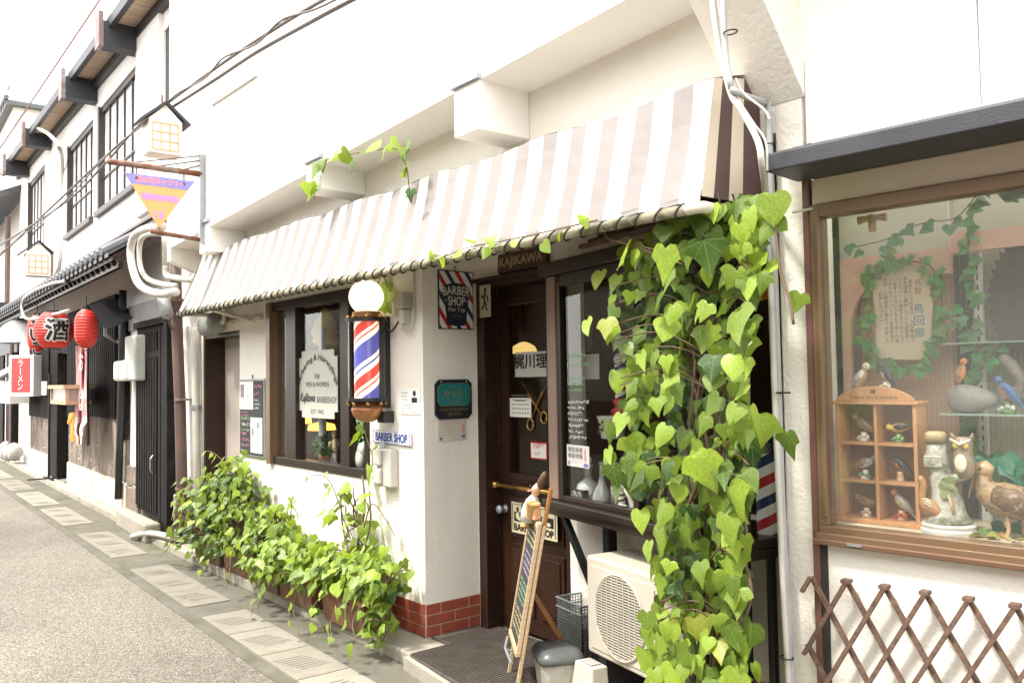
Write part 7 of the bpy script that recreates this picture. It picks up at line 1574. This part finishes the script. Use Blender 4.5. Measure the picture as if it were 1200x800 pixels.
# neighbours beyond the tavern ----------------------------------------
NH = thing('far_house', FB.p(-14, 0, 0), 'farther grey and white house beyond the tavern with a dark pent roof', 'building')
mb = MB(); mb.box(-22, -11.25, .05, 6, -.08, 5.4, FB); mb.build('wall', M('far_wall', (.55, .52, .49), rough=.8, var=.1), NH)
mb = MB(); mb.box(-22, -11.22, -.6, .04, 3.1, 3.22, FB); mb.box(-22, -11.22, -.02, .045, 2.2, 3.1, FB); mb.build('pent_roof', CHAR, NH)
mb = MB(); mb.box(-12.2, -11.3, -.1, .045, 0, 2.2, FB); mb.box(-14.6, -12.9, -.08, .045, 0, 2.19, FB); mb.build('dark_front', BLKW, NH)
mb = MB(); mb.box(-12.85, -12.2, -.04, .045, .0, 2.19, FB); mb.build('white_brick_strip', M('white_brick', (.66, .62, .60), rough=.7, var=.1, vs=12), NH)
mb = MB(); mb.add([FB.p(u, v, w) for u, v, w in ((-22, -.7, 5.2), (-11.0, -.7, 5.2), (-11.0, 3, 6.9), (-22, 3, 6.9), (-22, -.7, 5.32), (-11.0, -.7, 5.32), (-11.0, 3, 7.02), (-22, 3, 7.02))], [(3, 2, 1, 0), (4, 5, 6, 7), (0, 1, 5, 4), (1, 2, 6, 5), (2, 3, 7, 6), (3, 0, 4, 7)]); mb.build('roof', TILEK, NH)
mb = MB(); mb.tube([FB.p(-11.3, -.2, 3.2), FB.p(-11.3, -.2, 5.0)], .05); mb.tube([FB.p(-11.35, -.1, .0), FB.p(-11.35, -.1, 3.0)], .04); mb.build('downpipe', PIPEB, NH)
T = thing('hanging_board', fp(6, 470, -.3), 'pale grey sloping hood over a white panel at the far left edge', 'sign'); (a, d), (b, c) = fb(0, 430, -.5), fb(11, 473, -.5); mb = MB(); mb.box(a-.5, b, -.5, -.2, c, c+(d-c)*.62, FB); mb.build('panel', SIGNWH, T); mb = MB(); mb.add([FB.p(u, v, w) for u, v, w in ((a-.5, -.75, c+(d-c)*.62), (b+.15, -.75, c+(d-c)*.62), (b, -.1, d+.15), (a-.5, -.1, d+.15))] + [FB.p(u, v, w) for u, v, w in ((a-.5, -.7, c+(d-c)*.60), (b+.12, -.7, c+(d-c)*.60), (b, -.1, d), (a-.5, -.1, d))], [(0, 1, 2, 3), (7, 6, 5, 4), (0, 4, 5, 1), (1, 5, 6, 2), (2, 6, 7, 3), (3, 7, 4, 0)]); mb.build('hood', FLAT, T)
r = random.Random(6)
for i in range(9):
    p = fp(r.uniform(6, 20), r.uniform(520, 536), -.15); mb = MB(); mb.ball(V3((p.x, p.y, max(.1, p.z))), (r.uniform(.12, .2), .12, r.uniform(.1, .16)), 10, 6)
    tag(mb.build('rock', ROCK, smooth=True), 'rough grey rock in the heap against the far house wall', 'rock', 'rocks heaped against the far house')
# roof beyond with dish
RH = thing('roofed_house', FB.p(-20, 6, 0), 'pale house with grey tiled ridge showing above the tavern eaves', 'building')
p = FB.at(14, 124, 4.0); mb = MB(); mb.box(p[0]-9, p[0]+.7, 4.0, 8.5, 0, p[1]-.25, FB); mb.build('wall', M('far_cream', (.62, .58, .52), rough=.8), RH)
mb = MB(); mb.box(p[0]-9.2, p[0]+1.1, 3.6, 8.7, p[1]-.25, p[1]-.05, FB)
for i in range(12): mb.tube([FB.p(p[0]-9.2+i*.9, 3.55, p[1]), FB.p(p[0]-9.2+i*.9, 8.7, p[1]+.0)], .14, 8)
mb.tube([FB.p(p[0]-9.2, 3.6, p[1]+.15), FB.p(p[0]+1.1, 3.6, p[1]+.15)], .14, 10); mb.build('roof', TILEK, RH)
p = FB.at(13, 98, 4.3); pc = FB.p(p[0], 4.3, p[1]); T = thing('satellite_dish', pc-V3((0, 0, .6)), 'white satellite dish on the far roof at the top left', 'satellite dish')
ax = (CAM-pc); ax = (V3((-.2, -.9, .25))).normalized(); mb = MB(); mb.lathe(pc, [(.02, -.10), (.25, -.07), (.42, -.01), (.52, .07), (.53, .075), (.43, .0), (.25, -.06)], 24, ax); mb.build('dish', M('dish_grey', (.52, .53, .54), rough=.5), T, smooth=True); mb = MB(); mb.tube([pc-ax*.1, pc-ax*.25, pc-ax*.25-V3((0, 0, 1.0))], .04); mb.tube([pc+ax*.0-V3((0, 0, .45)), pc+ax*.5], .015); mb.build('mast', STEEL, T)

# ================================================================== across the street (seen only as reflections and shade)
OP = thing('opposite_house', (-4, -2.4, RD), 'dark timber and plaster house across the street behind the viewer, mirrored in the glass', 'building')
OF = Frame((6, -2.4, RD), (-1, 0, 0))
mb = MB(); mb.box(0, 22, 0, 4, 1.1, 3.7, OF); mb.build('upper_wall', M('opposite_plaster', (.34, .30, .26), rough=.85, var=.15), OP)
mb = MB(); mb.box(0, 22, -.03, 4, 0, 1.099, OF); mb.build('lower_boards', BRNW, OP)
mb = MB(); mb.box(-.4, 22.4, -.35, 4.4, 3.7, 3.82, OF); mb.build('roof', TILEK, OP)
for u in (2, 5.5, 9, 13, 17): 
    mb = MB(); mb.box(u, u+1.6, -.04, -.001, 1.5, 3.2, OF); mb.build('window', DKW, OP)

# ================================================================== light, sky, view
EL, AZX, AZY = math.radians(60), -.24, -1.
sd = V3((AZX, AZY, 0)).normalized()*math.cos(EL) + V3((0, 0, math.sin(EL)))
ld = bpy.data.lights.new('sun', 'SUN'); ld.energy = 1.75; ld.angle = math.radians(7); ld.color = (1., .95, .87)
lo = bpy.data.objects.new('sun', ld); COL.objects.link(lo); lo.rotation_euler = sd.to_track_quat('Z', 'Y').to_euler(); lo.location = (-4, -8, 12)
w = bpy.data.worlds.new('World'); scn.world = w; w.use_nodes = True; nt = w.node_tree
sky = nt.nodes.new('ShaderNodeTexSky'); sky.sky_type = 'NISHITA'; sky.sun_disc = False; sky.sun_elevation = EL; sky.sun_rotation = math.atan2(sd.x, sd.y); sky.air_density = 1.0; sky.dust_density = 3.0; sky.ozone_density = 1.
bg = nt.nodes['Background']; bg.inputs['Strength'].default_value = .15
# thin bright cloud over the whole sky, a little uneven
tcw = nt.nodes.new('ShaderNodeTexCoord'); cl = nn(nt, 'ShaderNodeTexNoise', Scale=2.2, Detail=6.); nt.links.new(tcw.outputs['Generated'], cl.inputs['Vector'])
cm = nn(nt, 'ShaderNodeMapRange'); cm.inputs[1].default_value = .3; cm.inputs[2].default_value = .65; cm.inputs[3].default_value = .62; cm.inputs[4].default_value = .92; nt.links.new(cl.outputs['Fac'], cm.inputs[0])
mxw = nn(nt, 'ShaderNodeMix', data_type='RGBA'); mxw.inputs[7].default_value = (9.2, 9.05, 8.7, 1); nt.links.new(cm.outputs[0], mxw.inputs[0]); nt.links.new(sky.outputs[0], mxw.inputs[6]); nt.links.new(mxw.outputs[2], bg.inputs[0])
vs_ = scn.view_settings; vs_.view_transform = 'Standard'; vs_.look = 'None'; vs_.exposure = 1.76; vs_.gamma = 1
scn.cycles.max_bounces = 10; scn.cycles.diffuse_bounces = 5; scn.cycles.transparent_max_bounces = 16; scn.cycles.use_denoising = True
